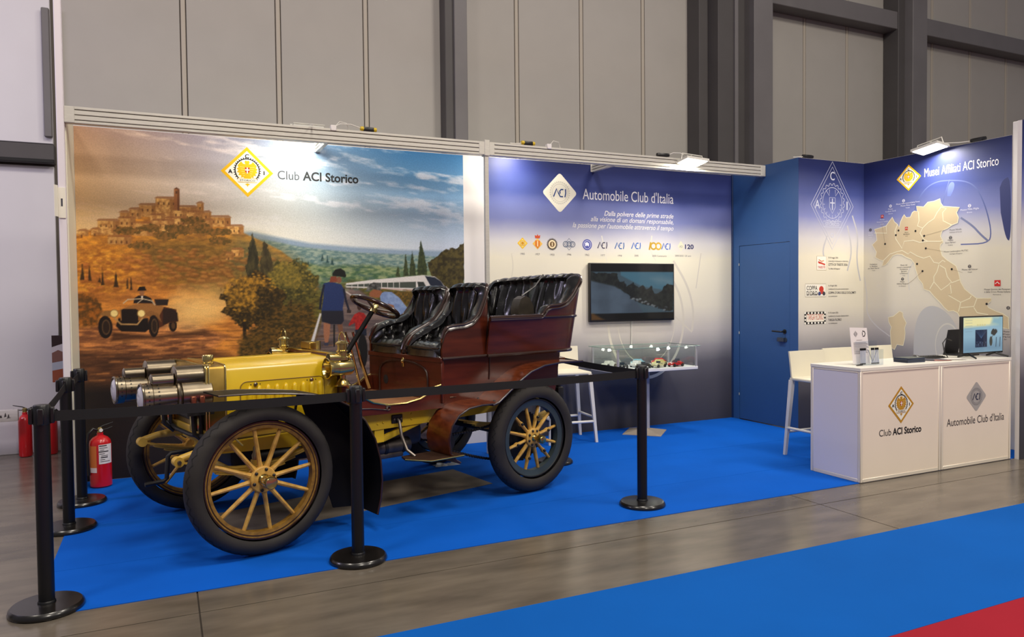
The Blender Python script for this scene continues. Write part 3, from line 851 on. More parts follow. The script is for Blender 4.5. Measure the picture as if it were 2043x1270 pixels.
def emblem_silver(F, cx, cz, hw, hh, base=(228, 224, 208), gear=(196, 194, 180), inkc=(24, 60, 120)):
    F.poly(rdiamond(cx, cz, hw, hh, 1.0), base, 0)
    ky = hh / hw
    for i in range(30):
        a = 2 * PI * i / 30
        F.poly([(cx + hw * rr * math.cos(a + s), cz + hh * rr * math.sin(a + s)) for rr, s in ((0.52, -0.05), (0.58, -0.05), (0.58, 0.05), (0.52, 0.05))], gear, 1)
    F.ring((cx, cz), hw * 0.50, hw * 0.525, gear, 1, 40, ky)
    F.ring((cx, cz), hw * 0.42, hw * 0.45, gear, 1, 40, ky)
    stroke_ACI(F, cx + hw * 0.02, cz, hw * 0.40, inkc, 2)

F = Flat()
(ex0, _), (ex1, _) = [(0.084,2.707),(0.543,2.721)]
(_, ez1), (_, ez0) = [(0.308,2.950),(0.312,2.491)]
emblem_gold(F, (ex0 + ex1) / 2, (ez0 + ez1) / 2, (ex1 - ex0) / 2, (ez1 - ez0) / 2)
F.build('club_emblem', wall_back, XZ(-0.0015))
F = Flat()
(tx0, tz0), (tx1, _), (tx2, _), (tx3, tz3) = [(0.583,2.672),(0.780,2.669),(0.812,2.662),(1.345,2.662)]
F.text('Club', tx0, tz0, tx1 - tx0, 0.085, (70, 74, 78), 0)
F.text('ACI Storico', tx2, tz0 + 0.002, tx3 - tx2, 0.085, (36, 38, 40), 0, bold=0.028)
F.build('mural_lettering', wall_back, XZ(-0.0015))

# ---- timeline wall
F = Flat()
(sx0, _), (sx1, _) = [(3.371,2.684),(3.815,2.695)]
(_, sz1), (_, sz0) = [(3.586,2.916),(3.595,2.468)]
emblem_silver(F, (sx0 + sx1) / 2, (sz0 + sz1) / 2, (sx1 - sx0) / 2, (sz1 - sz0) / 2)
F.build('association_emblem', wall_back, XZ(-0.004))
F = Flat()
(tx0, tz0), (tx1, tz1) = [(3.886,2.637),(5.141,2.647)]
F.text('Automobile Club d\'Italia', tx0, tz0, tx1 - tx0, 0.125, (236, 236, 238), 0)
for (ln, p0, p1) in (('Dalla polvere delle prime strade', [(4.169,2.462)][0], [(5.140,2.485)][0]), ('alla visione di un domani responsabile,', [(3.988,2.393)][0], [(5.140,2.408)][0]), ('la passione per l\'automobile attraverso il tempo', [(3.753,2.318)][0], [(5.140,2.330)][0])):
    F.text(ln, p0[0], p0[1], p1[0] - p0[0], 0.058, (232, 230, 226), 0, shear=0.32, bold=0.006)
F.build('slogan_lettering', wall_back, XZ(-0.004))
F = Flat()
BX = [(3.127,2.126),(3.310,2.124),(3.491,2.122),(3.706,2.127),(3.940,2.126),(4.146,2.124),(4.377,2.123),(4.606,2.127),(4.934,2.128),(5.250,2.134)]
yrs = ['1905', '1927', '1933', '1946', '1962', '1977', '1998', '2005', '2005 Centenario', '2005/2025 120 anni']
for i, (bx, bz) in enumerate(BX):
    h_ = 0.062
    if i == 0:
        F.poly([(bx, bz + h_), (bx - h_, bz), (bx, bz - h_), (bx + h_, bz)], GOLD, 0)
        F.poly([(bx, bz + h_ * .78), (bx - h_ * .78, bz), (bx, bz - h_ * .78), (bx + h_ * .78, bz)], (244, 220, 120), 1)
        F.disc((bx, bz), h_ * 0.5, (206, 146, 30), 2)
        F.ring((bx, bz), h_ * 0.3, h_ * 0.38, (248, 232, 160), 3)
    elif i == 1:
        F.poly([(bx, bz + h_), (bx - h_, bz), (bx, bz - h_), (bx + h_, bz)], (232, 186, 90), 0)
        F.poly([(bx - .03, bz + .035), (bx + .03, bz + .035), (bx + .03, bz - .02), (bx, bz - .05), (bx - .03, bz - .02)], (214, 120, 40), 1)
        F.poly([(bx - .028, bz + .06), (bx + .028, bz + .06), (bx + .034, bz + .095), (bx + .012, bz + .085), (bx, bz + .105), (bx - .012, bz + .085), (bx - .034, bz + .095)], (206, 84, 48), 1)
        F.rect(bx - .006, bz - .03, bx + .006, bz + .03, (246, 220, 170), 2)
    elif i == 2:
        for q in range(24):
            a = 2 * PI * q / 24
            F.poly([(bx + r_ * math.cos(a + s_), bz + r_ * math.sin(a + s_)) for r_, s_ in ((.055, -.08), (.068, -.06), (.068, .06), (.055, .08))], (60, 48, 40), 0)
        F.disc((bx, bz), .057, (60, 48, 40), 0)
        F.disc((bx, bz), .048, (232, 214, 176), 1)
        F.disc((bx, bz), .030, (120, 90, 56), 2)
        F.rect(bx - .006, bz - .02, bx + .006, bz + .02, (236, 220, 180), 3)
    elif i == 3:
        F.line([(bx, bz + .065), (bx - .06, bz), (bx, bz - .065), (bx + .06, bz)], .007, (96, 108, 130), 0, True)
        for q in (-1, 0, 1):
            F.ring((bx + q * .045, bz), .026, .034, (96, 108, 130), 1)
        F.ring((bx, bz), .012, .018, (96, 108, 130), 1)
    elif i == 4:
        F.disc((bx, bz), .062, (84, 92, 168), 0)
        F.ring((bx, bz), .043, .048, (220, 222, 236), 1)
        F.poly([(bx - .025, bz - .02), (bx - .03, bz + .02), (bx, bz + .03), (bx + .025, bz + .012), (bx + .02, bz - .02), (bx, bz - .008)], (226, 228, 238), 1)
    elif i in (5, 6, 7):
        stroke_ACI(F, bx, bz, .072, ((48, 46, 78), (28, 92, 160), (34, 100, 190))[i - 5], 0)
    elif i == 8:
        F.line([(bx - .145, bz - .045), (bx - .125, bz + .045)], .02, (186, 150, 44), 0)
        F.ring((bx - .085, bz), .028, .046, (186, 150, 44), 0)
        F.ring((bx - .015, bz), .028, .046, (198, 160, 50), 1)
        stroke_ACI(F, bx + .10, bz, .072, (40, 92, 186), 0)
    else:
        F.poly(rdiamond(bx, bz, .05, .065, 1), (222, 218, 196), 0)
        stroke_ACI(F, bx, bz - .005, .025, (90, 110, 120), 1)
        F.text('120', bx + .06, bz - .03, .13, .055, (40, 44, 96), 0, bold=.03)
    F.text(yrs[i], bx + (0 if i < 9 else .03), bz - .125, None, .022, (96, 92, 96), 0, align='C', res=2)
F.build('timeline_badges', wall_back, XZ(-0.004))
# faint classic-car line drawing in the lower print
F = Flat()
GH = (206, 200, 188)
F.ring([(4.749,1.245)][0], 0.52, 0.55, GH, 0, 48, 1.25)
F.ring([(4.749,1.245)][0], 0.40, 0.41, GH, 0, 48, 1.25)
F.line(chaikin([(4.133,2.232),(4.212,1.890),(4.237,1.718)]), .012, (222, 218, 206))
F.line(chaikin([(4.826,2.250),(4.797,2.072),(4.882,1.955)]), .016, (214, 210, 200))
F.line(chaikin([(5.553,2.054),(5.475,1.626)]), .014, GH)
F.line(chaikin([(5.138,1.958),(5.353,1.657),(5.443,1.351),(5.412,1.107)]), .03, GH)
F.line(chaikin([(5.150,1.296),(5.412,1.095)]), .02, GH)
F.line(chaikin([(2.994,2.015),(3.016,1.880),(2.991,1.745)]), .012, (214, 208, 192))
F.build('ghost_drawing', wall_back, XZ(-0.004), base=0.0004, step=0.0003)

# ---------------------------------------------------------------- closet, events panel, map wall
wc = MB()
DY0, DY1, DZ = -0.952, -0.135, 2.14
wc.box(XD, XD + 0.04, YP, DY0 - 0.004, 0, HC)
wc.box(XD, XD + 0.04, DY1 + 0.004, 0.0, 0, HC)
wc.box(XD, XD + 0.04, DY0 - 0.004, DY1 + 0.004, DZ + 0.004, HC)
wall_closet = struct(obj('wall_closet', wc, M_blue, None, False))
obj('corner_profile', MB().rbox(XD - 0.012, XD, -0.03, -0.002, 0, HC, 0.003, 1), mat('navy_profile', (24, 48, 92), 0.5), wall_closet)
door = struct(obj('door_1', MB().rbox(XD + 0.004, XD + 0.036, DY0, DY1, 0.012, DZ, 0.003, 1), M_blue, None, False))
hb = MB()
hb.lathe([(0.026, 0), (0.026, 0.008)], (XD + 0.004, -0.875, 1.115), (-1, 0, 0), 20)
hb.tube([(XD, -0.875, 1.115), (XD - 0.05, -0.875, 1.115), (XD - 0.056, -0.86, 1.115), (XD - 0.056, -0.74, 1.118)], 0.010, 10)
obj('door_handle', hb, M_black, door)
lb = MB()
lb.lathe([(0.026, 0), (0.026, 0.008)], (XD + 0.004, -0.885, 1.02), (-1, 0, 0), 20)
lb.box(XD - 0.03, XD - 0.004, -0.885, -0.79, 1.0, 1.045)
obj('door_lock', lb, mat('lock_grey', (52, 60, 74), 0.4), door)
for z in (1.06, 1.9, 0.3):
    obj('hinge', MB().cyl((XD - 0.002, DY1 + 0.002, z), (XD - 0.002, DY1 + 0.002, z + 0.03), 0.005, n=8), M_alu, door)

wall_events = struct(obj('wall_events', MB().box(XD + 0.04, XR, YP, YP + 0.04, 0, HC), M_white, None, False))
obj('gradient_print', MB().box(XD - 0.0, XR, YP - 0.003, YP, 0.002, HC - 0.002), M_grad, wall_events, False)
wall_map = struct(obj('wall_map', MB().box(XR, XR + 0.04, -2.767, YP, 0, HC), M_white, None, False))
obj('gradient_print', MB().box(XR - 0.003, XR, -2.767, YP, 0.002, HC - 0.002), M_grad, wall_map, False)
obj('end_post', MB().rbox(XR, XR + 0.05, -2.825, -2.768, 0, 3.19, 0.005, 1), M_white, wall_map, False)
wall_right = struct(obj('wall_right', MB().box(6.70, 10.5, -3.08, -3.04, 0, 3.11), M_white, None, False))
obj('gradient_print', MB().box(6.70, 10.5, -3.084, -3.08, 0.002, 3.11), M_grad, wall_right, False)

# events panel print
F = Flat()
LN = (196, 200, 220)
c0 = [(6.559,2.554)][0]
hw, hh = 0.335, 0.50
for k in (1.0, 0.88):
    F.line([(c0[0], c0[1] + hh * k), (c0[0] - hw * k, c0[1]), (c0[0], c0[1] - hh * k), (c0[0] + hw * k, c0[1])], .007, LN, 0, True)
cz = c0[1] + .03
gp = []
for i in range(80):
    a = 2 * PI * i / 80
    rr = (.195 if (i // 2) % 2 else .175)
    gp.append((c0[0] + rr * math.cos(a), cz + rr * 1.15 * math.sin(a)))
F.line(gp, .006, LN, 0, True)
F.ring((c0[0], cz), .150, .155, LN, 0, 48, 1.15)
F.line([(c0[0] - .045, cz + .06), (c0[0] + .045, cz + .06), (c0[0] + .045, cz - .05), (c0[0], cz - .12), (c0[0] - .045, cz - .05)], .006, LN, 0, True)
F.line([(c0[0], cz + .05), (c0[0], cz - .08)], .014, LN)
F.line([(c0[0] - .035, cz), (c0[0] + .035, cz)], .014, LN)
F.line([(c0[0] - .10, cz + .14), (c0[0] - .05, cz + .08), (c0[0] - .045, cz + .15)], .006, LN)
F.line([(c0[0] + .10, cz + .14), (c0[0] + .05, cz + .08), (c0[0] + .045, cz + .15)], .006, LN)
for i in range(9):
    a = PI + PI * i / 8
    F.line([(c0[0] + .12 * math.cos(a), cz - .02 + .12 * math.sin(a)), (c0[0] + .145 * math.cos(a), cz - .02 + .16 * math.sin(a))], .005, LN)
F.line([(c0[0] - .14, cz - .21), (c0[0] + .14, cz - .21), (c0[0] + .14, cz - .275), (c0[0] - .14, cz - .275)], .006, LN, 0, True)
F.text('STORICO', c0[0], cz - .262, .22, .04, LN, 0, align='C', bold=.02)
F.text('C', c0[0], c0[1] + .29, .07, .10, LN, 0, align='C', bold=.01)
F.text('A', c0[0] - .235, c0[1] - .04, .08, .10, LN, 0, align='C', bold=.01)
F.text('I', c0[0] + .235, c0[1] - .04, .02, .10, LN, 0, align='C', bold=.01)
F.ring((c0[0], c0[1] - .34), .018, .025, LN)
F.build('outline_emblem', wall_events, XZ(YP - 0.003))
F = Flat()
DK = (58, 56, 66)
def ev(rc, rows):
    for (st, p, hgt, bold) in rows:
        F.text(st, p[0], p[1], -.82, hgt * .9, DK, 0, bold=bold * .5, res=3)
(a0, b0), (a1, b1) = [(6.317,1.817),(6.465,1.973)]
F.rect(a0, b0, a1, b1, (240, 236, 226), 0)
F.line([(a0, b0), (a1, b0), (a1, b1), (a0, b1)], .004, (200, 186, 150), 1, True)
zm = (a0 + a1) / 2
F.line([(a0 + .03, b1 - .04), (zm, b1 - .06), (a1 - .04, b1 - .05)], .010, (212, 120, 60), 1)
F.line([(a0 + .02, b0 + .09), (zm, b0 + .075), (a1 - .02, b0 + .06)], .018, (196, 44, 40), 1)
F.line([(a0 + .03, b1 - .08), (a1 - .03, b1 - .09)], .008, (206, 84, 60), 1)
F.text('TRIESTE', zm, b0 + .018, (a1 - a0) * .8, .026, (196, 44, 40), 1, align='C', bold=.01, res=2)
ev(0, [('22-24 maggio 2026', [(6.497,1.950)][0], .020, 0), ('CONCORSO DI ELEGANZA E SPORTIVITA', [(6.497,1.910)][0], .017, 0), ('CITTÀ DI TRIESTE 2026', [(6.497,1.867)][0], .030, .02), ('"La sfilata dell\'eleganza"', [(6.498,1.824)][0], .020, 0)])
(a0, b0), (a1, b1) = [(6.140,1.512),(6.458,1.658)]
F.rect(a0, b0, a1, b1, (238, 234, 222), 0)
F.line([(a0, b0), (a1, b0), (a1, b1), (a0, b1)], .004, (150, 140, 120), 1, True)
F.text('COPPA', a0 + .02, b1 - .07, (a1 - a0) * .52, .05, (36, 34, 36), 1, bold=.01)
F.text('D\'ORO', a0 + .02, b1 - .13, (a1 - a0) * .52, .05, (36, 34, 36), 1, bold=.01)
F.text('DELLE DOLOMITI', a0 + .02, b0 + .015, (a1 - a0) * .58, .022, (36, 34, 36), 1, res=2)
F.disc((a1 - .07, b1 - .06), .035, (196, 60, 48), 1)
F.poly([(a1 - .11, b0 + .03), (a1 - .02, b0 + .03), (a1 - .03, b1 - .08), (a1 - .10, b1 - .10)], (186, 70, 60), 1)
F.disc((a1 - .10, b0 + .035), .022, (60, 70, 120), 2)
F.disc((a1 - .03, b0 + .035), .022, (60, 60, 70), 2)
ev(0, [('16-19 luglio 2026', [(6.498,1.629)][0], .020, 0), ('CAMPIONATO ITALIANO GRANDI EVENTI', [(6.498,1.589)][0], .017, 0), ('COPPA D\'ORO DELLE DOLOMITI', [(6.498,1.543)][0], .030, .02), ('A CI CHAMPIONSHIP', [(6.499,1.508)][0], .015, 0)])
(a0, b0), (a1, b1) = [(6.125,1.201),(6.459,1.342)]
F.rect(a0, b0, a1, b1, (30, 28, 30), 0)
nx = 13
for i in range(nx):
    wq = (a1 - a0) / nx
    for zz in (b0 + .004, b1 - .024):
        if i % 2 == 0:
            F.rect(a0 + i * wq, zz, a0 + (i + 1) * wq, zz + .02, (240, 236, 226), 1)
for i in range(7):
    hq = (b1 - b0) / 7
    for xx in (a0 + .004, a1 - .026):
        if i % 2 == 0:
            F.rect(xx, b0 + i * hq, xx + .022, b0 + (i + 1) * hq, (240, 236, 226), 1)
F.rect(a0 + .03, b0 + .028, a1 - .03, b1 - .028, (240, 232, 218), 2)
F.text('TARGA FLORIO', (a0 + a1) / 2, b0 + .05, (a1 - a0) * .74, (b1 - b0) * .48, (196, 84, 60), 3, align='C', bold=.0)
ev(0, [('15-18 ottobre 2026', [(6.499,1.318)][0], .020, 0), ('CAMPIONATO ITALIANO GRANDI EVENTI', [(6.499,1.278)][0], .017, 0), ('TARGA FLORIO', [(6.499,1.232)][0], .030, .02), ('A CI CHAMPIONSHIP', [(6.500,1.197)][0], .015, 0)])
F.build('event_notices', wall_events, XZ(YP - 0.003))
F = Flat()
for pts in ([(6.882,2.451),(6.982,2.220),(6.951,1.927),(7.018,1.692)], [(6.480,2.208),(6.402,2.035),(6.450,1.921)], [(6.801,2.332),(6.884,2.043),(6.803,1.809)]):
    F.line(chaikin(pts), .02, (188, 188, 194))
F.build('ghost_drawing', wall_events, XZ(YP - 0.003), base=0.0004)

# map wall print: coordinates (y, z) on the plane x = XR, seen from -x (y runs right to left)
def YZ(a, b, d):
    return (XR - 0.003 - d, a, b)
F = Flat()
BEIGE, EDGE = (214, 196, 160), (244, 238, 208)
italy = [(-1.227,2.283),(-1.322,2.298),(-1.382,2.311),(-1.422,2.359),(-1.461,2.402),(-1.488,2.347),(-1.527,2.315),(-1.549,2.279),(-1.565,2.340),(-1.590,2.389),(-1.609,2.416),(-1.635,2.379),(-1.685,2.380),(-1.709,2.428),(-1.734,2.442),(-1.771,2.432),(-1.758,2.490),(-1.843,2.475),(-1.891,2.519),(-1.962,2.521),(-2.031,2.540),(-2.038,2.496),(-2.067,2.455),(-2.146,2.441),(-2.246,2.424),(-2.213,2.374),(-2.236,2.319),(-2.225,2.267),(-2.164,2.251),(-2.114,2.218),(-2.057,2.201),(-2.040,2.143),(-2.069,2.076),(-2.041,2.056),(-2.035,2.013),(-2.059,1.935)] + [(-2.116,1.885),(-2.212,1.821),(-2.240,1.751),(-2.263,1.654),(-2.307,1.579),(-2.372,1.526),(-2.431,1.484),(-2.581,1.484),(-2.577,1.453),(-2.536,1.422),(-2.552,1.391),(-2.623,1.356),(-2.693,1.332),(-2.748,1.297),(-2.754,1.182),(-2.704,1.190),(-2.624,1.218),(-2.470,1.234),(-2.331,1.262),(-2.260,1.287),(-2.232,1.335),(-2.188,1.355),(-2.132,1.349),(-2.086,1.387),(-2.039,1.441),(-2.004,1.474),(-1.969,1.507),(-1.921,1.562),(-1.849,1.586),(-1.837,1.642),(-1.788,1.699),(-1.775,1.744),(-1.750,1.812),(-1.738,1.869),(-1.700,1.916),(-1.637,1.942),(-1.586,1.973),(-1.522,1.982),(-1.470,1.968),(-1.418,1.907),(-1.378,1.867),(-1.331,1.858),(-1.351,1.916),(-1.297,1.930),(-1.242,1.962),(-1.256,2.021),(-1.200,2.108)] + [(-1.262,2.156),(-1.248,2.240)]
F.poly(italy, BEIGE, 1)
F.line(italy, .008, EDGE, 2, True)
sard = [(-1.415,1.269),(-1.480,1.282),(-1.558,1.342),(-1.597,1.325),(-1.603,1.279),(-1.642,1.211),(-1.623,1.153),(-1.630,1.096),(-1.624,1.039),(-1.605,0.957),(-1.528,0.965),(-1.496,0.905),(-1.456,0.926),(-1.449,1.019),(-1.442,1.112),(-1.455,1.159),(-1.422,1.217)]
F.poly(sard, BEIGE, 1)
F.line(sard, .007, EDGE, 2, True)
for pl in ([(-1.783,2.431),(-1.790,2.330),(-1.772,2.276),(-1.833,2.248),(-1.893,2.298),(-1.963,2.335),(-1.998,2.397),(-2.044,2.452),(-2.101,2.429),(-2.061,2.391),(-2.068,2.303),(-2.159,2.252)], [(-1.527,2.315),(-1.495,2.243),(-1.508,2.150),(-1.586,2.041),(-1.611,2.119),(-1.724,2.122),(-1.798,2.095),(-1.894,2.099),(-2.035,2.089),(-2.069,2.097)], [(-1.833,2.248),(-1.803,2.195),(-1.846,2.125),(-1.894,2.099)], [(-1.338,1.910),(-1.431,1.987),(-1.509,2.006),(-1.586,2.019),(-1.662,1.975),(-1.687,1.996),(-1.774,1.946),(-1.847,1.920),(-1.919,1.938),(-1.966,1.870),(-2.025,1.856),(-2.065,1.887),(-2.094,1.869)], [(-2.025,1.845),(-2.002,1.770),(-1.967,1.716),(-1.968,1.661),(-2.050,1.572),(-2.130,1.625),(-2.163,1.657),(-2.118,1.712),(-2.094,1.799),(-2.037,1.834)], [(-2.163,1.646),(-2.252,1.676)], [(-2.152,1.625),(-2.164,1.538),(-2.130,1.517),(-2.265,1.442),(-2.362,1.484),(-2.378,1.510)], [(-2.265,1.442),(-2.254,1.388),(-2.243,1.346)], [(-2.265,1.388),(-2.405,1.400),(-2.436,1.484)], [(-2.405,1.390),(-2.438,1.338),(-2.552,1.319)], [(-1.968,1.661),(-1.921,1.585)], [(-1.227,2.242),(-1.390,2.228),(-1.382,2.311)]):
    F.line(pl, .009, EDGE, 2)
for pt in [(-1.370,2.106),(-1.541,2.245),(-1.508,2.196),(-1.749,2.222),(-1.852,2.161),(-1.837,2.112),(-1.872,2.025)] + [(-1.770,1.861),(-1.835,1.780),(-2.167,1.789),(-2.535,1.427)]:
    F.disc(pt, .012, (30, 28, 30), 3, 10)
for pl in ([(-1.852,2.161),(-2.080,2.205)], [(-1.872,2.025),(-2.081,1.978)], [(-2.167,1.789),(-2.284,1.749)], [(-1.835,1.780),(-1.726,1.689),(-1.658,1.645)], [(-1.370,2.106),(-1.322,2.351)]):
    F.line(pl, .003, (170, 154, 126), 2)
F.build('italy_map', wall_map, YZ)
F = Flat()
def lab(rows, p, col, h_=.026):
    h_ = h_ * .64
    for i, st in enumerate(rows):
        last = i == len(rows) - 1 and len(rows) > 1
        hh_ = h_ * (.7 if last else 1)
        # mirrored axis: reading direction runs towards -y
        LAB.append((st, p[0], p[1] - i * h_ * 1.5, hh_, col, 0))
LAB = []
W_, K_ = (232, 232, 240), (52, 50, 60)
lab(['Museo della motocicletta Frera', 'Museo Moto Guzzi', 'Tradate'], [(-1.653,2.533)][0], W_)
lab(['Museo', 'Scuderia Verdi', 'Gallarate'], [(-1.438,2.489)][0], W_)
lab(['Museo', 'Vincenzo Lancia', 'Fobello'], [(-1.331,2.381)][0], W_)
lab(['Museo', 'Abarth', 'Lainate'], [(-1.175,2.241)][0], W_)
lab(['Museo Mille Miglia', 'Brescia'], [(-2.353,2.386)][0], W_, .03)
lab(['Museo', 'Alfa Romeo', 'Arese'], [(-1.640,2.210)][0], K_, .02)
lab(['Museo Nicolis', 'Villafranca di Verona'], [(-2.204,2.192)][0], K_)
lab(['Museo', 'Enzo Ferrari', 'Modena'], [(-2.151,2.086)][0], K_)
lab(['Museo Lamborghini MUTEC', 'Sant\'Agata Bolognese'], [(-2.211,1.968)][0], K_)
lab(['Museo del Sidecar', 'Cingoli'], [(-2.360,1.772)][0], K_)
lab(['Fondazione', 'G. Macaluso', 'per l\'Auto Storica', 'Torino'], [(-1.219,1.874)][0], K_, .024)
lab(['Museo dei', 'motori e meccanismi', 'Fondazione', 'Barsanti', 'e Matteucci', 'Lucca'], [(-1.610,1.848)][0], K_, .024)
lab(['Museo', 'Galleria Peugeot', 'San Gimignano'], [(-1.592,1.664)][0], K_, .024)
lab(['Museo Storico dei Pompieri', 'e della Croce Rossa Italiana', 'Manfredonia'], [(-2.637,1.565)][0], K_)
lab(['Il Museo', 'dell\'auto', 'Racing Car', 'Bari'], [(-2.723,1.150)][0], K_)
for (st, yy, zz, hh_, col, bd) in LAB:
    G = Flat()
    G.text(st, 0, 0, None, hh_, col, 0, bold=bd, align='C', res=2)
    for V, Fc, c_, l in G.items:
        F.mesh([(yy - a, zz + b_) for a, b_ in V], Fc, c_, 3)
for c_, col in (([(-1.331,2.411)][0], (196, 60, 48)), ([(-1.639,2.247)][0], (204, 60, 40)), ([(-2.640,1.605)][0], (214, 40, 40))):
    k_ = .030 if col == (214, 40, 40) else .018
    c_ = (c_[0], c_[1] + (.028 if col == (214, 40, 40) else .012))
    F.rect(c_[0] - k_, c_[1] - k_, c_[0] + k_, c_[1] + k_, col, 3)
    F.line([(c_[0] - k_ * .7, c_[1] - k_ * .3), (c_[0], c_[1] + k_ * .4), (c_[0] + k_ * .7, c_[1] - k_ * .2)], k_ * .3, (236, 226, 220), 4)
for c_, col in (([(-1.438,2.523)][0], W_), ([(-2.352,2.423)][0], W_), ([(-1.602,2.564)][0], W_), ([(-1.174,2.276)][0], K_), ([(-2.151,2.113)][0], K_), ([(-2.357,1.804)][0], K_), ([(-1.594,1.694)][0], K_), ([(-2.746,1.383)][0], K_)):
    F.ring((c_[0], c_[1] + .006), .011, .017, col, 3, 16)
    F.line([(c_[0] - .011, c_[1] + .006), (c_[0] + .011, c_[1] + .006)], .006, col, 4)
F.build('museum_captions', wall_map, YZ)
F = Flat()
(ya, za), (yb, zb) = [(-1.512,2.816),(-1.811,2.817)]
(_, zt), (_, zl) = [(-1.664,2.959),(-1.656,2.671)]
G = Flat()
emblem_gold(G, 0, 0, abs(yb - ya) / 2, (zt - zl) / 2)
for V, Fc, c_, l in G.items:
    F.mesh([((ya + yb) / 2 - a, (zt + zl) / 2 + b_) for a, b_ in V], Fc, c_, l)
F.build('club_emblem', wall_map, YZ)
F = Flat()
(ya, za), (yb, zb) = [(-1.849,2.795),(-2.640,2.798)]
G = Flat()
G.text('Musei Affiliati ACI Storico', 0, 0, abs(yb - ya), .095, (240, 240, 244), 0, bold=0, res=6)
for V, Fc, c_, l in G.items:
    F.mesh([(ya - a, za + (zb - za) * a / abs(yb - ya) + b_) for a, b_ in V], Fc, c_, l)
F.build('map_lettering', wall_map, YZ)
F = Flat()
GA, GB_ = (94, 106, 162), (186, 188, 194)
F.line(chaikin([(-1.673,2.205),(-1.722,2.393),(-1.770,2.555),(-1.866,2.676),(-1.984,2.726),(-2.121,2.722),(-2.298,2.691),(-2.406,2.624),(-2.470,2.512),(-2.533,2.341),(-2.576,2.132),(-2.546,2.032),(-2.260,2.041)]), .012, GA)
F.line(chaikin([(-2.133,2.726),(-2.099,2.623),(-2.055,2.478)]), .010, GA)
F.poly(chaikin([(-2.111,2.557),(-2.111,2.643),(-2.144,2.703),(-2.189,2.691),(-2.184,2.623),(-2.145,2.553)]), (104, 120, 190))
F.poly(chaikin([(-2.652,2.570),(-2.681,2.646),(-2.759,2.675),(-2.765,2.037),(-2.716,2.061),(-2.664,2.327)]), (58, 66, 116))
F.line(chaikin([(-2.258,2.317),(-2.388,2.220),(-2.462,2.131),(-2.546,2.053)]), .02, (122, 130, 166))
F.poly(chaikin([(-1.732,0.839),(-1.731,1.044),(-1.760,1.237),(-1.827,1.362),(-1.934,1.413),(-2.063,1.376),(-2.177,1.269),(-2.245,1.143),(-2.269,0.951),(-2.269,0.877)]), (190, 190, 190))
F.ring([(-2.123,0.986)][0], .13, .14, (210, 208, 200), 1, 30, 1.7)
F.line(chaikin([(-1.090,1.741),(-1.133,1.487),(-1.120,1.318),(-1.232,1.176),(-1.436,1.053)]), .012, (214, 212, 210))
F.line(chaikin([(-1.677,1.576),(-1.651,1.782),(-1.750,1.913)]), .012, (214, 212, 204))
F.build('ghost_drawing', wall_map, YZ, base=0.0003, step=0.0003)

# ---------------------------------------------------------------- header beams of the booth frame
def header(x0, x1, label):
    o = thing('header_beam', label, 'beam', (0, 0, 0))
    z0, z1 = 2.929, 3.058
    obj('beam_core', MB().box(x0, x1, YB - 0.012, YB + 0.028, z0 + 0.004, z1 - 0.004), M_groove, o, False)
    hs = (z1 - z0)
    for a, c in ((0, .17), (.215, .475), (.52, .78), (.83, 1)):
        obj('rail', MB().rbox(x0, x1, YB - 0.022, YB + 0.038, z0 + hs * a, z0 + hs * c, 0.003, 1), M_alu, o, False)
    for xx in (x0, x1 - 0.07):
        obj('end_clamp', MB().rbox(xx, xx + 0.07, YB - 0.026, YB + 0.042, z0 + .001, z1 - .001, 0.003, 1), M_alu, o, False)
    return o
header(-1.077, 2.46, 'long white aluminium header beam above the landscape mural')
header(2.482, XD - 0.002, 'white aluminium header beam above the blue timeline wall')
obj('joint_plate', MB().rbox(2.445, 2.50, YB - 0.032, YB + 0.05, 2.92, 3.075, 0.004, 1), M_alu, trim, False)
for x, lab_ in ((0.95, 'short aluminium arm joining the beam to the landscape mural'), (4.02, 'short aluminium arm joining the beam to the timeline wall')):
    t = thing('support_arm', lab_, 'arm', (x, 0, 2.985), 0, 'support arms behind the header beams')
    obj('end_plate', MB().rbox(-0.03, 0.03, -0.016, -0.005, -0.04, 0.05, 0.003, 1), M_alu, t)
    for zz in (-.03, 0.0, .03):
        obj('arm_rail', MB().rbox(-0.02, 0.02, YB + 0.04, -0.012, zz - .012, zz + .012, 0.003, 1), M_alu, t)

# ---------------------------------------------------------------- carpets
M_carpet = mat('blue_carpet', (6, 86, 188), 0.92, 0, 0.05, 2.2, 0.10, 500, spec=0.1)
M_carpet2 = mat('aisle_carpet', (8, 86, 170), 0.92, 0, 0.04, 1.5, 0.10, 500, spec=0.1)
M_red = mat('red_carpet', (150, 32, 46), 0.92, 0, 0.04, 1.5, 0.10, 500, spec=0.1)
cp_ = [(-1.058,0.034),(-1.040,-0.879),(-1.024,-2.244)]
lx = sum(p[0] for p in cp_) / 3
bc = thing('booth_carpet', 'blue carpet strips covering the booth floor under the vintage car', 'carpet')
for y0, y1 in ((-3.027, -2.352), (-2.349, -1.402), (-1.399, -0.006)):
    cb = MB()
    if y1 < -1.4:
        cb.box(lx, XR - .004, y0, y1, 0.0005, 0.004)
    else:
        cb.prism([(lx, y0), (XR - .004, y0), (XR - .004, YP - .004), (XD - .004, YP - .004), (XD - .004, y1), (-1.066, y1), (-1.066, -.45), (lx, -.45)], lambda a, b_, d: (a, b_, d), 0.0005, 0.004)
    obj('carpet_strip', cb, M_carpet, bc, False)
tag(obj('aisle_carpet', MB().box(-12, 20, -5.002, -3.976, 0.0005, 0.004), M_carpet2, None, False), 'blue aisle carpet strip in the foreground', 'carpet')
tag(obj('red_carpet', MB().box(-12, 20, -9.5, -5.004, 0.0005, 0.004), M_red, None, False), 'red carpet at the bottom right corner', 'carpet')

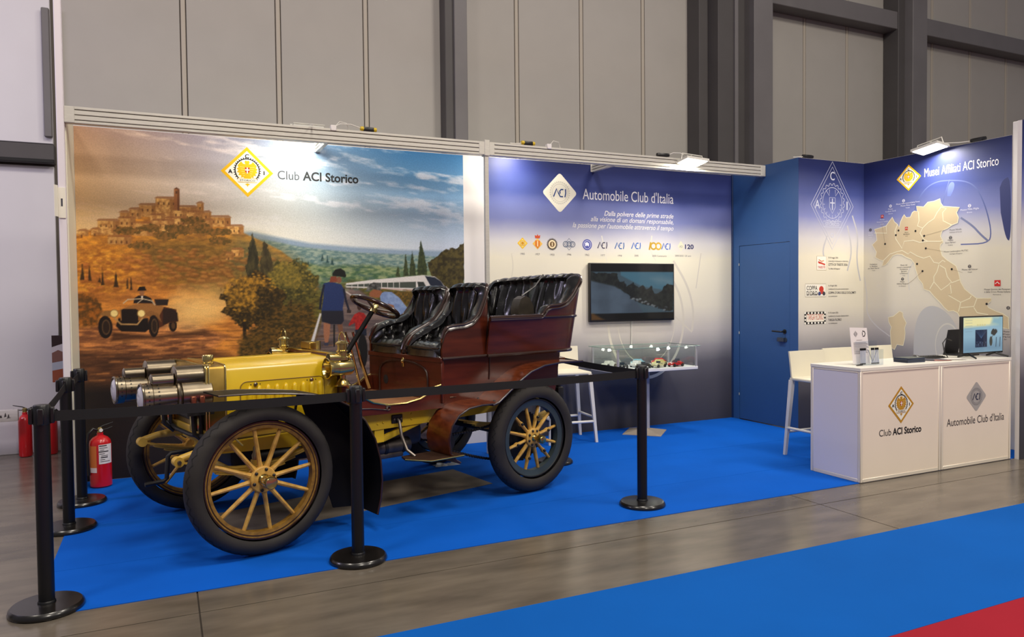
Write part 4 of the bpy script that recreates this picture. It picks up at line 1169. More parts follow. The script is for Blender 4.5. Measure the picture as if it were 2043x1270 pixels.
# ================================================================ VINTAGE CAR
# local axes: u (x) runs from the front axle to the back, v (y) from the near wheels to the far ones, z up
car = thing('vintage_car', 'yellow and mahogany vintage open touring car with black leather seats and spoked wheels', 'car', (0.104, -2.569, 0.004), R_(14.7))
M_yel = mat('yellow_paint', (216, 180, 22), 0.32, 0, 0.04, 5, coat=0.4)
M_ywood = mat('worn_yellow_wood', (208, 166, 80), 0.5, 0, 0, 26, 0.05, 90, rgb2=(176, 130, 56))
M_frame = mat('yellow_chassis', (212, 172, 72), 0.42, 0, 0.06, 9)
M_framey = mat('yellow_chassis_side', (226, 188, 40), 0.38, 0, 0.05, 9)
M_brass = mat('brass', (204, 184, 120), 0.22, 1.0, 0.10, 12)
M_brassr = mat('radiator_brass', (176, 144, 72), 0.34, 1.0, 0.16, 8)
M_nick = mat('aged_nickel', (146, 134, 114), 0.28, 1.0, 0.14, 10)
M_mah = mat('mahogany', (86, 34, 16), 0.28, 0, 0, 2.5, 0.015, 40, stretch=(1.0, 1.0, 8), rgb2=(60, 21, 10), coat=0.3)
M_mahf = mat('mahogany_fender', (112, 54, 26), 0.3, 0, 0, 7, 0.03, 60, stretch=(5, 1.5, 2), rgb2=(74, 28, 12), coat=0.4)
M_bead = mat('dark_beading', (46, 24, 16), 0.3, 0, coat=0.3)
M_leather = mat('black_leather', (15, 14, 14), 0.27, 0, 0.2, 16, 0.10, 60, coat=0.3)
M_rubber = mat('tyre_rubber', (38, 34, 31), 0.72, 0, 0.16, 8, 0.06, 120)
M_rubber_d = mat('tyre_groove', (20, 19, 19), 0.85)
M_dark = mat('oily_black', (22, 21, 21), 0.5, 0, 0.2, 20)
M_blackpaint = mat('black_fender_paint', (12, 10, 9), 0.6, 0, 0.15, 8, spec=.2)
M_steelg = mat('bare_steel', (120, 112, 106), 0.4, 0.8, 0.12, 14)
M_castal = mat('cast_alloy', (92, 84, 80), 0.5, 0.6, 0.15, 18)
M_board = mat('floor_board', (150, 104, 70), 0.5, 0, 0.12, 6, stretch=(2, 9, 9))
M_teal = mat('dark_teal_felloe', (50, 62, 66), 0.45, 0, 0.1, 14)
M_rim = mat('worn_ochre_rim', (150, 112, 42), 0.42, 0, 0, 30, 0.05, 90, rgb2=(112, 80, 30))
M_lens = mat('lamp_lens', (206, 204, 214), 0.12, 0, 0.04, 10, coat=0.6)
VC = 0.655

# ---- wheels
def wheel(u, v, R, side, front, rot):
    # side -1: outer face looks to the near side, +1: to the far side
    rim_o = R * (0.765 if front else 0.705)
    rim_i = rim_o - (0.036 if front else 0.046)
    fm = M_rim if front else M_teal
    c = (u, v, R)
    ax = (0, 1, 0)
    rim = MB()
    rim.lathe([(rim_i, -0.026), (rim_o - 0.004, -0.032), (rim_o + 0.008, -0.036), (rim_o + 0.008, 0.036), (rim_o - 0.004, 0.032), (rim_i, 0.026), (rim_i, -0.026)], c, ax, 56, cap=False)
    w_ = obj('wheel', rim, fm, car)
    ty = MB()
    sr = (R - rim_o) / 2 + 0.004
    prof = []
    for i in range(21):
        a = R_(-128) + R_(256) * i / 20
        x = math.cos(a)
        prof.append((R - sr + sr * x, 0.066 * math.sin(a)))
    ty.lathe(prof, c, ax, 64, cap=False)
    t_ = obj('tyre', ty, M_rubber, w_)
    # zigzag tread cut into both shoulders
    zz = MB()
    n = 90
    for sgn in (-1, 1):
        for k_ in range(n):
            a0 = 2 * PI * k_ / n
            a1 = 2 * PI * (k_ + 1) / n
            y0, y1 = (0.026, 0.044) if k_ % 2 else (0.044, 0.026)
            pts = []
            for (aa, yy) in ((a0, y0), (a1, y1)):
                for dy in (-0.0035, 0.0035):
                    r3 = R - sr + sr * math.sqrt(1 - ((yy + dy) / 0.066) ** 2) + 0.0013
                    pts.append((u + r3 * math.cos(aa), v + sgn * (yy + dy), R + r3 * math.sin(aa)))
            zz.add(pts, [(0, 1, 3, 2)])
    obj('tread_groove', zz, M_rubber_d, w_, False)['kind'] = 'stuff'
    for s_ in (-1, 1):
        obj('rim_flange', MB().ring((u, v + s_ * 0.035, R), ax, rim_o + 0.004, 0.006, 56, 6), M_bead if front else M_dark, w_)
        if front:
            obj('rim_line', MB().ring((u, v + s_ * 0.030, R), ax, rim_o - 0.014, 0.0035, 56, 6), M_bead, w_)
    # spokes
    for k_ in range(12):
        a = rot + 2 * PI * k_ / 12
        d = Vector((math.cos(a), 0, math.sin(a)))
        q = Vector((-math.sin(a), 0, math.cos(a)))
        sp = MB()
        cc = Vector(c)
        prof_ = [(0.070, 0.019, 0.014), (0.11, 0.0145, 0.018), (0.17, 0.014, 0.017), (rim_i * 0.8, 0.013, 0.015), (rim_i + 0.004, 0.0118, 0.013)]
        if not front and k_ % 2 == 0:
            prof_ = [(0.062, 0.016, 0.013), (0.10, 0.012, 0.016), (0.145, 0.013, 0.018), (0.165, 0.021, 0.020), (0.185, 0.013, 0.018), (rim_i + 0.004, 0.0115, 0.0125)]
        vs = []
        for rr, wq, dv in prof_:
            for j in range(8):
                an = 2 * PI * j / 8
                vs.append(cc + d * rr + q * (wq * math.cos(an)) + Vector((0, dv * math.sin(an), 0)))
        m_ = len(prof_)
        sp.add(vs, [(i * 8 + j, i * 8 + (j + 1) % 8, (i + 1) * 8 + (j + 1) % 8, (i + 1) * 8 + j) for i in range(m_ - 1) for j in range(8)] + [tuple(range(8))[::-1], tuple((m_ - 1) * 8 + j for j in range(8))])
        obj('spoke', sp, M_ywood, w_)
        if not front and k_ % 2 == 0:
            pb = cc + d * 0.165
            obj('spoke_bolt', MB().lathe([(0.011, 0), (0.011, 0.012), (0.006, 0.018)], (pb.x, v + side * 0.018, pb.z), (0, side, 0), 10), M_dark, w_)
    hr = 0.080 if front else 0.074
    obj('hub_flange', MB().lathe([(hr, 0.0), (hr, 0.024), (hr - 0.006, 0.030), (0.040, 0.034)], (u, v, R), (0, side, 0), 28), M_ywood, w_)
    obj('hub_drum', MB().lathe([(hr - .004, 0.0), (hr - .004, 0.05)], (u, v, R), (0, -side, 0), 24), M_dark if not front else M_ywood, w_)
    for k_ in range(8 if not front else 6):
        a = 2 * PI * k_ / (8 if not front else 6) + .3
        obj('hub_bolt', MB().lathe([(0.010, 0), (0.010, 0.008), (0.005, 0.012)], (u + (hr - 0.017) * math.cos(a), v + side * 0.030, R + (hr - 0.017) * math.sin(a)), (0, side, 0), 8), M_dark, w_)
    ln = 0.150 if front else 0.140
    cr_ = 0.040 if front else 0.032
    obj('axle_cap', MB().lathe([(cr_ + .002, 0.025), (cr_ - .004, 0.04), (cr_ - .012, 0.05), (cr_ - .012, 0.085), (cr_, 0.089), (cr_, ln - 0.008), (cr_ - .006, ln), (0.008, ln + 0.004)], (u, v, R), (0, side, 0), 20), M_brass, w_)
    return w_
RF, RR = 0.456, 0.428
UR = 2.18
wheel(0, 0, RF, -1, True, R_(8))
wheel(0, 1.33, RF, 1, True, R_(20))
wheel(UR, 0, RR, -1, False, R_(14))
wheel(UR, 1.33, RR, 1, False, R_(3))
vs_ = MB()
vs_.tube([(-0.155, -0.01, RF + 0.262), (-0.12, -0.02, RF + 0.222)], 0.006, 8)
obj('tyre_valve', vs_, M_brass, car)

# ---- chassis
for s_, v0 in ((-1, 0.215), (1, 1.045)):
    fr = MB()
    side = [(-0.20, 0.60), (0.42, 0.575), (0.82, 0.612), (1.45, 0.618), (1.9, 0.63), (2.5, 0.66), (2.5, 0.75), (1.9, 0.725), (1.45, 0.712), (0.78, 0.722), (0.42, 0.675), (-0.20, 0.66)]
    fr.prism(side, lambda a, b_, d: (a, d, b_), v0, v0 + 0.05)
    fo = obj('frame_rail', fr, M_framey, car, False)
    for (bu, bz) in ((0.92, .655), (0.965, .66), (1.20, .695), (1.20, .66)):
        obj('rivet', MB().lathe([(0.010, 0), (0.007, 0.006), (0.0, 0.008)], (bu, v0 + (0 if s_ < 0 else .05), bz), (0, s_, 0), 10), M_framey, fo)
    hn = MB()
    hn.tube([(-0.10, v0 + .025, 0.63), (-0.20, v0 + .025, 0.628), (-0.32, v0 + .025, 0.618), (-0.39, v0 + .025, 0.60), (-0.418, v0 + .025, 0.585)], [0.034, 0.030, 0.022, 0.022, 0.026], 10)
    hn.lathe([(0.030, -0.03), (0.030, 0.03)], (-0.415, v0 + .025, 0.582), (0, 1, 0), 18)
    obj('dumb_iron', hn, M_frame, car)
    obj('shackle_bolt', MB().lathe([(0.013, 0), (0.011, 0.012)], (-0.415, v0 + .025 + s_ * .03, 0.582), (0, s_, 0), 10), M_steelg, car)
    sp = MB()
    for q in range(4):
        sp.strip([(-0.41 + q * .07 + i / 10 * (0.86 - q * .14), 0.575 - q * 0.013 - 0.09 * math.sin(PI * (q * .07 + i / 10 * (0.86 - q * .14)) / .86)) for i in range(11)], lambda a, b_, d: (a, d, b_), v0 + .005, v0 + .05, 0.011)
    obj('front_spring', sp, M_frame, car)
    sp = MB()
    for q in range(4):
        sp.strip([(1.62 + q * .08 + i / 10 * (1.10 - q * .16), 0.60 - q * 0.014 - 0.085 * math.sin(PI * (q * .08 + i / 10 * (1.10 - q * .16)) / 1.1)) for i in range(11)], lambda a, b_, d: (a, d, b_), v0 + .0, v0 + .045, 0.012)
    obj('rear_spring', sp, M_frame, car)
cx_ = MB()
cx_.box(-0.16, -0.09, 0.265, 1.045, 0.60, 0.66)
cx_.box(0.55, 0.62, 0.265, 1.045, 0.60, 0.70)
cx_.box(1.5, 1.57, 0.265, 1.045, 0.62, 0.70)
cx_.box(2.42, 2.49, 0.265, 1.045, 0.67, 0.74)
obj('cross_members', cx_, M_frame, car, False)
fa = MB()
fa.tube([(0, 0.03, RF), (0, 0.14, RF - .01), (0, 0.22, RF - .035), (0, 1.11, RF - .035), (0, 1.19, RF - .01), (0, 1.30, RF)], 0.028, 10)
obj('front_axle', fa, M_frame, car)
for vv in (0.11, 1.22):
    kp = MB()
    kp.cyl((0, vv, RF - .09), (0, vv, RF + .10), 0.026)
    obj('king_pin', kp, M_frame, car)
    obj('oil_cup', MB().lathe([(0.018, 0), (0.020, 0.03), (0.012, 0.045), (0.012, 0.07), (0.006, 0.085)], (0, vv, RF + .10), (0, 0, 1), 14), M_nick, car)
tr = MB()
tr.tube([(0.13, 0.12, RF - .05), (0.13, 1.20, RF - .05)], 0.014, 10)
tr.tube([(0.0, 0.12, RF - .05), (0.13, 0.12, RF - .05)], 0.016, 8)
tr.tube([(0.0, 1.2, RF - .05), (0.13, 1.2, RF - .05)], 0.016, 8)
tr.lathe([(0.028, -0.03), (0.028, 0.03)], (0.13, 0.30, RF - .05), (0, 0, 1), 12)
obj('track_rod', tr, M_frame, car)
obj('drag_link', MB().tube([(0.10, 1.13, RF + .02), (0.62, 1.10, 0.62)], 0.013, 8), M_dark, car)
ra = MB()
ra.cyl((UR, 0.03, RR), (UR, 1.30, RR), 0.032)
obj('rear_axle', ra, M_dark, car)
for vv in (0.12, 1.21):
    sk = MB()
    sk.lathe([(0.19, -0.008), (0.19, 0.008)], (UR, vv, RR), (0, 1, 0), 40)
    for i in range(40):
        a = 2 * PI * i / 40
        sk.box(UR + .193 * math.cos(a) - .006, UR + .193 * math.cos(a) + .006, vv - .006, vv + .006, RR + .193 * math.sin(a) - .006, RR + .193 * math.sin(a) + .006)
    obj('chain_sprocket', sk, M_dark, car)
    obj('brake_drum', MB().lathe([(0.13, 0), (0.13, 0.06), (0.12, 0.065)], (UR, vv + (.01 if vv < .6 else -.075), RR), (0, 1, 0), 32), M_castal, car)
    for za, zb in ((RR + .195, 0.52), (RR - .195, 0.41)):
        ch = MB()
        for i in range(30):
            t = i / 29
            pu = UR - 0.72 * t
            pz = za * (1 - t) + zb * t - 0.03 * math.sin(PI * t)
            ch.rbox(pu - .011, pu + .011, vv - .009, vv + .009, pz - .009, pz + .009, .003, 1)
        obj('drive_chain', ch, M_dark, car)['kind'] = 'stuff'
    obj('front_sprocket', MB().lathe([(0.062, -0.01), (0.062, 0.01)], (1.45, vv, 0.465), (0, 1, 0), 24), M_dark, car)
gb = MB()
gb.rbox(0.88, 1.42, 0.40, 0.92, 0.42, 0.60, 0.05, 3)
gb.cyl((0.86, 0.40, 0.44), (1.28, 0.40, 0.44), 0.055, n=20)
gb.rbox(0.90, 1.22, 0.36, 0.62, 0.36, 0.40, 0.012, 2)
gb.cyl((1.05, 0.44, 0.30), (1.05, 0.44, 0.37), 0.018, n=12)
obj('gearbox', gb, M_castal, car)
for pu in (0.93, 1.07, 1.22):
    obj('gearbox_clamp', MB().lathe([(0.060, -0.012), (0.060, 0.012)], (pu, 0.40, 0.44), (1, 0, 0), 20), M_dark, car)
eng = MB()
eng.rbox(-0.05, 0.55, 0.42, 0.90, 0.45, 0.74, 0.04, 2)
eng.rbox(0.55, 0.90, 0.50, 0.80, 0.48, 0.66, 0.03, 2)
eng.cyl((0.1, 0.40, 0.50), (0.5, 0.40, 0.50), 0.05, n=16)
obj('engine_case', eng, M_dark, car)
st = MB()
st.tube([(0.84, 0.27, 0.512), (1.0, 0.27, 0.535), (1.16, 0.25, 0.59), (1.30, 0.24, 0.635)], 0.019, 8, flat=1.4)
st.box(0.90, 0.975, 0.225, 0.25, 0.52, 0.64)
obj('subframe_strut', st, M_framey, car)
# running-board step with its hanger
sp = MB()
sp.prism([(1.03, 0.03), (1.14, -0.13), (1.42, -0.13), (1.42, 0.13), (1.06, 0.13)], lambda a, b_, d: (a, b_, d), 0.405, 0.419)
obj('step_plate', sp, mat('step_tread', (58, 38, 28), 0.5, 0.2, 0.15, 20, 0.1, 60), car)
obj('step_rim', MB().tube([(1.03, 0.03, .414), (1.14, -0.132, .414), (1.42, -0.132, .414)], 0.005, 6), M_brass, car)
obj('step_hanger', MB().tube([(1.075, 0.205, 0.675), (1.078, 0.185, 0.66), (1.08, 0.16, 0.56), (1.10, 0.12, 0.46), (1.13, 0.06, 0.418)], 0.012, 8), M_steelg, car)
pb = MB()
pb.rbox(1.03, 1.12, 0.204, 0.216, 0.645, 0.705, 0.004, 1)
obj('hanger_plate', pb, M_dark, car)
for pu in (1.047, 1.103):
    obj('plate_bolt', MB().lathe([(0.009, 0), (0.007, 0.008)], (pu, 0.204, 0.675), (0, -1, 0), 10), M_steelg, car)

# ---- front mudguards (black) and rear mudguards (mahogany)
def uvz(a, b_, d):
    return (a, d, b_)
fpath = [(-0.29, 0.992), (-0.10, 0.988), (0.10, 0.972), (0.28, 0.95), (0.42, 0.915), (0.54, 0.85), (0.64, 0.75), (0.71, 0.62), (0.748, 0.48), (0.758, 0.34), (0.745, 0.22), (0.72, 0.12)]
for v0, v1 in ((-0.12, 0.14), (1.19, 1.45)):
    g = obj('front_mudguard', MB().strip(fpath, uvz, v0, v1, 0.008), M_blackpaint, car)
    for vv in (v0, v1):
        obj('mudguard_bead', MB().tube([(a, vv, b_ + .004) for a, b_ in fpath], 0.006, 6), M_bead, g)
    obj('mudguard_stay', MB().tube([(0.30, v1 if v0 < .5 else v0, 0.945), (0.30, 0.24 if v0 < .5 else 1.07, 0.68)], 0.009, 8), M_dark, g)
    obj('splash_apron', MB().prism([(0.30, 0.94), (0.42, 0.912), (0.54, 0.848), (0.64, 0.748), (0.71, 0.618), (0.748, 0.478), (0.757, 0.34), (0.743, 0.22), (0.72, 0.13), (0.53, 0.15), (0.47, 0.35), (0.44, 0.55), (0.36, 0.75)], uvz, (0.135 if v0 < .5 else 1.19), (0.145 if v0 < .5 else 1.2)), M_blackpaint, g, False)
rpath = [(2.64, 1.012), (2.40, 1.018), (2.22, 1.004), (2.08, 0.965), (1.96, 0.90), (1.86, 0.83), (1.76, 0.762), (1.70, 0.745)]
rpath2 = [(1.74, 0.752), (1.60, 0.755), (1.48, 0.742), (1.39, 0.70), (1.33, 0.63), (1.305, 0.54), (1.315, 0.45), (1.36, 0.385), (1.40, 0.36)]
for v0, v1 in ((-0.115, 0.165), (1.165, 1.445)):
    g = obj('rear_mudguard', MB().strip(rpath, uvz, v0, v1, 0.010), M_mahf, car)
    obj('mudguard_toe', MB().strip(rpath2, uvz, v0, v1, -0.010), M_mahf, g)
    for vv in (v0, v1):
        obj('mudguard_bead', MB().tube([(a, vv, b_) for a, b_ in rpath], 0.008, 6), M_bead, g)
        obj('toe_bead', MB().tube([(a, vv, b_) for a, b_ in rpath2], 0.007, 6), M_bead, g)
    for vv in (v0 + .04, v1 - .04):
        obj('mudguard_bolt', MB().lathe([(0.010, 0), (0.006, 0.008)], (1.745, vv, 0.765), (0, 0, 1), 8), M_dark, g)

# ---- bonnet and radiator
HV0, HV1 = 0.28, 1.03
def hood_sec(u, zt, zb, v0, v1, ch=0.035, crown=0.012):
    vm = (v0 + v1) / 2
    return [(u, v0, zb), (u, v0, zt - ch), (u, v0 + ch * .35, zt - ch * .3), (u, v0 + ch, zt), (u, vm, zt + crown), (u, v1 - ch, zt), (u, v1 - ch * .35, zt - ch * .3), (u, v1, zt - ch), (u, v1, zb)]
hs = [hood_sec(-0.112, 1.130, 0.735, HV0, HV1), hood_sec(0.2, 1.132, 0.735, HV0, HV1), hood_sec(0.64, 1.136, 0.735, HV0 - .01, HV1 + .01)]
hb = MB()
vs = [p for s_ in hs for p in s_]
hb.add(vs, [(k_ * 9 + i, k_ * 9 + i + 1, (k_ + 1) * 9 + i + 1, (k_ + 1) * 9 + i) for k_ in range(2) for i in range(8)] + [tuple(range(9))[::-1], tuple(18 + i for i in range(9))])
bon = obj('bonnet', hb, M_yel, car)
obj('bonnet_hinge', MB().cyl((-0.105, VC, 1.144), (0.63, VC, 1.15), 0.005, n=8), M_yel, bon)
for vv, s_ in ((HV0, -1), (HV1, 1)):
    pn = MB()
    pp = []
    x0, x1, z0, z1, rr = -0.022, 0.548, 0.845, 1.022, 0.04
    for cx, cz, a0 in ((x1 - rr, z1 - rr, 0), (x0 + rr, z1 - rr, 90)):
        for i in range(5):
            a = R_(a0 + 90 * i / 4)
            pp.append((cx + rr * math.cos(a), cz + rr * math.sin(a)))
    pp += [(x0, z0), (x1, z0)]
    pn.prism(pp, uvz, vv, vv + s_ * 0.006)
    obj('louvre_panel', pn, M_yel, bon)
    obj('panel_edge', MB().tube([(a, vv + s_ * .006, b_) for a, b_ in [(x1, z0)] + pp[:10] + [(x0, z0)]], 0.003, 6), mat('old_yellow_edge', (120, 92, 30), 0.6), bon)
    for i in range(9):
        uu = 0.035 + i * 0.060
        lv = MB()
        lv.tube([(uu, vv + s_ * .004, 0.86), (uu, vv + s_ * .008, 0.90), (uu, vv + s_ * .010, 0.965), (uu + .003, vv + s_ * .006, 0.985), (uu + .004, vv + s_ * .002, 0.995)], [0.017, 0.018, 0.018, 0.014, 0.004], 10)
        obj('louvre', lv, M_yel, bon)
    for uu in (0.075, 0.455):
        obj('panel_catch', MB().lathe([(0.013, 0), (0.013, 0.008), (0.007, 0.014)], (uu, vv + s_ * .006, 1.002), (0, s_, 0), 14), M_nick, bon)
        for du in (-.03, .03):
            obj('panel_rivet', MB().lathe([(0.004, 0), (0.003, 0.003)], (uu + du, vv + s_ * .006, 1.002), (0, s_, 0), 8), M_dark, bon)
rad = MB()
secs = [hood_sec(-0.232, 1.136, 0.74, HV0 - .004, HV1 + .004, .02, .012), hood_sec(-0.112, 1.136, 0.74, HV0 - .004, HV1 + .004, .02, .012)]
vs = [p for s_ in secs for p in s_]
rad.add(vs, [(i, i + 1, 9 + i + 1, 9 + i) for i in range(8)] + [tuple(range(9))[::-1], tuple(9 + i for i in range(9))])
rd = obj('radiator', rad, M_brassr, car)
for uu in (-0.232, -0.215, -0.114):
    e = MB()
    e.tube([(uu, p[1] + (.002 if p[1] > VC else -.002), p[2] + .001) for p in hood_sec(uu, 1.137, 0.74, HV0 - .004, HV1 + .004, .02, .012)], 0.006, 6)
    obj('radiator_seam', e, M_brass, rd)
obj('radiator_core', MB().rbox(-0.238, -0.230, HV0 + .05, HV1 - .05, 0.77, 1.08, 0.004, 1), mat('radiator_core', (46, 40, 34), 0.6, 0.4, 0.3, 80, 0.4, 300), rd)
obj('radiator_cap', MB().lathe([(0.036, 0), (0.036, 0.012), (0.030, 0.014), (0.030, 0.022), (0.034, 0.024), (0.034, 0.052), (0.030, 0.058), (0.0, 0.060)], (-0.172, 0.42, 1.139), (0, 0, 1), 24), M_brass, rd)
obj('radiator_apron', MB().rbox(-0.235, 0.62, HV0 + .02, HV1 - .02, 0.66, 0.737, 0.01, 1), M_frame, car)

# ---- big headlamps at the front
def headlamp(vv, uoff, name_):
    z0 = 0.965
    u0 = -0.585 + uoff
    bd = MB()
    bd.lathe([(0.078, 0.0), (0.088, 0.004), (0.088, 0.05), (0.082, 0.055), (0.080, 0.185), (0.096, 0.19), (0.100, 0.20), (0.096, 0.21), (0.092, 0.215)], (u0, vv, z0), (1, 0, 0), 36)
    h = obj('headlamp', bd, M_nick, car)
    obj('lamp_lens', MB().lathe([(0.077, 0.0), (0.06, -0.012), (0.03, -0.020), (0.0, -0.022)], (u0 + .004, vv, z0), (1, 0, 0), 32, cap=False), M_lens, h)
    obj('lamp_bezel', MB().ring((u0 + .002, vv, z0), (1, 0, 0), 0.083, 0.008, 36, 8), M_nick, h)
    obj('lamp_chimney', MB().lathe([(0.036, 0.0), (0.042, 0.004), (0.042, 0.12), (0.038, 0.125)], (u0 + .055, vv, z0 + .098), (1, 0, 0), 24), M_nick, h)
    obj('rear_drum', MB().lathe([(0.098, 0.215), (0.098, 0.385), (0.09, 0.392)], (u0, vv, z0), (1, 0, 0), 36), M_nick, h)
    obj('top_cylinder', MB().lathe([(0.060, 0.0), (0.066, 0.004), (0.066, 0.200), (0.062, 0.205)], (u0 + .185, vv, z0 + .115), (1, 0, 0), 28), M_nick, h)
    for k_, a_ in enumerate((0, 1)):
        obj('clamp_knob', MB().rbox(u0 + .255 + .05 * a_, u0 + .285 + .05 * a_, vv - .112, vv - .092, z0 - .055, z0 + .0, .006, 1), mat('copper_knob', (150, 92, 70), .35, .8), h)
    ho = MB()
    for i in range(7):
        for rr_, uu in ((0.0885, .028), (0.0825, .085)):
            a = R_(100 + i * 17)
            ho.lathe([(0.005, 0), (0.005, 0.002)], (u0 + uu, vv + rr_ * math.cos(a), z0 + rr_ * math.sin(a)), (0, math.cos(a), math.sin(a)), 6)
    obj('vent_holes', ho, M_dark, h)['kind'] = 'stuff'
    br = MB()
    br.tube([(u0 + .29, vv, z0 - .09), (u0 + .30, vv, z0 - .25), (u0 + .36, vv, 0.66)], 0.014, 8)
    br.tube([(u0 + .34, vv, z0 - .09), (u0 + .34, vv, z0 - .25), (u0 + .38, vv, 0.66)], 0.012, 8)
    br.box(u0 + .24, u0 + .40, vv - .07, vv + .07, z0 - .125, z0 - .095)
    obj('lamp_bracket', br, M_dark, h)
    obj('gas_pot', MB().lathe([(0.05, 0), (0.052, 0.01), (0.052, 0.09), (0.045, 0.10)], (u0 + .345, vv + .06, z0 - .235), (0, 0, 1), 20), M_brass, h)
headlamp(0.345, 0.0, 'near')
headlamp(0.925, -0.02, 'far')
obj('lamp_crossbar', MB().tube([(-0.25, 0.25, 0.71), (-0.26, 0.5, 0.69), (-0.26, 0.8, 0.69), (-0.25, 1.06, 0.71)], 0.014, 8), M_dark, car)
obj('starting_crank', MB().tube([(-0.18, VC, 0.56), (-0.34, VC, 0.56), (-0.36, VC, 0.54), (-0.37, VC, 0.40), (-0.39, VC, 0.385), (-0.50, VC, 0.38)], 0.014, 10), M_dark, car)

# ---- dashboard, footwell
dsh = MB()
dsh.rbox(0.640, 0.672, 0.20, 1.11, 0.74, 1.165, 0.006, 2)
da = obj('dashboard', dsh, M_mah, car)
obj('dash_ledge', MB().rbox(0.635, 0.685, 0.19, 1.12, 1.160, 1.172, 0.004, 1), M_brass, da)
obj('dash_oiler', MB().rbox(0.66, 0.73, 0.74, 0.90, 1.172, 1.225, 0.006, 1), M_brassr, da)
obj('dash_oiler_glass', MB().cyl((0.70, 0.68, 1.172), (0.70, 0.68, 1.235), 0.018, n=14), M_brass, da)
sl = MB()
sill = [(0.66, 0.74), (1.42, 0.725), (1.42, 0.90), (1.35, 0.885), (1.30, 0.845), (1.22, 0.81), (1.10, 0.79), (0.96, 0.793), (0.84, 0.82), (0.76, 0.865), (0.70, 0.90), (0.66, 0.90)]
for v0 in (0.13, 1.15):
    obj('sill_panel', MB().prism(sill, uvz, v0, v0 + .03), M_mah, car, False)
    obj('sill_trim', MB().tube([(a, v0 + (-.002 if v0 < .5 else .032), b_ + .003) for a, b_ in sill[2:]], 0.008, 6), M_brass, car)
    obj('sill_scroll', MB().tube([(0.70, v0 - .004, 0.792)] + [(0.82 + .03 * i, v0 - .004, 0.783 - .005 * i) for i in range(5)] + [(0.955 + .018 * math.cos(a), v0 - .004, 0.772 + .014 * math.sin(a)) for a in [R_(90 - 40 * i) for i in range(10)]], 0.005, 6), M_bead, car)
obj('floor_board', MB().rbox(0.67, 1.42, 0.16, 1.15, 0.755, 0.775, 0.003, 1), M_board, car)
obj('toe_board', MB().prism([(0.67, 0.775), (0.80, 0.775), (0.672, 0.95)], uvz, 0.2, 1.11), M_board, car, False)
# steering column and wheel (far side)
a0, a1 = Vector((0.80, 0.90, 0.78)), Vector((1.30, 0.90, 1.475))
ax_ = (a1 - a0).normalized()
sc = MB().cyl(a0, a1 - ax_ * .02, 0.020, n=14)
scol = obj('steering_column', sc, M_blackpaint, car)
e1 = Vector((0, 1, 0))
e2 = ax_.cross(e1).normalized()
# the wheel lies flatter than square to the column
nax = (ax_ + Vector((-0.02, 0, 0.35))).normalized()
e2 = nax.cross(e1).normalized()
stw = obj('steering_wheel', MB().ring(a1, nax, 0.195, 0.019, 48, 10), mat('steering_wood', (44, 24, 16), 0.2, 0, 0.2, 10, coat=.6), car)
for k_ in range(4):
    an = R_(35 + 90 * k_)
    d = e1 * math.cos(an) + e2 * math.sin(an)
    obj('wheel_spoke', MB().tube([a1 - nax * .015 + d * .02, a1 - nax * .008 + d * .10, a1 + d * .19], [.012, .010, .009], 8), M_steelg, stw)
obj('wheel_hub', MB().lathe([(0.030, -0.05), (0.034, -0.03), (0.034, 0.0), (0.022, 0.02), (0.0, 0.026)], a1, nax, 18), M_brass, stw)
lv = MB()
lv.tube([(1.19, 1.08, 1.27), (1.22, 1.08, 1.18), (1.26, 1.08, 1.03), (1.34, 1.08, 0.80)], [0.010, 0.012, 0.015, 0.018], 8)
obj('brake_lever', lv, M_brass, car)
lv = MB()
lv.tube([(1.15, 1.13, 1.27), (1.20, 1.13, 1.13), (1.28, 1.13, 0.80)], [0.008, 0.010, 0.012], 8)
obj('gear_lever', lv, M_brass, car)
pd = MB()
pd.tube([(0.72, 0.36, 0.97), (0.90, 0.30, 0.80)], .014, 8)
pd.tube([(0.74, 0.75, 0.90), (0.86, 0.75, 0.86)], .012, 8)
obj('foot_pedal', pd, M_brass, car)

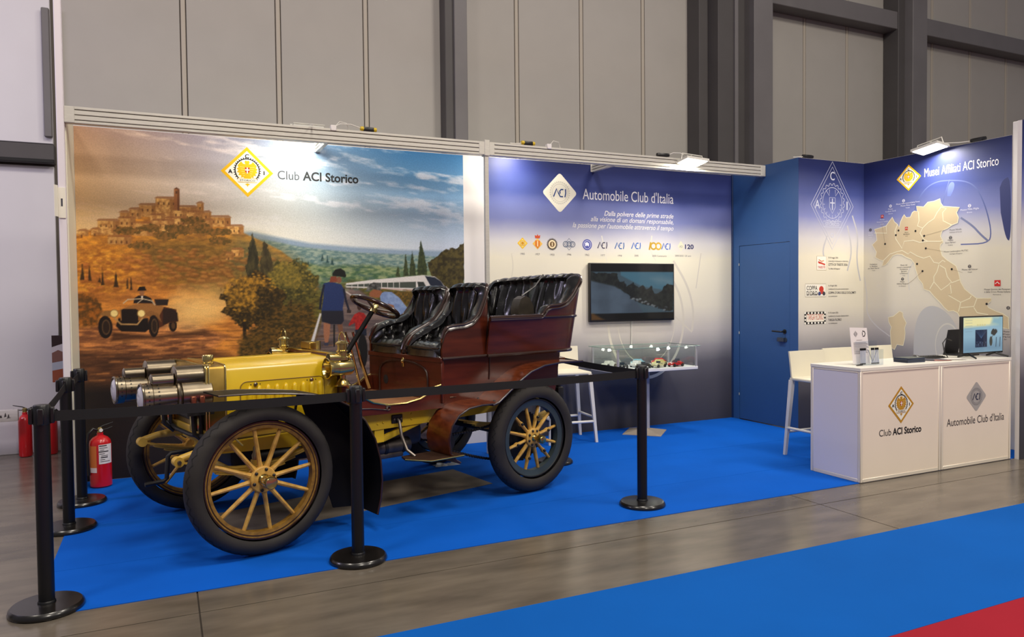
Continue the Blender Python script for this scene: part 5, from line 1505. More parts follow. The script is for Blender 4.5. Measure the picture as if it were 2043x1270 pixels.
# ---- side lamps
def side_lamp(u, v, z):
    h = obj('side_lamp', MB().lathe([(0.048, 0.0), (0.056, 0.006), (0.056, 0.095), (0.050, 0.115), (0.028, 0.13), (0.0, 0.134)], (u - .05, v, z + .125), (1, 0, 0), 28), M_brass, car)
    obj('lamp_shade', MB().lathe([(0.056, 0.0), (0.058, 0.03), (0.066, 0.055), (0.072, 0.07), (0.066, 0.072), (0.052, 0.03), (0.048, 0.0)], (u - .045, v, z + .125), (-1, 0, 0), 28, cap=False), M_brass, h)
    obj('lamp_mouth', MB().lathe([(0.050, 0), (0.0, 0.001)], (u - .055, v, z + .125), (-1, 0, 0), 24), M_dark, h)
    obj('lamp_visor', MB().tube([(u - .005, v, z + .185), (u - .05, v, z + .19), (u - .105, v, z + .192)], [.030, .034, .036], 16), M_brass, h)
    obj('visor_mouth', MB().lathe([(0.031, 0), (0.0, 0.001)], (u - .1055, v, z + .192), (-1, 0, 0), 20), M_dark, h)
    obj('lamp_base', MB().lathe([(0.060, 0), (0.060, 0.006), (0.050, 0.012), (0.040, 0.03), (0.028, 0.042), (0.018, 0.05), (0.018, 0.075)], (u, v, z), (0, 0, 1), 28), M_brass, h)
    obj('chimney', MB().lathe([(0.044, 0), (0.044, 0.018), (0.033, 0.028), (0.033, 0.052), (0.041, 0.056), (0.041, 0.064), (0.033, 0.068), (0.033, 0.104), (0.047, 0.108), (0.047, 0.116), (0.030, 0.128), (0.0, 0.134)], (u, v, z + .175), (0, 0, 1), 24), M_brass, h)
    obj('carry_handle', MB().tube([(u, v - .048, z + .24)] + [(u, v + .048 * math.cos(R_(180 - 20 * i)), z + .30 + .065 * math.sin(R_(20 * i))) for i in range(10)] + [(u, v + .048, z + .24)], 0.004, 6), M_brass, h)
    obj('rear_jewel', MB().ball((u + .06, v, z + .20), .018), M_brass, h)
    obj('lamp_iron', MB().rbox(u - .01, u + .02, v, v + .08 if v < .6 else v - .08, z - .012, z + .002, .003, 1) if v < .6 else MB().rbox(u - .01, u + .02, v - .08, v, z - .012, z + .002, .003, 1), M_dark, h)
side_lamp(0.645, 0.195, 0.952)
side_lamp(0.595, 1.06, 0.952)

# ---- body tubs and seats
def shell(plan, ztop, zbot, thick, lean=0.0, u_ref=1.9):
    """outer wooden shell following a plan curve; plan of (u, v), ztop per plan point"""
    n = len(plan)
    mb = MB()
    vs = []
    nor = []
    for i in range(n):
        a = Vector(plan[max(i - 1, 0)])
        c = Vector(plan[min(i + 1, n - 1)])
        d = (c - a).normalized()
        nor.append(Vector((-d.y, d.x)))
    rows = 5
    for i in range(n):
        p = Vector(plan[i])
        for lay in (0, 1):
            for k_ in range(rows):
                t = k_ / (rows - 1)
                z = zbot + (ztop[i] - zbot) * t
                q = p + nor[i] * (thick * lay) - nor[i] * lean * (z - zbot)
                vs.append((q.x, q.y, z))
    m = rows * 2
    fs = []
    for i in range(n - 1):
        for lay in (0, 1):
            for k_ in range(rows - 1):
                A, B = i * m + lay * rows + k_, (i + 1) * m + lay * rows + k_
                fs.append((A, B, B + 1, A + 1))
        fs.append((i * m + rows - 1, (i + 1) * m + rows - 1, (i + 1) * m + 2 * rows - 1, i * m + 2 * rows - 1))
        fs.append((i * m, (i + 1) * m, (i + 1) * m + rows, i * m + rows))
    for i in (0, n - 1):
        for k_ in range(rows - 1):
            fs.append((i * m + k_, i * m + k_ + 1, i * m + rows + k_ + 1, i * m + rows + k_))
    mb.add(vs, fs)
    return mb, nor
def resample(pts, n):
    P = [Vector(p) for p in pts]
    L = [0]
    for a, b_ in zip(P[:-1], P[1:]):
        L.append(L[-1] + (Vector(b_[:2]) - Vector(a[:2])).length)
    out = []
    for i in range(n):
        s_ = L[-1] * i / (n - 1)
        k_ = 0
        while k_ < len(P) - 2 and L[k_ + 1] < s_:
            k_ += 1
        t = (s_ - L[k_]) / max(1e-9, L[k_ + 1] - L[k_])
        out.append(P[k_].lerp(P[k_ + 1], min(1, max(0, t))))
    return out
def smoothz(pts, it=2):
    for _ in range(it):
        q = [p.copy() for p in pts]
        for i in range(1, len(pts) - 1):
            q[i] = (pts[i - 1] + pts[i] * 2 + pts[i + 1]) / 4
        pts = q
    return pts
def leather(pts, zbot, thick, pleats, lean=0.0, bulge=0.05, tuft_rows=2):
    """fluted leather padding on the inner face of a shell with a rolled top edge"""
    n = len(pts)
    mb = MB()
    vs = []
    rows = 22
    for i in range(n):
        a = pts[max(i - 1, 0)]
        c = pts[min(i + 1, n - 1)]
        d = Vector((c.x - a.x, c.y - a.y)).normalized()
        no = Vector((-d.y, d.x))
        p = Vector((pts[i].x, pts[i].y))
        zt = pts[i].z
        s_ = i / (n - 1)
        ph = s_ * pleats + 0.12 * math.sin(s_ * pleats * 2.1) + 0.06 * math.sin(s_ * pleats * 5.3)
        fl = abs(math.sin(PI * ph)) ** 0.55
        edge = min(1, min(s_, 1 - s_) * 14)
        hgt = zt - zbot
        for k_ in range(rows):
            t = k_ / (rows - 1)
            if t < 0.8:
                tt = t / 0.8
                z = zbot + (hgt - 0.02) * tt
                prof = 0.45 + 0.55 * math.sin(PI * min(1, tt * 0.62 + .30)) + 0.22 * max(0, tt - .62)
                pinch = 1.0
                for rk in range(tuft_rows):
                    zc = 0.42 + 0.30 * rk
                    pinch -= 0.30 * math.exp(-((tt - zc) / 0.10) ** 2) * (1 - fl)
                off = thick + bulge * edge * prof * (0.48 + 0.52 * fl) * pinch + .008 * math.sin(tt * 9 + ph * 7.7) * fl
                if tt > .72:
                    off *= 1 - 0.0 * (tt - .72)
            else:
                tt = (t - 0.8) / 0.2
                an = PI * tt
                R0 = (thick + bulge * edge * 0.95 * (0.7 + 0.3 * fl)) / 2
                off = R0 + R0 * math.cos(an) - 0.012 * math.sin(an / 2)
                z = zt - 0.02 + (0.030 + .012 * fl) * math.sin(an) * edge
            q = p + no * off - no * lean * (z - zbot)
            vs.append((q.x, q.y, z))
    fs = [(i * rows + k_, (i + 1) * rows + k_, (i + 1) * rows + k_ + 1, i * rows + k_ + 1) for i in range(n - 1) for k_ in range(rows - 1)]
    fs += [tuple(range(rows)), tuple((n - 1) * rows + k_ for k_ in range(rows))[::-1]]
    mb.add(vs, fs)
    return mb
def tub(kind, key, zbot, pleats, parts, wood_thick=0.022, lean=0.0, n=170, bulge=0.06, zl=None):
    pts = smoothz(resample(key, n), 3)
    sh, nor = shell([(p.x, p.y) for p in pts], [p.z for p in pts], zbot, wood_thick, lean)
    b_ = obj(parts[0], sh, M_mah, car)
    top = []
    mid = []
    for i, p in enumerate(pts):
        q = Vector((p.x, p.y)) - nor[i] * lean * (p.z - zbot)
        top.append((q.x + nor[i].x * .004, q.y + nor[i].y * .004, p.z + .004))
    obj('beading', MB().tube(top, 0.011, 8), M_bead, b_)
    for kk, off in enumerate((.016,)):
        obj('inner_beading', MB().tube([(t[0] - nor[i].x * .012, t[1] - nor[i].y * .012, t[2] - .024) for i, t in enumerate(top)], 0.006, 6), M_bead, b_)
    le = obj(parts[1], leather([Vector((p.x, p.y, p.z - .004)) for p in pts], zl or zbot + .05, wood_thick, pleats, lean, bulge), M_leather, car)
    return b_, le, pts, nor
# plan direction is chosen so that the left-hand normal points inwards
near_key = [(1.415, .120, 1.235), (1.425, .120, 1.28), (1.455, .118, 1.318), (1.52, .116, 1.328), (1.62, .114, 1.335), (1.70, .113, 1.36), (1.76, .113, 1.42), (1.81, .116, 1.52), (1.845, .125, 1.61), (1.875, .16, 1.638), (1.892, .22, 1.642), (1.895, .38, 1.644), (1.893, .50, 1.64), (1.885, .57, 1.63), (1.865, .61, 1.60), (1.83, .625, 1.53), (1.77, .628, 1.43), (1.70, .63, 1.355), (1.62, .63, 1.315), (1.54, .63, 1.28), (1.47, .63, 1.24), (1.425, .63, 1.19), (1.405, .63, 1.13)]
tub('seat', near_key, 1.09, 13, ('near_seat_shell', 'near_seat_leather'), bulge=.10, zl=1.16)
far_key = [(1.405, .668, 1.13), (1.425, .668, 1.19), (1.47, .668, 1.24), (1.54, .668, 1.28), (1.62, .668, 1.315), (1.70, .668, 1.355), (1.77, .668, 1.43), (1.83, .672, 1.53), (1.865, .69, 1.60), (1.885, .73, 1.622), (1.893, .82, 1.628), (1.895, .95, 1.63), (1.892, 1.08, 1.625), (1.875, 1.14, 1.615), (1.85, 1.17, 1.575), (1.80, 1.182, 1.47), (1.74, 1.187, 1.395), (1.66, 1.19, 1.36), (1.56, 1.19, 1.345), (1.48, 1.19, 1.32), (1.43, 1.19, 1.28), (1.405, 1.19, 1.22)]
tub('seat', far_key, 1.09, 13, ('far_seat_shell', 'far_seat_leather'), bulge=.11, zl=1.16)
ton_key = [(1.815, .098, 1.385), (2.20, .092, 1.386), (2.345, .092, 1.388), (2.365, .092, 1.41), (2.385, .092, 1.448), (2.42, .092, 1.462), (2.52, .092, 1.468), (2.60, .094, 1.49), (2.66, .098, 1.55), (2.71, .11, 1.64), (2.745, .135, 1.705), (2.775, .19, 1.725), (2.79, .30, 1.727), (2.795, .66, 1.722), (2.79, 1.02, 1.712), (2.775, 1.12, 1.706), (2.745, 1.175, 1.69), (2.71, 1.20, 1.64), (2.66, 1.212, 1.55), (2.60, 1.216, 1.49), (2.42, 1.218, 1.462), (2.36, 1.218, 1.41), (2.34, 1.218, 1.388), (2.2, 1.218, 1.386), (1.815, 1.212, 1.385)]
bt, lt, tp, tn = tub('tonneau', ton_key, 1.085, 27, ('tonneau_shell', 'rear_seat_leather'), lean=0.16, n=270, bulge=.10, zl=1.12)
# horizontal mouldings around the tonneau
for zz, rr in ((1.092, .014), (1.378, .011)):
    pl = []
    for i, p in enumerate(tp):
        q = Vector((p.x, p.y)) - tn[i] * .16 * (zz - 1.085)
        pl.append((q.x - tn[i].x * .004, q.y - tn[i].y * .004, zz))
    obj('moulding', MB().tube(pl, rr, 8), M_bead, bt)
for vv in (.113, 1.197):
    obj('seat_moulding', MB().tube([(1.41, vv, 1.09), (1.885, vv - .008, 1.096)], .011, 8), M_bead, car)
    obj('corner_pillar', MB().tube([(1.885, vv - .01, 1.085), (1.888, vv - .01, 1.385)], .012, 8), M_bead, car)
# seat cushions
for v0, v1, nm in ((.15, .615, 'near_cushion'), (.685, 1.165, 'far_cushion')):
    n1, n2 = 30, 26
    vs = []
    for i in range(n1):
        for j in range(n2):
            s_, t = i / (n1 - 1), j / (n2 - 1)
            ed = min(1, min(s_, 1 - s_) * 7) ** .5 * min(1, min(t, 1 - t) * 7) ** .5
            pl = 0.75 + .25 * abs(math.sin(PI * 5 * s_)) ** .5
            front = .022 * (1 - (2 * s_ - 1) ** 2)
            vs.append((1.405 + .44 * t - front * (1 - t), v0 + (v1 - v0) * s_, 1.10 + (.075 + .035 * pl) * ed))
    cu = MB()
    cu.add(vs, [(i * n2 + j, (i + 1) * n2 + j, (i + 1) * n2 + j + 1, i * n2 + j + 1) for i in range(n1 - 1) for j in range(n2 - 1)])
    co = obj(nm, cu, M_leather, car)
    obj('cushion_box', MB().rbox(1.408, 1.84, v0, v1, 1.085, 1.165, .012, 2), M_leather, co)
    obj('cushion_piping', MB().tube([(1.405 - .022 * (1 - (2 * i / 12 - 1) ** 2), v0 + (v1 - v0) * i / 12, 1.168) for i in range(13)], .006, 6), M_leather, co)
obj('rear_bench', MB().rbox(2.25, 2.72, .15, 1.17, 1.09, 1.27, .04, 3), M_leather, car)
pad = MB()
pad.prism([(2.36, 1.36), (2.36, 1.46), (2.39, 1.525), (2.44, 1.55), (2.49, 1.53), (2.53, 1.46), (2.54, 1.36)], uvz, .36, .46)
obj('arm_pad', pad, mat('worn_leather', (50, 44, 36), .45, 0, .25, 18, .1, 80), car)
obj('strap', MB().tube([(2.44, .41, 1.55), (2.60, .42, 1.63), (2.70, .42, 1.735)], .007, 6), M_leather, car)
# seat front panel and lower body
fp = MB()
fp.rbox(1.402, 1.43, .115, 1.195, .76, 1.092, .006, 1)
fpo = obj('seat_front_panel', fp, M_mah, car)
arch = []
for i in range(13):
    a = PI * i / 12
    arch.append((.655 - .36 * math.cos(a), .92 + .13 * math.sin(a) ** .6))
obj('front_moulding', MB().tube([(1.398, arch[0][0], .78)] + [(1.398, a, b_) for a, b_ in arch] + [(1.398, arch[-1][0], .78)], .009, 6), M_bead, fpo)
obj('seat_band', MB().rbox(1.394, 1.412, .112, 1.198, 1.062, 1.10, .004, 1), M_mah, fpo)
obj('brass_lock', MB().lathe([(.018, 0), (.018, .01), (.010, .018), (0, .02)], (1.40, .645, 1.045), (-1, 0, 0), 16), M_brass, fpo)
obj('lock_hasp', MB().rbox(1.392, 1.402, .63, .66, 1.0, 1.075, .004, 1), M_brass, fpo)
obj('finger_hole', MB().lathe([(.038, 0), (0.0, .002)], (1.4005, .92, .88), (-1, 0, 0), 20), M_dark, fpo)
lo = MB()
low_side = [(1.41, .735), (1.72, .735), (1.80, .80), (1.95, .905), (2.10, .975), (2.30, 1.01), (2.60, .86), (2.62, .86), (2.645, 1.09), (1.41, 1.09)]
low_side = [(1.41, .735), (2.58, .735), (2.645, 1.088), (1.41, 1.088)]
lo.prism(low_side, uvz, .155, 1.155)
lbo = obj('lower_body', lo, M_mah, car, False)
for v0, s_ in ((.153, -1), (1.157, 1)):
    obj('body_seam', MB().tube([(1.40, v0, .745), (1.455, v0, 1.085)], .006, 6), M_bead, lbo)
    obj('body_seam', MB().tube([(1.875, v0, .90), (1.885, v0, 1.085)], .006, 6), M_bead, lbo)
    obj('body_hinge', MB().rbox(1.50, 1.56, v0 - .003, v0 + .003, .792, .797, .001, 1), M_nick, lbo)
# tail step and tail lamp
obj('rear_step', MB().prism([(2.60, .36), (2.86, .32), (2.95, .48), (2.95, .83), (2.86, .98), (2.60, .95)], lambda a, b_, d: (a, b_, d), .985, 1.003), M_mahf, car)
tl = MB()
tl.rbox(2.70, 2.77, .24, .31, .60, .76, .012, 2)
tl.cyl((2.735, .275, .76), (2.735, .275, .79), .022, n=14)
tlo = obj('tail_lamp', tl, M_dark, car)
obj('tail_lamp_handle', MB().tube([(2.735, .25, .79), (2.735, .25, .82), (2.735, .275, .835), (2.735, .30, .82), (2.735, .30, .79)], .004, 6), M_dark, tlo)
obj('tail_lamp_arm', MB().tube([(2.52, .275, .72), (2.70, .275, .70)], .010, 8), M_dark, tlo)

# ================================================================ THINGS IN THE BOOTH
CA, SA = math.cos(R_(14.7)), math.sin(R_(14.7))
def CW(u, v):
    return (0.104 + u * CA - v * SA, -2.569 + u * SA + v * CA)
mt = MB()
mt.prism([CW(0.0, .40), CW(2.08, .385), CW(2.13, 1.02), CW(1.3, 1.06), CW(0.0, 1.04)], lambda a, b_, d: (a, b_, d), 0.0042, 0.008)
tag(obj('drip_mat', mt, mat('grey_mat', (134, 124, 112), .7, 0, 0, 3, 0.05, 60, rgb2=(104, 96, 86)), None, False), 'grey drip mat lying on the carpet beneath the vintage car', 'mat')

# ---- belt barrier posts
M_post = mat('black_powder_coat', (9, 9, 11), 0.4, 0, 0.1, 6)
M_base = mat('stanchion_base', (20, 18, 17), 0.28, 0, 0.15, 10, coat=.3)
def stanchion(x, y, label, rz=0):
    o = thing('barrier_post', label, 'barrier post', (x, y, 0.0042), rz, 'belt barrier posts around the car')
    obj('base', MB().lathe([(0.168, 0), (0.170, 0.006), (0.166, 0.020), (0.156, 0.030), (0.04, 0.034), (0.0, 0.034)], (0, 0, 0), (0, 0, 1), 48), M_base, o)
    obj('pole', MB().lathe([(0.0365, 0.03), (0.0365, 0.95)], (0, 0, 0), (0, 0, 1), 28), M_post, o)
    obj('pole_collar', MB().lathe([(0.041, 0.03), (0.041, 0.040), (0.037, 0.046)], (0, 0, 0), (0, 0, 1), 28), M_post, o)
    hd = MB()
    hd.lathe([(0.037, 0.93), (0.039, 0.935), (0.039, 1.022), (0.034, 1.030), (0.0, 1.032)], (0, 0, 0), (0, 0, 1), 28)
    obj('belt_head', hd, M_black, o)
    for a in (0, 90, 180, 270):
        c, s_ = math.cos(R_(a)), math.sin(R_(a))
        cl = MB()
        cl.rbox(0.036, 0.056, -0.014, 0.014, 0.935, 1.015, 0.004, 1)
        cl.v = [(px * c - py * s_, px * s_ + py * c, pz) for px, py, pz in cl.v]
        obj('belt_clip', cl, M_black, o)
    return o
ST = {'FL': (-0.98, -2.93), 'FM': (0.597, -2.935), 'FR': (2.756, -2.744), 'RR': (2.85, -1.215), 'L2': (-1.027, -1.456), 'L3': (-1.01, -0.745)}
stanchion(*ST['FL'], 'black barrier post nearest the camera at the front left corner', R_(2))
stanchion(*ST['FM'], 'black barrier post in front of the car door, between the two wheels', R_(2))
stanchion(*ST['FR'], 'black barrier post right of the car, in front of the display table', R_(5))
stanchion(*ST['RR'], 'black barrier post behind the rear wheel of the car', R_(0))
stanchion(*ST['L2'], 'middle black barrier post in the row left of the car', R_(0))
stanchion(*ST['L3'], 'black barrier post beside the red extinguisher, nearest the mural', R_(0))
M_belt = mat('belt_webbing', (12, 12, 14), 0.7, 0, 0.1, 30, 0.1, 400)
def belt(a, b, label, z=0.948, drop=0.008, twist=0.0):
    (x0, y0), (x1, y1) = ST[a], ST[b]
    d = Vector((x1 - x0, y1 - y0, 0)).normalized()
    n = Vector((-d.y, d.x, 0))
    p0 = Vector((x0, y0, 0)) + d * .055
    p1 = Vector((x1, y1, 0)) - d * .055
    vs = []
    N = 16
    for i in range(N + 1):
        t = i / N
        c = p0.lerp(p1, t)
        sag = -drop * 4 * t * (1 - t)
        for dz, dn in ((0, -.0012), (0, .0012), (.052, .0012), (.052, -.0012)):
            vs.append((c.x + n.x * dn, c.y + n.y * dn, z + sag + dz))
    fs = [(i * 4 + k_, i * 4 + (k_ + 1) % 4, (i + 1) * 4 + (k_ + 1) % 4, (i + 1) * 4 + k_) for i in range(N) for k_ in range(4)]
    fs += [(0, 3, 2, 1), tuple(N * 4 + k_ for k_ in range(4))]
    m = MB()
    m.add(vs, fs)
    tag(obj('barrier_belt', m, M_belt, None, False), label, 'belt', 'belts between the barrier posts')
belt('FL', 'FM', 'black belt stretched across the front of the car bonnet')
belt('FM', 'FR', 'black belt stretched across the car door and rear wheel')
belt('FR', 'RR', 'black belt running from the right post back behind the car')
belt('L2', 'FL', 'black belt on the left from the middle post to the nearest post')
belt('L3', 'L2', 'black belt on the far left beside the mural')

# ---- fire extinguishers
M_red_p = mat('extinguisher_red', (196, 16, 28), 0.3, 0, 0.04, 6, coat=.5)
def extinguisher(x, y, label, rz=0, label_on=True, r=0.082, h=.43):
    o = thing('fire_extinguisher', label, 'extinguisher', (x, y, 0.004), rz, 'fire extinguishers')
    obj('cylinder', MB().lathe([(r * .86, 0), (r, .012), (r, h * .84), (r * .93, h * .90), (r * .7, h * .955), (.024, h), (.024, h + .02)], (0, 0, 0), (0, 0, 1), 36), M_red_p, o)
    obj('valve', MB().lathe([(.018, h + .02), (.022, h + .03), (.022, h + .055), (.012, h + .065)], (0, 0, 0), (0, 0, 1), 16), M_brass, o)
    lv_ = MB()
    lv_.tube([(-.02, 0, h + .055), (.02, 0, h + .075), (.10, 0, h + .095)], [.010, .010, .007], 8, flat=.5)
    lv_.tube([(-.0, 0, h + .04), (.05, 0, h + .045), (.095, 0, h + .06)], [.010, .009, .006], 8, flat=.5)
    obj('lever', lv_, M_black, o)
    obj('hose', MB().tube([(-.02, 0, h + .04), (-.055, -.01, h + .06), (-.09, -.01, h + .02), (-.10, -.01, h - .08), (-.098, -.01, h * .45), (-.094, -.01, h * .25)], .011, 10), M_black, o)
    obj('gauge', MB().lathe([(.014, 0), (.014, .01)], (0, -.022, h + .042), (0, -1, 0), 14), M_white, o)
    if label_on:
        n = 14
        for (a0, a1, z0, z1, c_, nm) in ((-50, 28, .20, .36, (232, 226, 226), 'paper_tag'), (-108, -62, .17, .35, (214, 120, 60), 'instruction_label'), (-108, -62, .13, .17, (232, 214, 214), 'lower_label')):
            vs = []
            for i in range(n):
                a = R_(-90 + 0 + a0 + (a1 - a0) * i / (n - 1)) + R_(25)
                for z_ in (z0, z1):
                    vs.append(((r + .0012) * math.cos(a), (r + .0012) * math.sin(a), z_))
            m = MB()
            m.add(vs, [(2 * i, 2 * i + 2, 2 * i + 3, 2 * i + 1) for i in range(n - 1)])
            obj(nm, m, ink(*c_), o)
        ln = MB()
        rg = random.Random(3)
        for k_ in range(9):
            z_ = .345 - k_ * .016
            a0 = -50 + rg.random() * 12
            a1 = a0 + 18 + rg.random() * 40
            vs = []
            for i in range(5):
                a = R_(-65 + a0 + (a1 - a0) * i / 4)
                for dz in (0, .005 if k_ % 3 else .009):
                    vs.append(((r + .002) * math.cos(a), (r + .002) * math.sin(a), z_ + dz))
            ln.add(vs, [(2 * i, 2 * i + 2, 2 * i + 3, 2 * i + 1) for i in range(4)])
        obj('tag_print', ln, ink(70, 66, 70), o)
    return o
extinguisher(-0.915, -0.235, 'red fire extinguisher with white tag on the blue carpet below the mural', R_(20))
extinguisher(-1.69, 1.50, 'plain red fire extinguisher by the gate, left of the nearest post', R_(180), False, .06, .42)
extinguisher(-1.475, 1.52, 'plain red fire extinguisher half hidden behind the barrier posts', R_(200), False, .06, .38)
gr = thing('guard_rail', 'scuffed white guard rail in front of the gate on the left', 'rail', (-1.72, 1.35, 0))
obj('rail_beam', MB().rbox(-6, 0, -.03, .03, .385, .50, .01, 2), mat('scuffed_white', (214, 208, 208), .5, 0, 0, 18, 0, 60, stretch=(.5, 3, 3), rgb2=(196, 190, 190)), gr)
for px in (-.35, -2.2, -4.2):
    obj('rail_post', MB().rbox(px - .04, px + .04, -.025, .025, 0, .39, .006, 1), M_white, gr)
sc = MB()
for (x0, x1, z0, z1) in ((-.19, -.13, .42, .45), (-.115, -.095, .43, .475), (-.09, -.07, .42, .46), (-.10, -.06, .415, .425), (-.24, -.20, .41, .43)):
    sc.prism([(x0, z0), (x1, z0 + .006), (x1 - .006, z1), (x0 + .008, z1 - .01)], lambda a, b_, d: (a, -.03 - d, b_), .0003, .0008)
obj('scuff_marks', sc, ink(70, 64, 66), gr, False)
ps = thing('narrow_poster', 'narrow colour poster of people on the hall wall behind the barrier posts', 'poster', (-1.40, 1.60, 0))
obj('poster_board', MB().box(-.055, .06, -.004, .004, .72, 1.20), M_white, ps, False)
F = Flat()
F.rect(-.055, .72, .06, 1.20, (206, 200, 206), 0)
F.poly([(-.055, 1.20), (.06, 1.20), (.06, 1.12), (.0, 1.10), (-.055, 1.08)], (52, 38, 40), 1)
F.poly([(-.055, 1.02), (.0, 1.05), (.06, 1.02), (.06, .94), (-.055, .92)], (128, 92, 84), 1)
F.poly([(-.055, .92), (.06, .94), (.06, .86), (-.055, .84)], (176, 182, 196), 1)
F.poly([(-.055, .84), (.06, .86), (.06, .72), (-.055, .72)], (150, 80, 56), 1)
F.build('poster_print', ps, lambda a, b_, d: (a, -.004 - d, b_))
sg = thing('stand_sign', 'small white stand number sign folded round the tall post', 'sign', (-1.10, YB - .034, 2.19))
obj('sign_plate', MB().rbox(-.030, .020, -.004, .002, 0, .235, .001, 1), mat('sign_card', (232, 228, 214), .5), sg)
obj('sign_flap', MB().prism([(-.030, -.002), (-.034, -.002), (-.052, -.05), (-.048, -.052)], lambda a, b_, d: (a, b_, d), .01, .25), mat('sign_card', (232, 228, 214), .5), sg, False)
obj('sign_mark', MB().box(-.012, .0, -.0052, -.0042, .09, .15), ink(70, 70, 80), sg, False)

# ---- wall television
tv = thing('wall_television', 'flat black television on the timeline wall showing a mountain road', 'television', (4.525, -0.004, 1.585))
obj('housing', MB().rbox(-.585, .585, -.052, -.008, -.335, .335, .006, 2), M_black, tv)
obj('wall_mount', MB().box(-.2, .2, -.010, .0, -.15, .15), M_black, tv, False)
pt = Paint(-.572, .572, -.315, .325, .006)
tX, tZ = pt.X, pt.Z
pt.c[:] = (12, 13, 16)
def tvp(*a):
    return [(-.572 + 1.144 * x, -.315 + .64 * z) for x, z in a]
pt.fill(tvp((0, .12), (1, .12), (1, .86), (0, .86)), (66, 86, 98), soft=.006)
pt.fill(tvp((.35, .86), (1, .86), (1, .5), (.6, .6), (.35, .8)), (70, 112, 132), soft=.02)
pt.fill(tvp((.72, .74), (.85, .78), (1, .72), (.98, .62), (.8, .66)), (120, 140, 150), soft=.08, alpha=.6)
pt.fill(tvp((0, .86), (.0, .66), (.2, .60), (.35, .55), (.5, .40), (.65, .25), (1, .14), (1, .6), (.93, .66), (.88, .60), (.84, .50), (.76, .46), (.72, .58), (.66, .52), (.62, .62), (.56, .58), (.5, .66), (.42, .60), (.4, .72), (.34, .70), (.3, .84)), (22, 26, 28), soft=.01, rag=.03, rs=16, col2=(38, 42, 40), ns=30, seed=5)
pt.fill(tvp((0, .12), (.62, .12), (.55, .30), (.42, .46), (.28, .60), (0, .70)), (82, 96, 112), soft=.02, col2=(68, 80, 94), ns=5, seed=3)
for k_ in range(26):
    rg = random.Random(k_)
    xx = .42 + .5 * rg.random()
    zz = .46 - .52 * (xx - .42) - .06 * rg.random()
    pt.ell(tvp((xx, max(.15, zz)))[0], .02, .012, (120, 126, 130) if k_ % 2 else (30, 30, 34), soft=.008, alpha=.8)
pt.fill(tvp((0, .0), (.16, .0), (.03, .12), (0, .12)), (140, 92, 40), soft=.03, alpha=.6)
pt.build('screen', tv, lambda a, b_: (a, np.full_like(a, -.0525), b_), vcol_mat('tv_screen', .1, .55))
obj('tv_cable', MB().tube([(.0, -.012, -.335), (.0, -.008, -.6), (.01, -.008, -.66)], .006, 8), M_cable_w, tv)

# ---- display case on a pedestal with model cars
tb = thing('display_case', 'glass display case of model cars on a silver pedestal', 'display case', (4.475, -0.34, 0.004))
M_sil = mat('silver_paint', (172, 170, 176), .4, .3, .04, 8)
obj('pedestal_foot', MB().lathe([(.30, 0), (.30, .006), (.075, .045), (.05, .05)], (0, 0, 0), (0, 0, 1), 4), mat('beige_steel', (176, 164, 148), .45, .2), tb, False)
obj('pedestal_column', MB().rbox(-.042, .042, -.042, .042, .045, .70, .005, 1), M_sil, tb, False)
obj('column_cap', MB().rbox(-.12, .12, -.12, .12, .695, .712, .003, 1), M_sil, tb, False)
obj('case_floor', MB().rbox(-.535, .535, -.27, .27, .712, .745, .003, 1), mat('case_floor_white', (222, 222, 226), .4), tb, False)
M_gl = glass('case_glass', (250, 253, 252), .06)
M_gle = mat('glass_edge', (120, 150, 140), .1, 0, coat=.5)
for nm, bx in (('glass_front', (-.53, .53, -.262, -.257, .745, .972)), ('glass_back', (-.53, .53, .257, .262, .745, .972)), ('glass_side', (-.53, -.525, -.257, .257, .745, .972)), ('glass_side', (.525, .53, -.257, .257, .745, .972))):
    obj(nm, MB().box(*bx), M_gl, tb, False)
obj('glass_lid', MB().box(-.555, .555, -.285, .285, .972, .979), M_gl, tb, False)
obj('lid_edge', MB().tube([(-.555, -.285, .9755), (.555, -.285, .9755), (.555, .285, .9755), (-.555, .285, .9755), (-.555, -.285, .9755)], .004, 6), M_gle, tb)
for cx, cy in ((-.52, -.255), (.52, -.255), (-.52, .255), (.52, .255)):
    obj('case_corner', MB().rbox(cx - .011, cx + .011, cy - .011, cy + .011, .745, .972, .003, 1), M_sil, tb)
M_glint = emit('case_glint_glow', (255, 250, 235), 12)  # glowing studs added to stand in for glints in the glass case
for cx, cy in ((-.34, .20), (.18, .0), (.40, .10)):
    so = obj('case_glint', MB().lathe([(.012, 0), (.018, .022), (.018, .026)], (cx, cy, .945), (0, -.5, -1), 14), M_glint, tb)
M_tyre_m = mat('model_tyre', (24, 24, 26), .6)
M_win = mat('model_window', (60, 76, 92), .15)
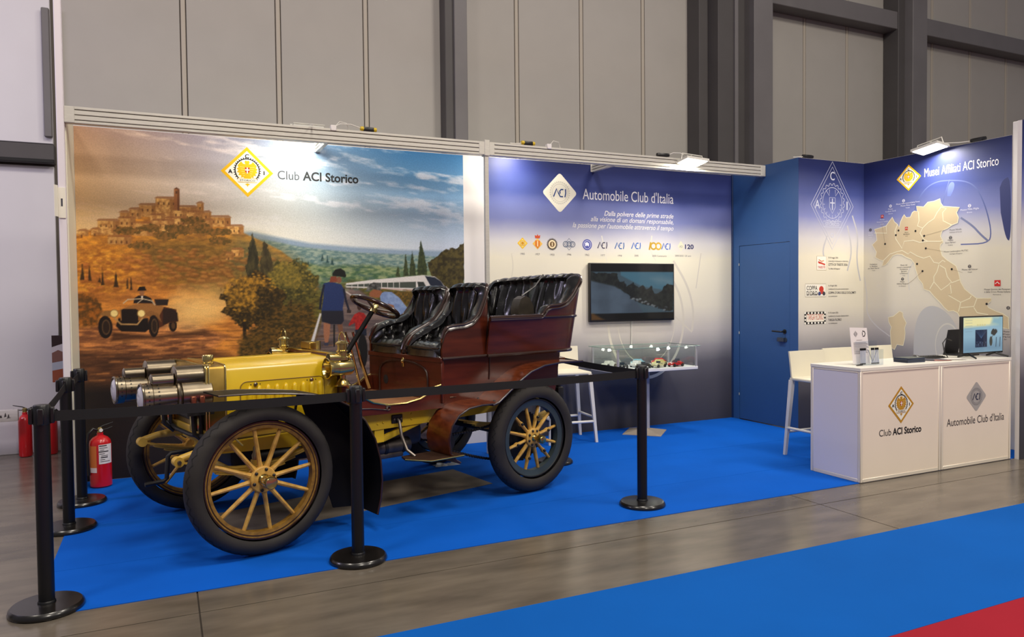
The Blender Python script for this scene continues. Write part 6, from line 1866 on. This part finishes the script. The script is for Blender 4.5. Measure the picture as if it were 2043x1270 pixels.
def model_car(x, y, rz, rgb, kind, label, L=.20):
    o = thing('model_car', label, 'model car', (4.475 + x, -0.34 + y, .7495), rz, 'model cars in the display case')
    m = mat('model_paint_%d_%d_%d' % rgb, rgb, .2, 0, coat=.7)
    k = L / .14
    W = .027 * k
    if kind == 'saloon':
        side = [(-.068, .012), (-.070, .024), (-.062, .031), (-.034, .034), (-.020, .050), (.018, .051), (.040, .036), (.064, .030), (.070, .020), (.068, .012)]
        win = [(-.028, .036), (-.018, .047), (.016, .048), (.030, .036)]
    else:
        side = [(-.070, .014), (-.070, .026), (-.060, .033), (-.008, .035), (.0, .030), (.030, .030), (.038, .037), (.058, .033), (.070, .022), (.068, .014)]
        win = None
    sc_ = lambda pts: [(a * k, b_ * k) for a, b_ in pts]
    b_ = MB()
    n = len(side)
    secs = [(-W * .55, .93), (-W, 1.0), (W, 1.0), (W * .55, .93)]
    sp = sc_(side)
    cz = .022 * k
    vs = []
    for wv, f_ in ((-W, .90), (-W * .8, 1.0), (W * .8, 1.0), (W, .90)):
        vs += [(a * f_, wv, cz + (q - cz) * f_) for a, q in sp]
    b_.add(vs, [(s_ * n + i, s_ * n + (i + 1) % n, (s_ + 1) * n + (i + 1) % n, (s_ + 1) * n + i) for s_ in range(3) for i in range(n)] + [tuple(range(n))[::-1], tuple(3 * n + i for i in range(n))])
    obj('body', b_, m, o)
    if win:
        obj('side_windows', MB().prism(sc_(win), lambda a, q, d: (a, d, q), -W * .86, W * .86), M_win, o, False)
    else:
        obj('windscreen', MB().box(-.006 * k, -.003 * k, -W * .7, W * .7, .034 * k, .050 * k), M_win, o, False)
        obj('cockpit', MB().box(.002 * k, .030 * k, -W * .6, W * .6, .029 * k, .0325 * k), M_tyre_m, o, False)
    for sx in (-.045, .045):
        for s_ in (-1, 1):
            obj('wheel', MB().lathe([(.013 * k, -.005 * k), (.0135 * k, 0), (.013 * k, .005 * k)], (sx * k, s_ * (W + .001), .0135 * k), (0, 1, 0), 14), M_tyre_m, o)
    for s_ in (-1, 1):
        obj('headlight', MB().ball((-.066 * k, s_ * W * .7, .026 * k), .005 * k, 8), mat('model_headlight', (236, 232, 214), .2), o)
    return o
model_car(-.37, -.11, R_(40), (44, 50, 62), 'open', 'dark blue open model car at the left end of the case')
model_car(-.38, .14, R_(20), (206, 208, 200), 'saloon', 'pale grey model saloon at the back left of the case')
model_car(-.14, -.18, R_(20), (34, 34, 40), 'open', 'black open model car in front of the white saloon')
model_car(-.10, .0, R_(25), (224, 226, 226), 'saloon', 'white model saloon beside the pale blue one', .20)
model_car(.02, .16, R_(20), (128, 190, 214), 'saloon', 'pale blue model saloon in the display case', .20)
model_car(.07, -.17, R_(20), (214, 206, 160), 'open', 'cream open model car in the front row', .20)
model_car(.19, -.02, R_(15), (222, 210, 140), 'saloon', 'pale yellow model saloon in the display case', .20)
model_car(.29, -.19, R_(10), (196, 30, 34), 'open', 'red open model car in the front row of the case', .20)
model_car(.30, .14, R_(12), (206, 36, 40), 'saloon', 'red model saloon behind the front red car', .20)
model_car(.43, -.03, R_(60), (150, 24, 34), 'open', 'dark red model racing car at the right end of the case', .20)

# ---- white bar stools
M_shell = mat('cream_plastic', (226, 220, 200), .42, 0, .02, 4)
M_leg = mat('white_leg', (222, 220, 216), .42)
def bar_stool(x, y, rz, label):
    o = thing('bar_stool', label, 'stool', (x, y, .004), rz, 'white plastic bar stools')
    obj('seat', MB().rbox(-.225, .225, -.20, .21, .715, .745, .012, 2), M_shell, o)
    bk = MB()
    n = 9
    vs = []
    for i in range(n):
        t = -1 + 2 * i / (n - 1)
        for z_, dy in ((.745, 0), (.86, .012), (.992, .03)):
            yy = .195 + dy - .02 * t * t
            vs += [(t * (.225 + .012 * (z_ - .74)), yy, z_), (t * (.225 + .012 * (z_ - .74)), yy + .016, z_)]
    m = 6
    fs = []
    for i in range(n - 1):
        for k_ in (0, 2):
            fs += [(i * m + k_, (i + 1) * m + k_, (i + 1) * m + k_ + 2, i * m + k_ + 2), (i * m + k_ + 1, i * m + k_ + 3, (i + 1) * m + k_ + 3, (i + 1) * m + k_ + 1)]
        fs += [(i * m, i * m + 1, (i + 1) * m + 1, (i + 1) * m), (i * m + 4, (i + 1) * m + 4, (i + 1) * m + 5, i * m + 5)]
    fs += [(0, 2, 3, 1), (2, 4, 5, 3), tuple((n - 1) * m + k_ for k_ in (0, 1, 3, 2)), tuple((n - 1) * m + k_ for k_ in (2, 3, 5, 4))]
    bk.add(vs, fs)
    obj('backrest', bk, M_shell, o)
    for sx in (-1, 1):
        for sy in (-1, 1):
            top = (.205 * sx, .185 * sy + (.01 if sy > 0 else 0), .72)
            bot = (.262 * sx, .225 * sy, 0)
            lg = MB()
            d = .018
            vs = []
            for (px, py, pz) in (bot, top):
                k_ = .75 if pz == 0 else 1.15
                vs += [(px - d * k_, py - d * k_, pz), (px + d * k_, py - d * k_, pz), (px + d * k_, py + d * k_, pz), (px - d * k_, py + d * k_, pz)]
            lg.add(vs, [(0, 3, 2, 1), (4, 5, 6, 7)] + [(i, (i + 1) % 4, 4 + (i + 1) % 4, 4 + i) for i in range(4)])
            obj('leg', lg, M_leg, o, False)
    for (a, b_) in (((-.246, -.215, .22), (.246, -.215, .22)), ((-.246, .218, .22), (.246, .218, .22)), ((-.246, -.215, .26), (-.246, .218, .26)), ((.246, -.215, .26), (.246, .218, .26))):
        obj('footrest_bar', MB().tube([a, b_], .014, 8), M_leg, o)
    return o
bar_stool(5.235, -2.165, 0, 'cream bar stool behind the counter, nearest the blue door')
bar_stool(5.79, -2.06, R_(-2), 'cream bar stool behind the counter in the middle, behind the leaflet holder')
bar_stool(6.35, -2.06, R_(2), 'cream bar stool behind the counter nearest the monitor')
bar_stool(3.475, -.305, R_(-8), 'white bar stool behind the car tail, beside the display case')

# ---- reception counter: two cabinets and a worktop
X0, X1, XM = 4.68, 6.65, 5.672
Y0, Y1 = -3.037, -2.52
M_ctr = mat('counter_white', (240, 226, 208), .42, 0, .015, 3)
M_ctr2 = mat('counter_profile', (234, 224, 208), .38, .15)
def XZc(a, b_, d):
    return (a, Y0 - d, b_)
def cabinet(x0, x1, label):
    o = thing('counter_cabinet', label, 'counter', ((x0 + x1) / 2, (Y0 + Y1) / 2, .004))
    cx, cy = (x0 + x1) / 2, (Y0 + Y1) / 2
    hx, hy = (x1 - x0) / 2, (Y1 - Y0) / 2
    obj('front_panel', MB().rbox(-hx + .028, hx - .028, -hy + .006, -hy + .018, .03, .892, .002, 1), M_ctr, o, False)
    obj('side_panel', MB().box(-hx + .002, -hx + .014, -hy + .03, hy - .03, .03, .892), mat('counter_side_cool_lit', (222, 218, 226), .45), o, False)  # left side of the white cabinet, bluish light mixed into its colour
    obj('side_panel', MB().box(hx - .014, hx - .002, -hy + .03, hy - .03, .03, .892), M_ctr, o, False)
    for sx in (-1, 1):
        for sy in (-1, 1):
            obj('corner_profile', MB().rbox(sx * hx - (0 if sx < 0 else .03), sx * hx + (.03 if sx < 0 else 0), sy * hy - (0 if sy < 0 else .03), sy * hy + (.03 if sy < 0 else 0), 0, .908, .004, 1), M_ctr2, o)
    for z0, z1 in ((0.0, .03), (.892, .908)):
        obj('front_rail', MB().rbox(-hx + .03, hx - .03, -hy + .001, -hy + .03, z0, z1, .003, 1), M_ctr2, o)
        obj('side_rail', MB().rbox(-hx, -hx + .028, -hy + .03, hy - .03, z0, z1, .003, 1), M_ctr2, o)
        obj('side_rail', MB().rbox(hx - .028, hx, -hy + .03, hy - .03, z0, z1, .003, 1), M_ctr2, o)
    obj('back_shelf', MB().box(-hx + .03, hx - .03, -hy + .03, hy - .03, .45, .468), M_ctr, o, False)
    return o, lambda a, b_, d: (a - cx, Y0 + .006 - d - cy, b_ - .004)
c1, f1 = cabinet(X0 + .002, XM - .001, 'white counter cabinet with the gold diamond emblem')
c2, f2 = cabinet(XM + .001, X1 - .002, 'white counter cabinet with the silver diamond emblem')
F = Flat()
(ax0, _), (ax1, _) = [(5.012,0.617),(5.326,0.616)]
(_, az1), (_, az0) = [(5.163,0.767),(5.171,0.454)]
emblem_gold(F, (ax0 + ax1) / 2, (az0 + az1) / 2, (ax1 - ax0) / 2, (az1 - az0) / 2, (190, 138, 38))
F.build('front_emblem', c1, f1)
F = Flat()
(tx0, tz0), (tx1, tz1), (tx2, _), (tx3, _) = [(4.906,0.364),(5.050,0.359),(5.068,0.358),(5.423,0.348)]
F.text('Club', tx0, tz0, tx1 - tx0, .058, (62, 58, 58), 0)
F.text('ACI Storico', tx2, tz0, tx3 - tx2, .058, (30, 28, 30), 0, bold=.028)
F.build('front_lettering', c1, f1)
F = Flat()
(ax0, _), (ax1, _) = [(6.012,0.617),(6.295,0.617)]
(_, az1), (_, az0) = [(6.145,0.752),(6.156,0.477)]
emblem_silver(F, (ax0 + ax1) / 2, (az0 + az1) / 2, (ax1 - ax0) / 2, (az1 - az0) / 2, (170, 166, 162), (138, 136, 136), (32, 42, 72))
F.build('front_emblem', c2, f2)
F = Flat()
(tx0, tz0), (tx1, tz1) = [(5.754,0.376),(6.552,0.360)]
F.text('Automobile Club d\'Italia', tx0, tz0, tx1 - tx0, .070, (58, 54, 58), 0)
F.build('front_lettering', c2, f2)
tag(obj('worktop', MB().rbox(X0, X1, Y0, Y1, .913, .942, .003, 1), mat('worktop_white', (234, 230, 218), .35), None, False), 'long white worktop lying across both counter cabinets', 'worktop')
ZT = .9425

# monitor on the counter
mo = thing('desktop_monitor', 'black framed monitor on the counter showing a web page', 'monitor', (6.43, -2.90, ZT))
obj('housing', MB().rbox(-.295, .295, -.012, .022, .035, .385, .006, 2), M_black, mo)
pm = Paint(-.283, .283, .052, .373, .004)
def mp_(*a):
    return [(-.283 + .566 * x, .052 + .321 * z) for x, z in a]
pm.c[:] = (138, 172, 190)
pm.fill(mp_((0, .72), (.9, .78), (.9, 1), (0, 1)), (228, 218, 160), soft=.03)
pm.fill(mp_((.7, .8), (1, .7), (1, 1), (.75, 1)), (130, 168, 180), soft=.05)
pm.fill(mp_((0, 0), (1, 0), (1, .25), (0, .2)), (98, 128, 150), soft=.15)
pm.fill(mp_((.30, .14), (.60, .14), (.60, .64), (.30, .64)), (24, 34, 58), soft=.004)
for k_ in range(7):
    pm.stroke(mp_((.45, .40), (.31 + .28 * k_ / 6, .62)), .003, (70, 96, 130), soft=.004)
pm.fill(mp_((.32, .16), (.58, .16), (.58, .30), (.32, .30)), (70, 84, 110), soft=.006, col2=(20, 26, 44), ns=80)
for k_ in range(4):
    pm.fill(mp_((.34 + .06 * k_, .75), (.38 + .06 * k_, .75), (.38 + .06 * k_, .80), (.34 + .06 * k_, .80)), (206, 196, 140), soft=.004)
pm.ell(mp_((.78, .56))[0], .045, .03, (52, 50, 48), soft=.006, rag=.012, rs=60)
pm.ell(mp_((.70, .30))[0], .022, .045, (62, 60, 52), soft=.006)
pm.stroke(mp_((.68, .26), (.74, .46)), .006, (56, 56, 56))
for xk in (.83, .93):
    pm.stroke(mp_((xk, .14), (xk + .01, .40)), .008, (44, 52, 62))
for k_ in range(5):
    pm.stroke(mp_((.05, .92 - .08 * k_), (.22, .92 - .08 * k_)), .004, (120, 140, 150), soft=.004, alpha=.6)
pm.build('screen', mo, lambda a, b_: (a, np.full_like(a, -.0125), b_), vcol_mat('monitor_screen', .15, .80))
for sx in (-1, 1):
    obj('foot', MB().tube([(sx * .19, .0, .04), (sx * .21, -.05, .022), (sx * .235, -.10, .008)], [.010, .009, .007], 8), M_black, mo)
    obj('foot', MB().tube([(sx * .19, .0, .04), (sx * .20, .05, .022), (sx * .21, .09, .008)], [.010, .009, .007], 8), M_black, mo)
nb = thing('laptop', 'black laptop standing open behind the monitor on the counter', 'laptop', (6.54, -2.645, ZT), R_(6))
obj('laptop_base', MB().rbox(-.13, .11, -.10, .12, .0, .018, .006, 2), M_black, nb)
obj('laptop_lid', MB().prism([(-.12, .018), (-.108, .018), (-.15, .245), (-.162, .245)], lambda a, b_, d: (d, a + .22, b_), -.13, .11), M_black, nb, False)
tag(obj('monitor_cable', MB().tube([(6.17, -2.79, ZT + .16), (6.13, -2.76, ZT + .18), (6.07, -2.77, ZT + .14), (6.05, -2.80, ZT + .06), (6.07, -2.82, ZT + .012), (6.0, -2.80, ZT + .006), (5.86, -2.76, ZT + .006), (5.80, -2.77, ZT + .006)], .005, 8), M_black), 'black cable looping down beside the monitor', 'cable')
ms = thing('computer_mouse', 'black computer mouse beside the stack of brochures', 'mouse', (5.80, -2.70, ZT), R_(60))
mm = MB()
mm.lathe([(.0, .036), (.018, .034), (.030, .024), (.033, .010), (.030, .0)], (0, 0, 0), (0, 0, 1), 20)
mm.v = [(a * 1.7, b_, c_) for a, b_, c_ in mm.v]
obj('mouse_shell', mm, M_black, ms)
obj('scroll_wheel', MB().lathe([(.006, -.003), (.006, .003)], (.03, 0, .031), (0, 1, 0), 12), M_steelg, ms)
kb = thing('keyboard', 'black keyboard lying on the counter left of the monitor', 'keyboard', (5.98, -2.68, ZT), R_(-6))
obj('keyboard_tray', MB().rbox(-.16, .16, -.06, .06, .0, .014, .005, 1), M_black, kb)
for r in range(4):
    for c_ in range(10):
        obj('key', MB().rbox(-.148 + c_ * .030, -.124 + c_ * .030, -.050 + r * .026, -.029 + r * .026, .014, .019, .002, 1), M_dark, kb, False)
# brochure stacks
rg = random.Random(11)
for k_ in range(9):
    dx = (rg.random() - .5) * .008
    m = MB()
    m.box(-.105, .105, -.072, .072, k_ * .0045, k_ * .0045 + .004)
    ob = obj('brochure', m, (ink(34, 40, 66), ink(52, 62, 96), ink(84, 90, 88))[k_ % 3], None, False)
    ob.location = (5.495 + dx, -2.86, ZT)
    ob.rotation_euler = (0, 0, R_(-4 + rg.random() * 2))
    tag(ob, 'brochure in the counter stack beside the leaflet holder, ' + ('lowest of the stack', 'second from the bottom', 'third from the bottom', 'fourth from the bottom', 'middle one of nine', 'fourth from the top', 'third from the top', 'second from the top', 'topmost of the stack')[k_], 'brochure', 'brochures in the stack')
for k_, (x, y, a, c_) in enumerate(((5.70, -2.90, 20, (206, 200, 196)), (5.82, -2.90, -15, (148, 92, 80)), (5.93, -2.87, 8, (96, 92, 100)), (6.02, -2.91, -25, (216, 210, 204)), (5.76, -2.83, 40, (62, 62, 76)))):
    ob = obj('leaflet', MB().box(-.09, .09, -.06, .06, 0, .0015), ink(*c_), None, False)
    ob.location = (x, y, ZT + .0002 + k_ * .0017)
    ob.rotation_euler = (0, 0, R_(a))
    tag(ob, ('white leaflet overlapping the brochure stack', 'reddish leaflet lying among loose papers on the counter', 'grey leaflet lying among loose papers on the counter', 'white leaflet in front of the monitor', 'dark leaflet lying between mouse and papers')[k_], 'leaflet', 'loose leaflets on the counter')
# acrylic holder with notice and pens
hd = thing('leaflet_holder', 'clear acrylic holder with a white notice on the counter corner', 'holder', (4.975, -2.865, ZT), R_(-4))
M_acr = glass('acrylic', (250, 252, 254), .05)
obj('holder_front', MB().box(-.12, .12, -.050, -.047, .0, .13), M_acr, hd, False)
obj('holder_back', MB().box(-.12, .12, .020, .023, .0, .20), M_acr, hd, False)
for sx in (-.12, .117):
    obj('holder_side', MB().box(sx, sx + .003, -.047, .020, .0, .13), M_acr, hd, False)
obj('holder_base', MB().box(-.12, .12, -.05, .023, .0, .004), M_acr, hd, False)
obj('holder_divider', MB().tube([(-.05, -.049, .13), (.0, -.049, .03), (.05, -.049, .13)], .003, 6), mat('acrylic_edge', (150, 158, 170), .15), hd)
nt_ = thing('notice_card', 'white notice card with two emblems standing in the holder', 'notice', (4.925, -2.843, ZT), R_(-4))
ncard = MB()
ncard.prism([(-.105, .01), (.085, .01), (.075, .31), (-.115, .318)], lambda a, b_, d: (a, -.012 + b_ * .10 + d, b_), -.001, .001)
obj('card', ncard, ink(232, 226, 224), nt_, False)
F = Flat()
F.line([(-.055, .285), (-.075, .262), (-.055, .238), (-.035, .262)], .004, (90, 88, 92), 0, True)
F.ring((-.055, .262), .007, .011, (90, 88, 92), 0, 14)
F.line([(.022, .285), (.045, .280), (.052, .262), (.042, .242), (.022, .240)], .008, (50, 48, 52), 0)
F.line([(.020, .275), (.020, .248)], .006, (50, 48, 52), 0)
F.text('COMUNICATO', -.02, .205, .07, .008, (80, 76, 80), 0, align='C', res=1)
for k_ in range(12):
    F.line([(-.085, .188 - .0085 * k_), (.055 + .012 * (k_ % 3) - (.05 if k_ == 11 else 0), .188 - .0085 * k_)], .003, (140, 136, 140), 0)
F.build('card_print', nt_, lambda a, b_, d: (a, -.013 + b_ * .10 - d, b_))
pr = random.Random(5)
for k_ in range(12):
    x_ = (-.10 + .012 * k_) if k_ < 5 else (.02 + .013 * (k_ - 5))
    tilt = (pr.random() - .5) * .02
    p_ = thing('pen', 'black-capped pen standing in the acrylic holder, ' + (('leftmost', 'second from left', 'middle', 'fourth from left', 'rightmost')[k_] + ' of the left five' if k_ < 5 else ('leftmost', 'second from left', 'third from left', 'middle', 'third from right', 'second from right', 'rightmost')[k_ - 5] + ' of the right seven'), 'pen', (4.975 + x_, -2.885 - x_ * .07, ZT + .005), 0, 'pens in the acrylic holder')
    obj('barrel', MB().cyl((0, 0, .01), (tilt, .005, .12), .004, n=8), mat('pen_white', (206, 208, 220), .3), p_)
    obj('pen_tip', MB().cyl((0, 0, 0), (0, 0, .012), .002, .005, n=8), M_black, p_)
    obj('pen_cap', MB().cyl((tilt, .005, .12), (tilt * 1.15, .006, .138), .0065, n=8), M_black, p_)
for k_ in range(2):
    p_ = thing('pen', ('black pen lying on the worktop at its left corner', 'black pen lying on the worktop close to the acrylic holder')[k_], 'pen', (4.80 + .06 * k_, -2.90 + .02 * k_, ZT), R_(10 + 20 * k_), 'loose pens')
    obj('barrel', MB().cyl((0, 0, .006), (.09, 0, .006), .005, n=8), M_black, p_)
    obj('pen_tip', MB().cyl((-.01, 0, .006), (0, 0, .006), .002, .005, n=8), M_steelg, p_)

# ---- LED floodlights and their plugs
M_led = emit('led_panel_glow', (255, 250, 228), 9.0)
M_house = mat('floodlight_housing', (216, 214, 206), .4, .2)
def flood(loc, normal, label, power, size=(.30, .20), col=(1.0, .93, .78), arm=(0, .08, .05), xdir=(1, 0, 0)):
    o = thing('floodlight', label, 'floodlight', loc, 0, 'floodlights on the booth frame')
    n = Vector(normal).normalized()
    ex_ = Vector(xdir)
    ex_ = (ex_ - n * ex_.dot(n)).normalized()
    ey_ = n.cross(ex_)
    def loc_(a, b_, d):
        p_ = ex_ * a + ey_ * b_ - n * d
        return (p_.x, p_.y, p_.z)
    a, b_ = size[0] / 2, size[1] / 2
    rect = [(-a, -b_), (a, -b_), (a, b_), (-a, b_)]
    obj('housing', MB().prism(rect, loc_, 0.004, .030), M_house, o, False)
    obj('led_panel', MB().prism([(x * .9, y * .86) for x, y in rect], loc_, 0.0, .006), M_led, o, False)
    obj('bracket', MB().tube([loc_(-a, 0, .02), loc_(-a * .9, 0, .09), loc_(a * .9, 0, .09), loc_(a, 0, .02)], .006, 6), M_house, o)
    obj('mount_arm', MB().tube([loc_(0, 0, .09), (Vector(loc_(0, 0, .09)) + Vector(arm))[:]], .007, 6), M_house, o)
    l = bpy.data.lights.new('floodlight_beam', 'AREA')
    l.shape = 'RECTANGLE'
    l.size, l.size_y = size[0] * .88, size[1] * .84
    l.energy = power
    l.color = col
    lo_ = bpy.data.objects.new('floodlight_beam', l)
    COL.objects.link(lo_)
    lo_.parent = o
    lo_.location = n * .006
    lo_.rotation_euler = n.to_track_quat('-Z', 'Y').to_euler()
    return o
flood((0.80, -.40, 3.035), (0, .80, -1), 'floodlight above the gold emblem of the landscape mural, behind the beam', 7.2, arm=(0, -.2, -.05))
flood((2.98, -.26, 3.05), (0, .75, -1), 'floodlight at the left end of the timeline wall, behind the beam', 6.5, arm=(0, -.24, -.05))
flood((4.89, YB - .12, 3.00), (-.06, -.16, -1), 'bright floodlight hanging in front of the beam over the television', 22, arm=(0, .10, -.05))
flood((XR - .17, -2.03, 3.045), (-.12, -.15, -1), 'bright floodlight on top of the map wall', 14, arm=(.17, -.02, -.05), xdir=(0, 1, 0))
def plug(loc, rz, label, colr, cable):
    o = thing('cable_connector', label, 'connector', loc, rz, 'mains connectors on the booth frame')
    m = M_black
    obj('plug_body', MB().rbox(-.05, .05, -.022, .022, 0, .042, .008, 2), m, o)
    obj('plug_collar', MB().lathe([(.018, -.075), (.021, -.05), (.021, .05), (.018, .075)], (0, 0, .024), (1, 0, 0), 14), colr, o)
    obj('cable', MB().tube(cable, .005, 6), M_cable_w, o)
M_yellowp = mat('plug_yellow', (206, 176, 30), .45)
plug((1.31, YB, 3.0585), R_(4), 'black and yellow mains connector on the beam above the mural', M_yellowp, [(-.06, 0, .024), (-.16, 0, .05), (-.26, .0, .045), (-.32, .005, .01), (-.33, .01, -.0)])
plug((4.58, YB, 3.0585), R_(-6), 'black mains connector on the beam left of the hanging floodlight', M_black, [(.06, 0, .024), (.12, -.02, .05), (.18, -.07, .04), (.20, -.10, .02)])
plug((2.93, YB, 3.0585), R_(3), 'small mains connector on the beam just right of the joint post', M_yellowp, [(-.06, 0, .02), (-.12, 0, .01), (-.2, 0, .006)])
plug((XD + .16, YP + .02, HC), R_(0), 'black mains connector on top of the closet panel', M_black, [(-.06, 0, .02), (-.14, .01, .01), (-.2, .02, .006)])
plug((XR + .02, -2.42, HC), R_(90), 'black mains connector on top of the map wall beside the floodlight', M_black, [(.06, 0, .02), (.2, .0, .03), (.34, .02, .05)])
for x, lab_ in ((.99, 'small white junction clip on the beam above the mural'), (3.16, 'small white junction clip on the beam above the timeline wall')):
    t = thing('junction_clip', lab_, 'clip', (x, YB, 3.0585))
    obj('clip_body', MB().rbox(-.025, .025, -.03, .02, -.02, .03, .004, 1), M_white, t)
    obj('clip_lead', MB().tube([(.02, 0, .025), (.06, 0, .07), (.12, .0, .06), (.15, .02, .0)], .004, 6), M_cable_w, t)

# crumpled film left under the far rear wheel
cf = MB()
rg = random.Random(8)
n1, n2 = 9, 5
cf.add([(-.12 + .03 * i + .01 * rg.random(), -.05 + .025 * j + .01 * rg.random(), .001 + .028 * rg.random() * (0 < i < n1 - 1) * (0 < j < n2 - 1)) for i in range(n1) for j in range(n2)], [(i * n2 + j, (i + 1) * n2 + j, (i + 1) * n2 + j + 1, i * n2 + j + 1) for i in range(n1 - 1) for j in range(n2 - 1)])
cfo = obj('crumpled_film', cf, mat('clear_film', (196, 202, 210), .25, 0, coat=.5), None, False)
cfo.location = [(1.915,-0.840)][0] + (.0045,)
tag(cfo, 'scrap of crumpled plastic film under the far rear wheel', 'film')
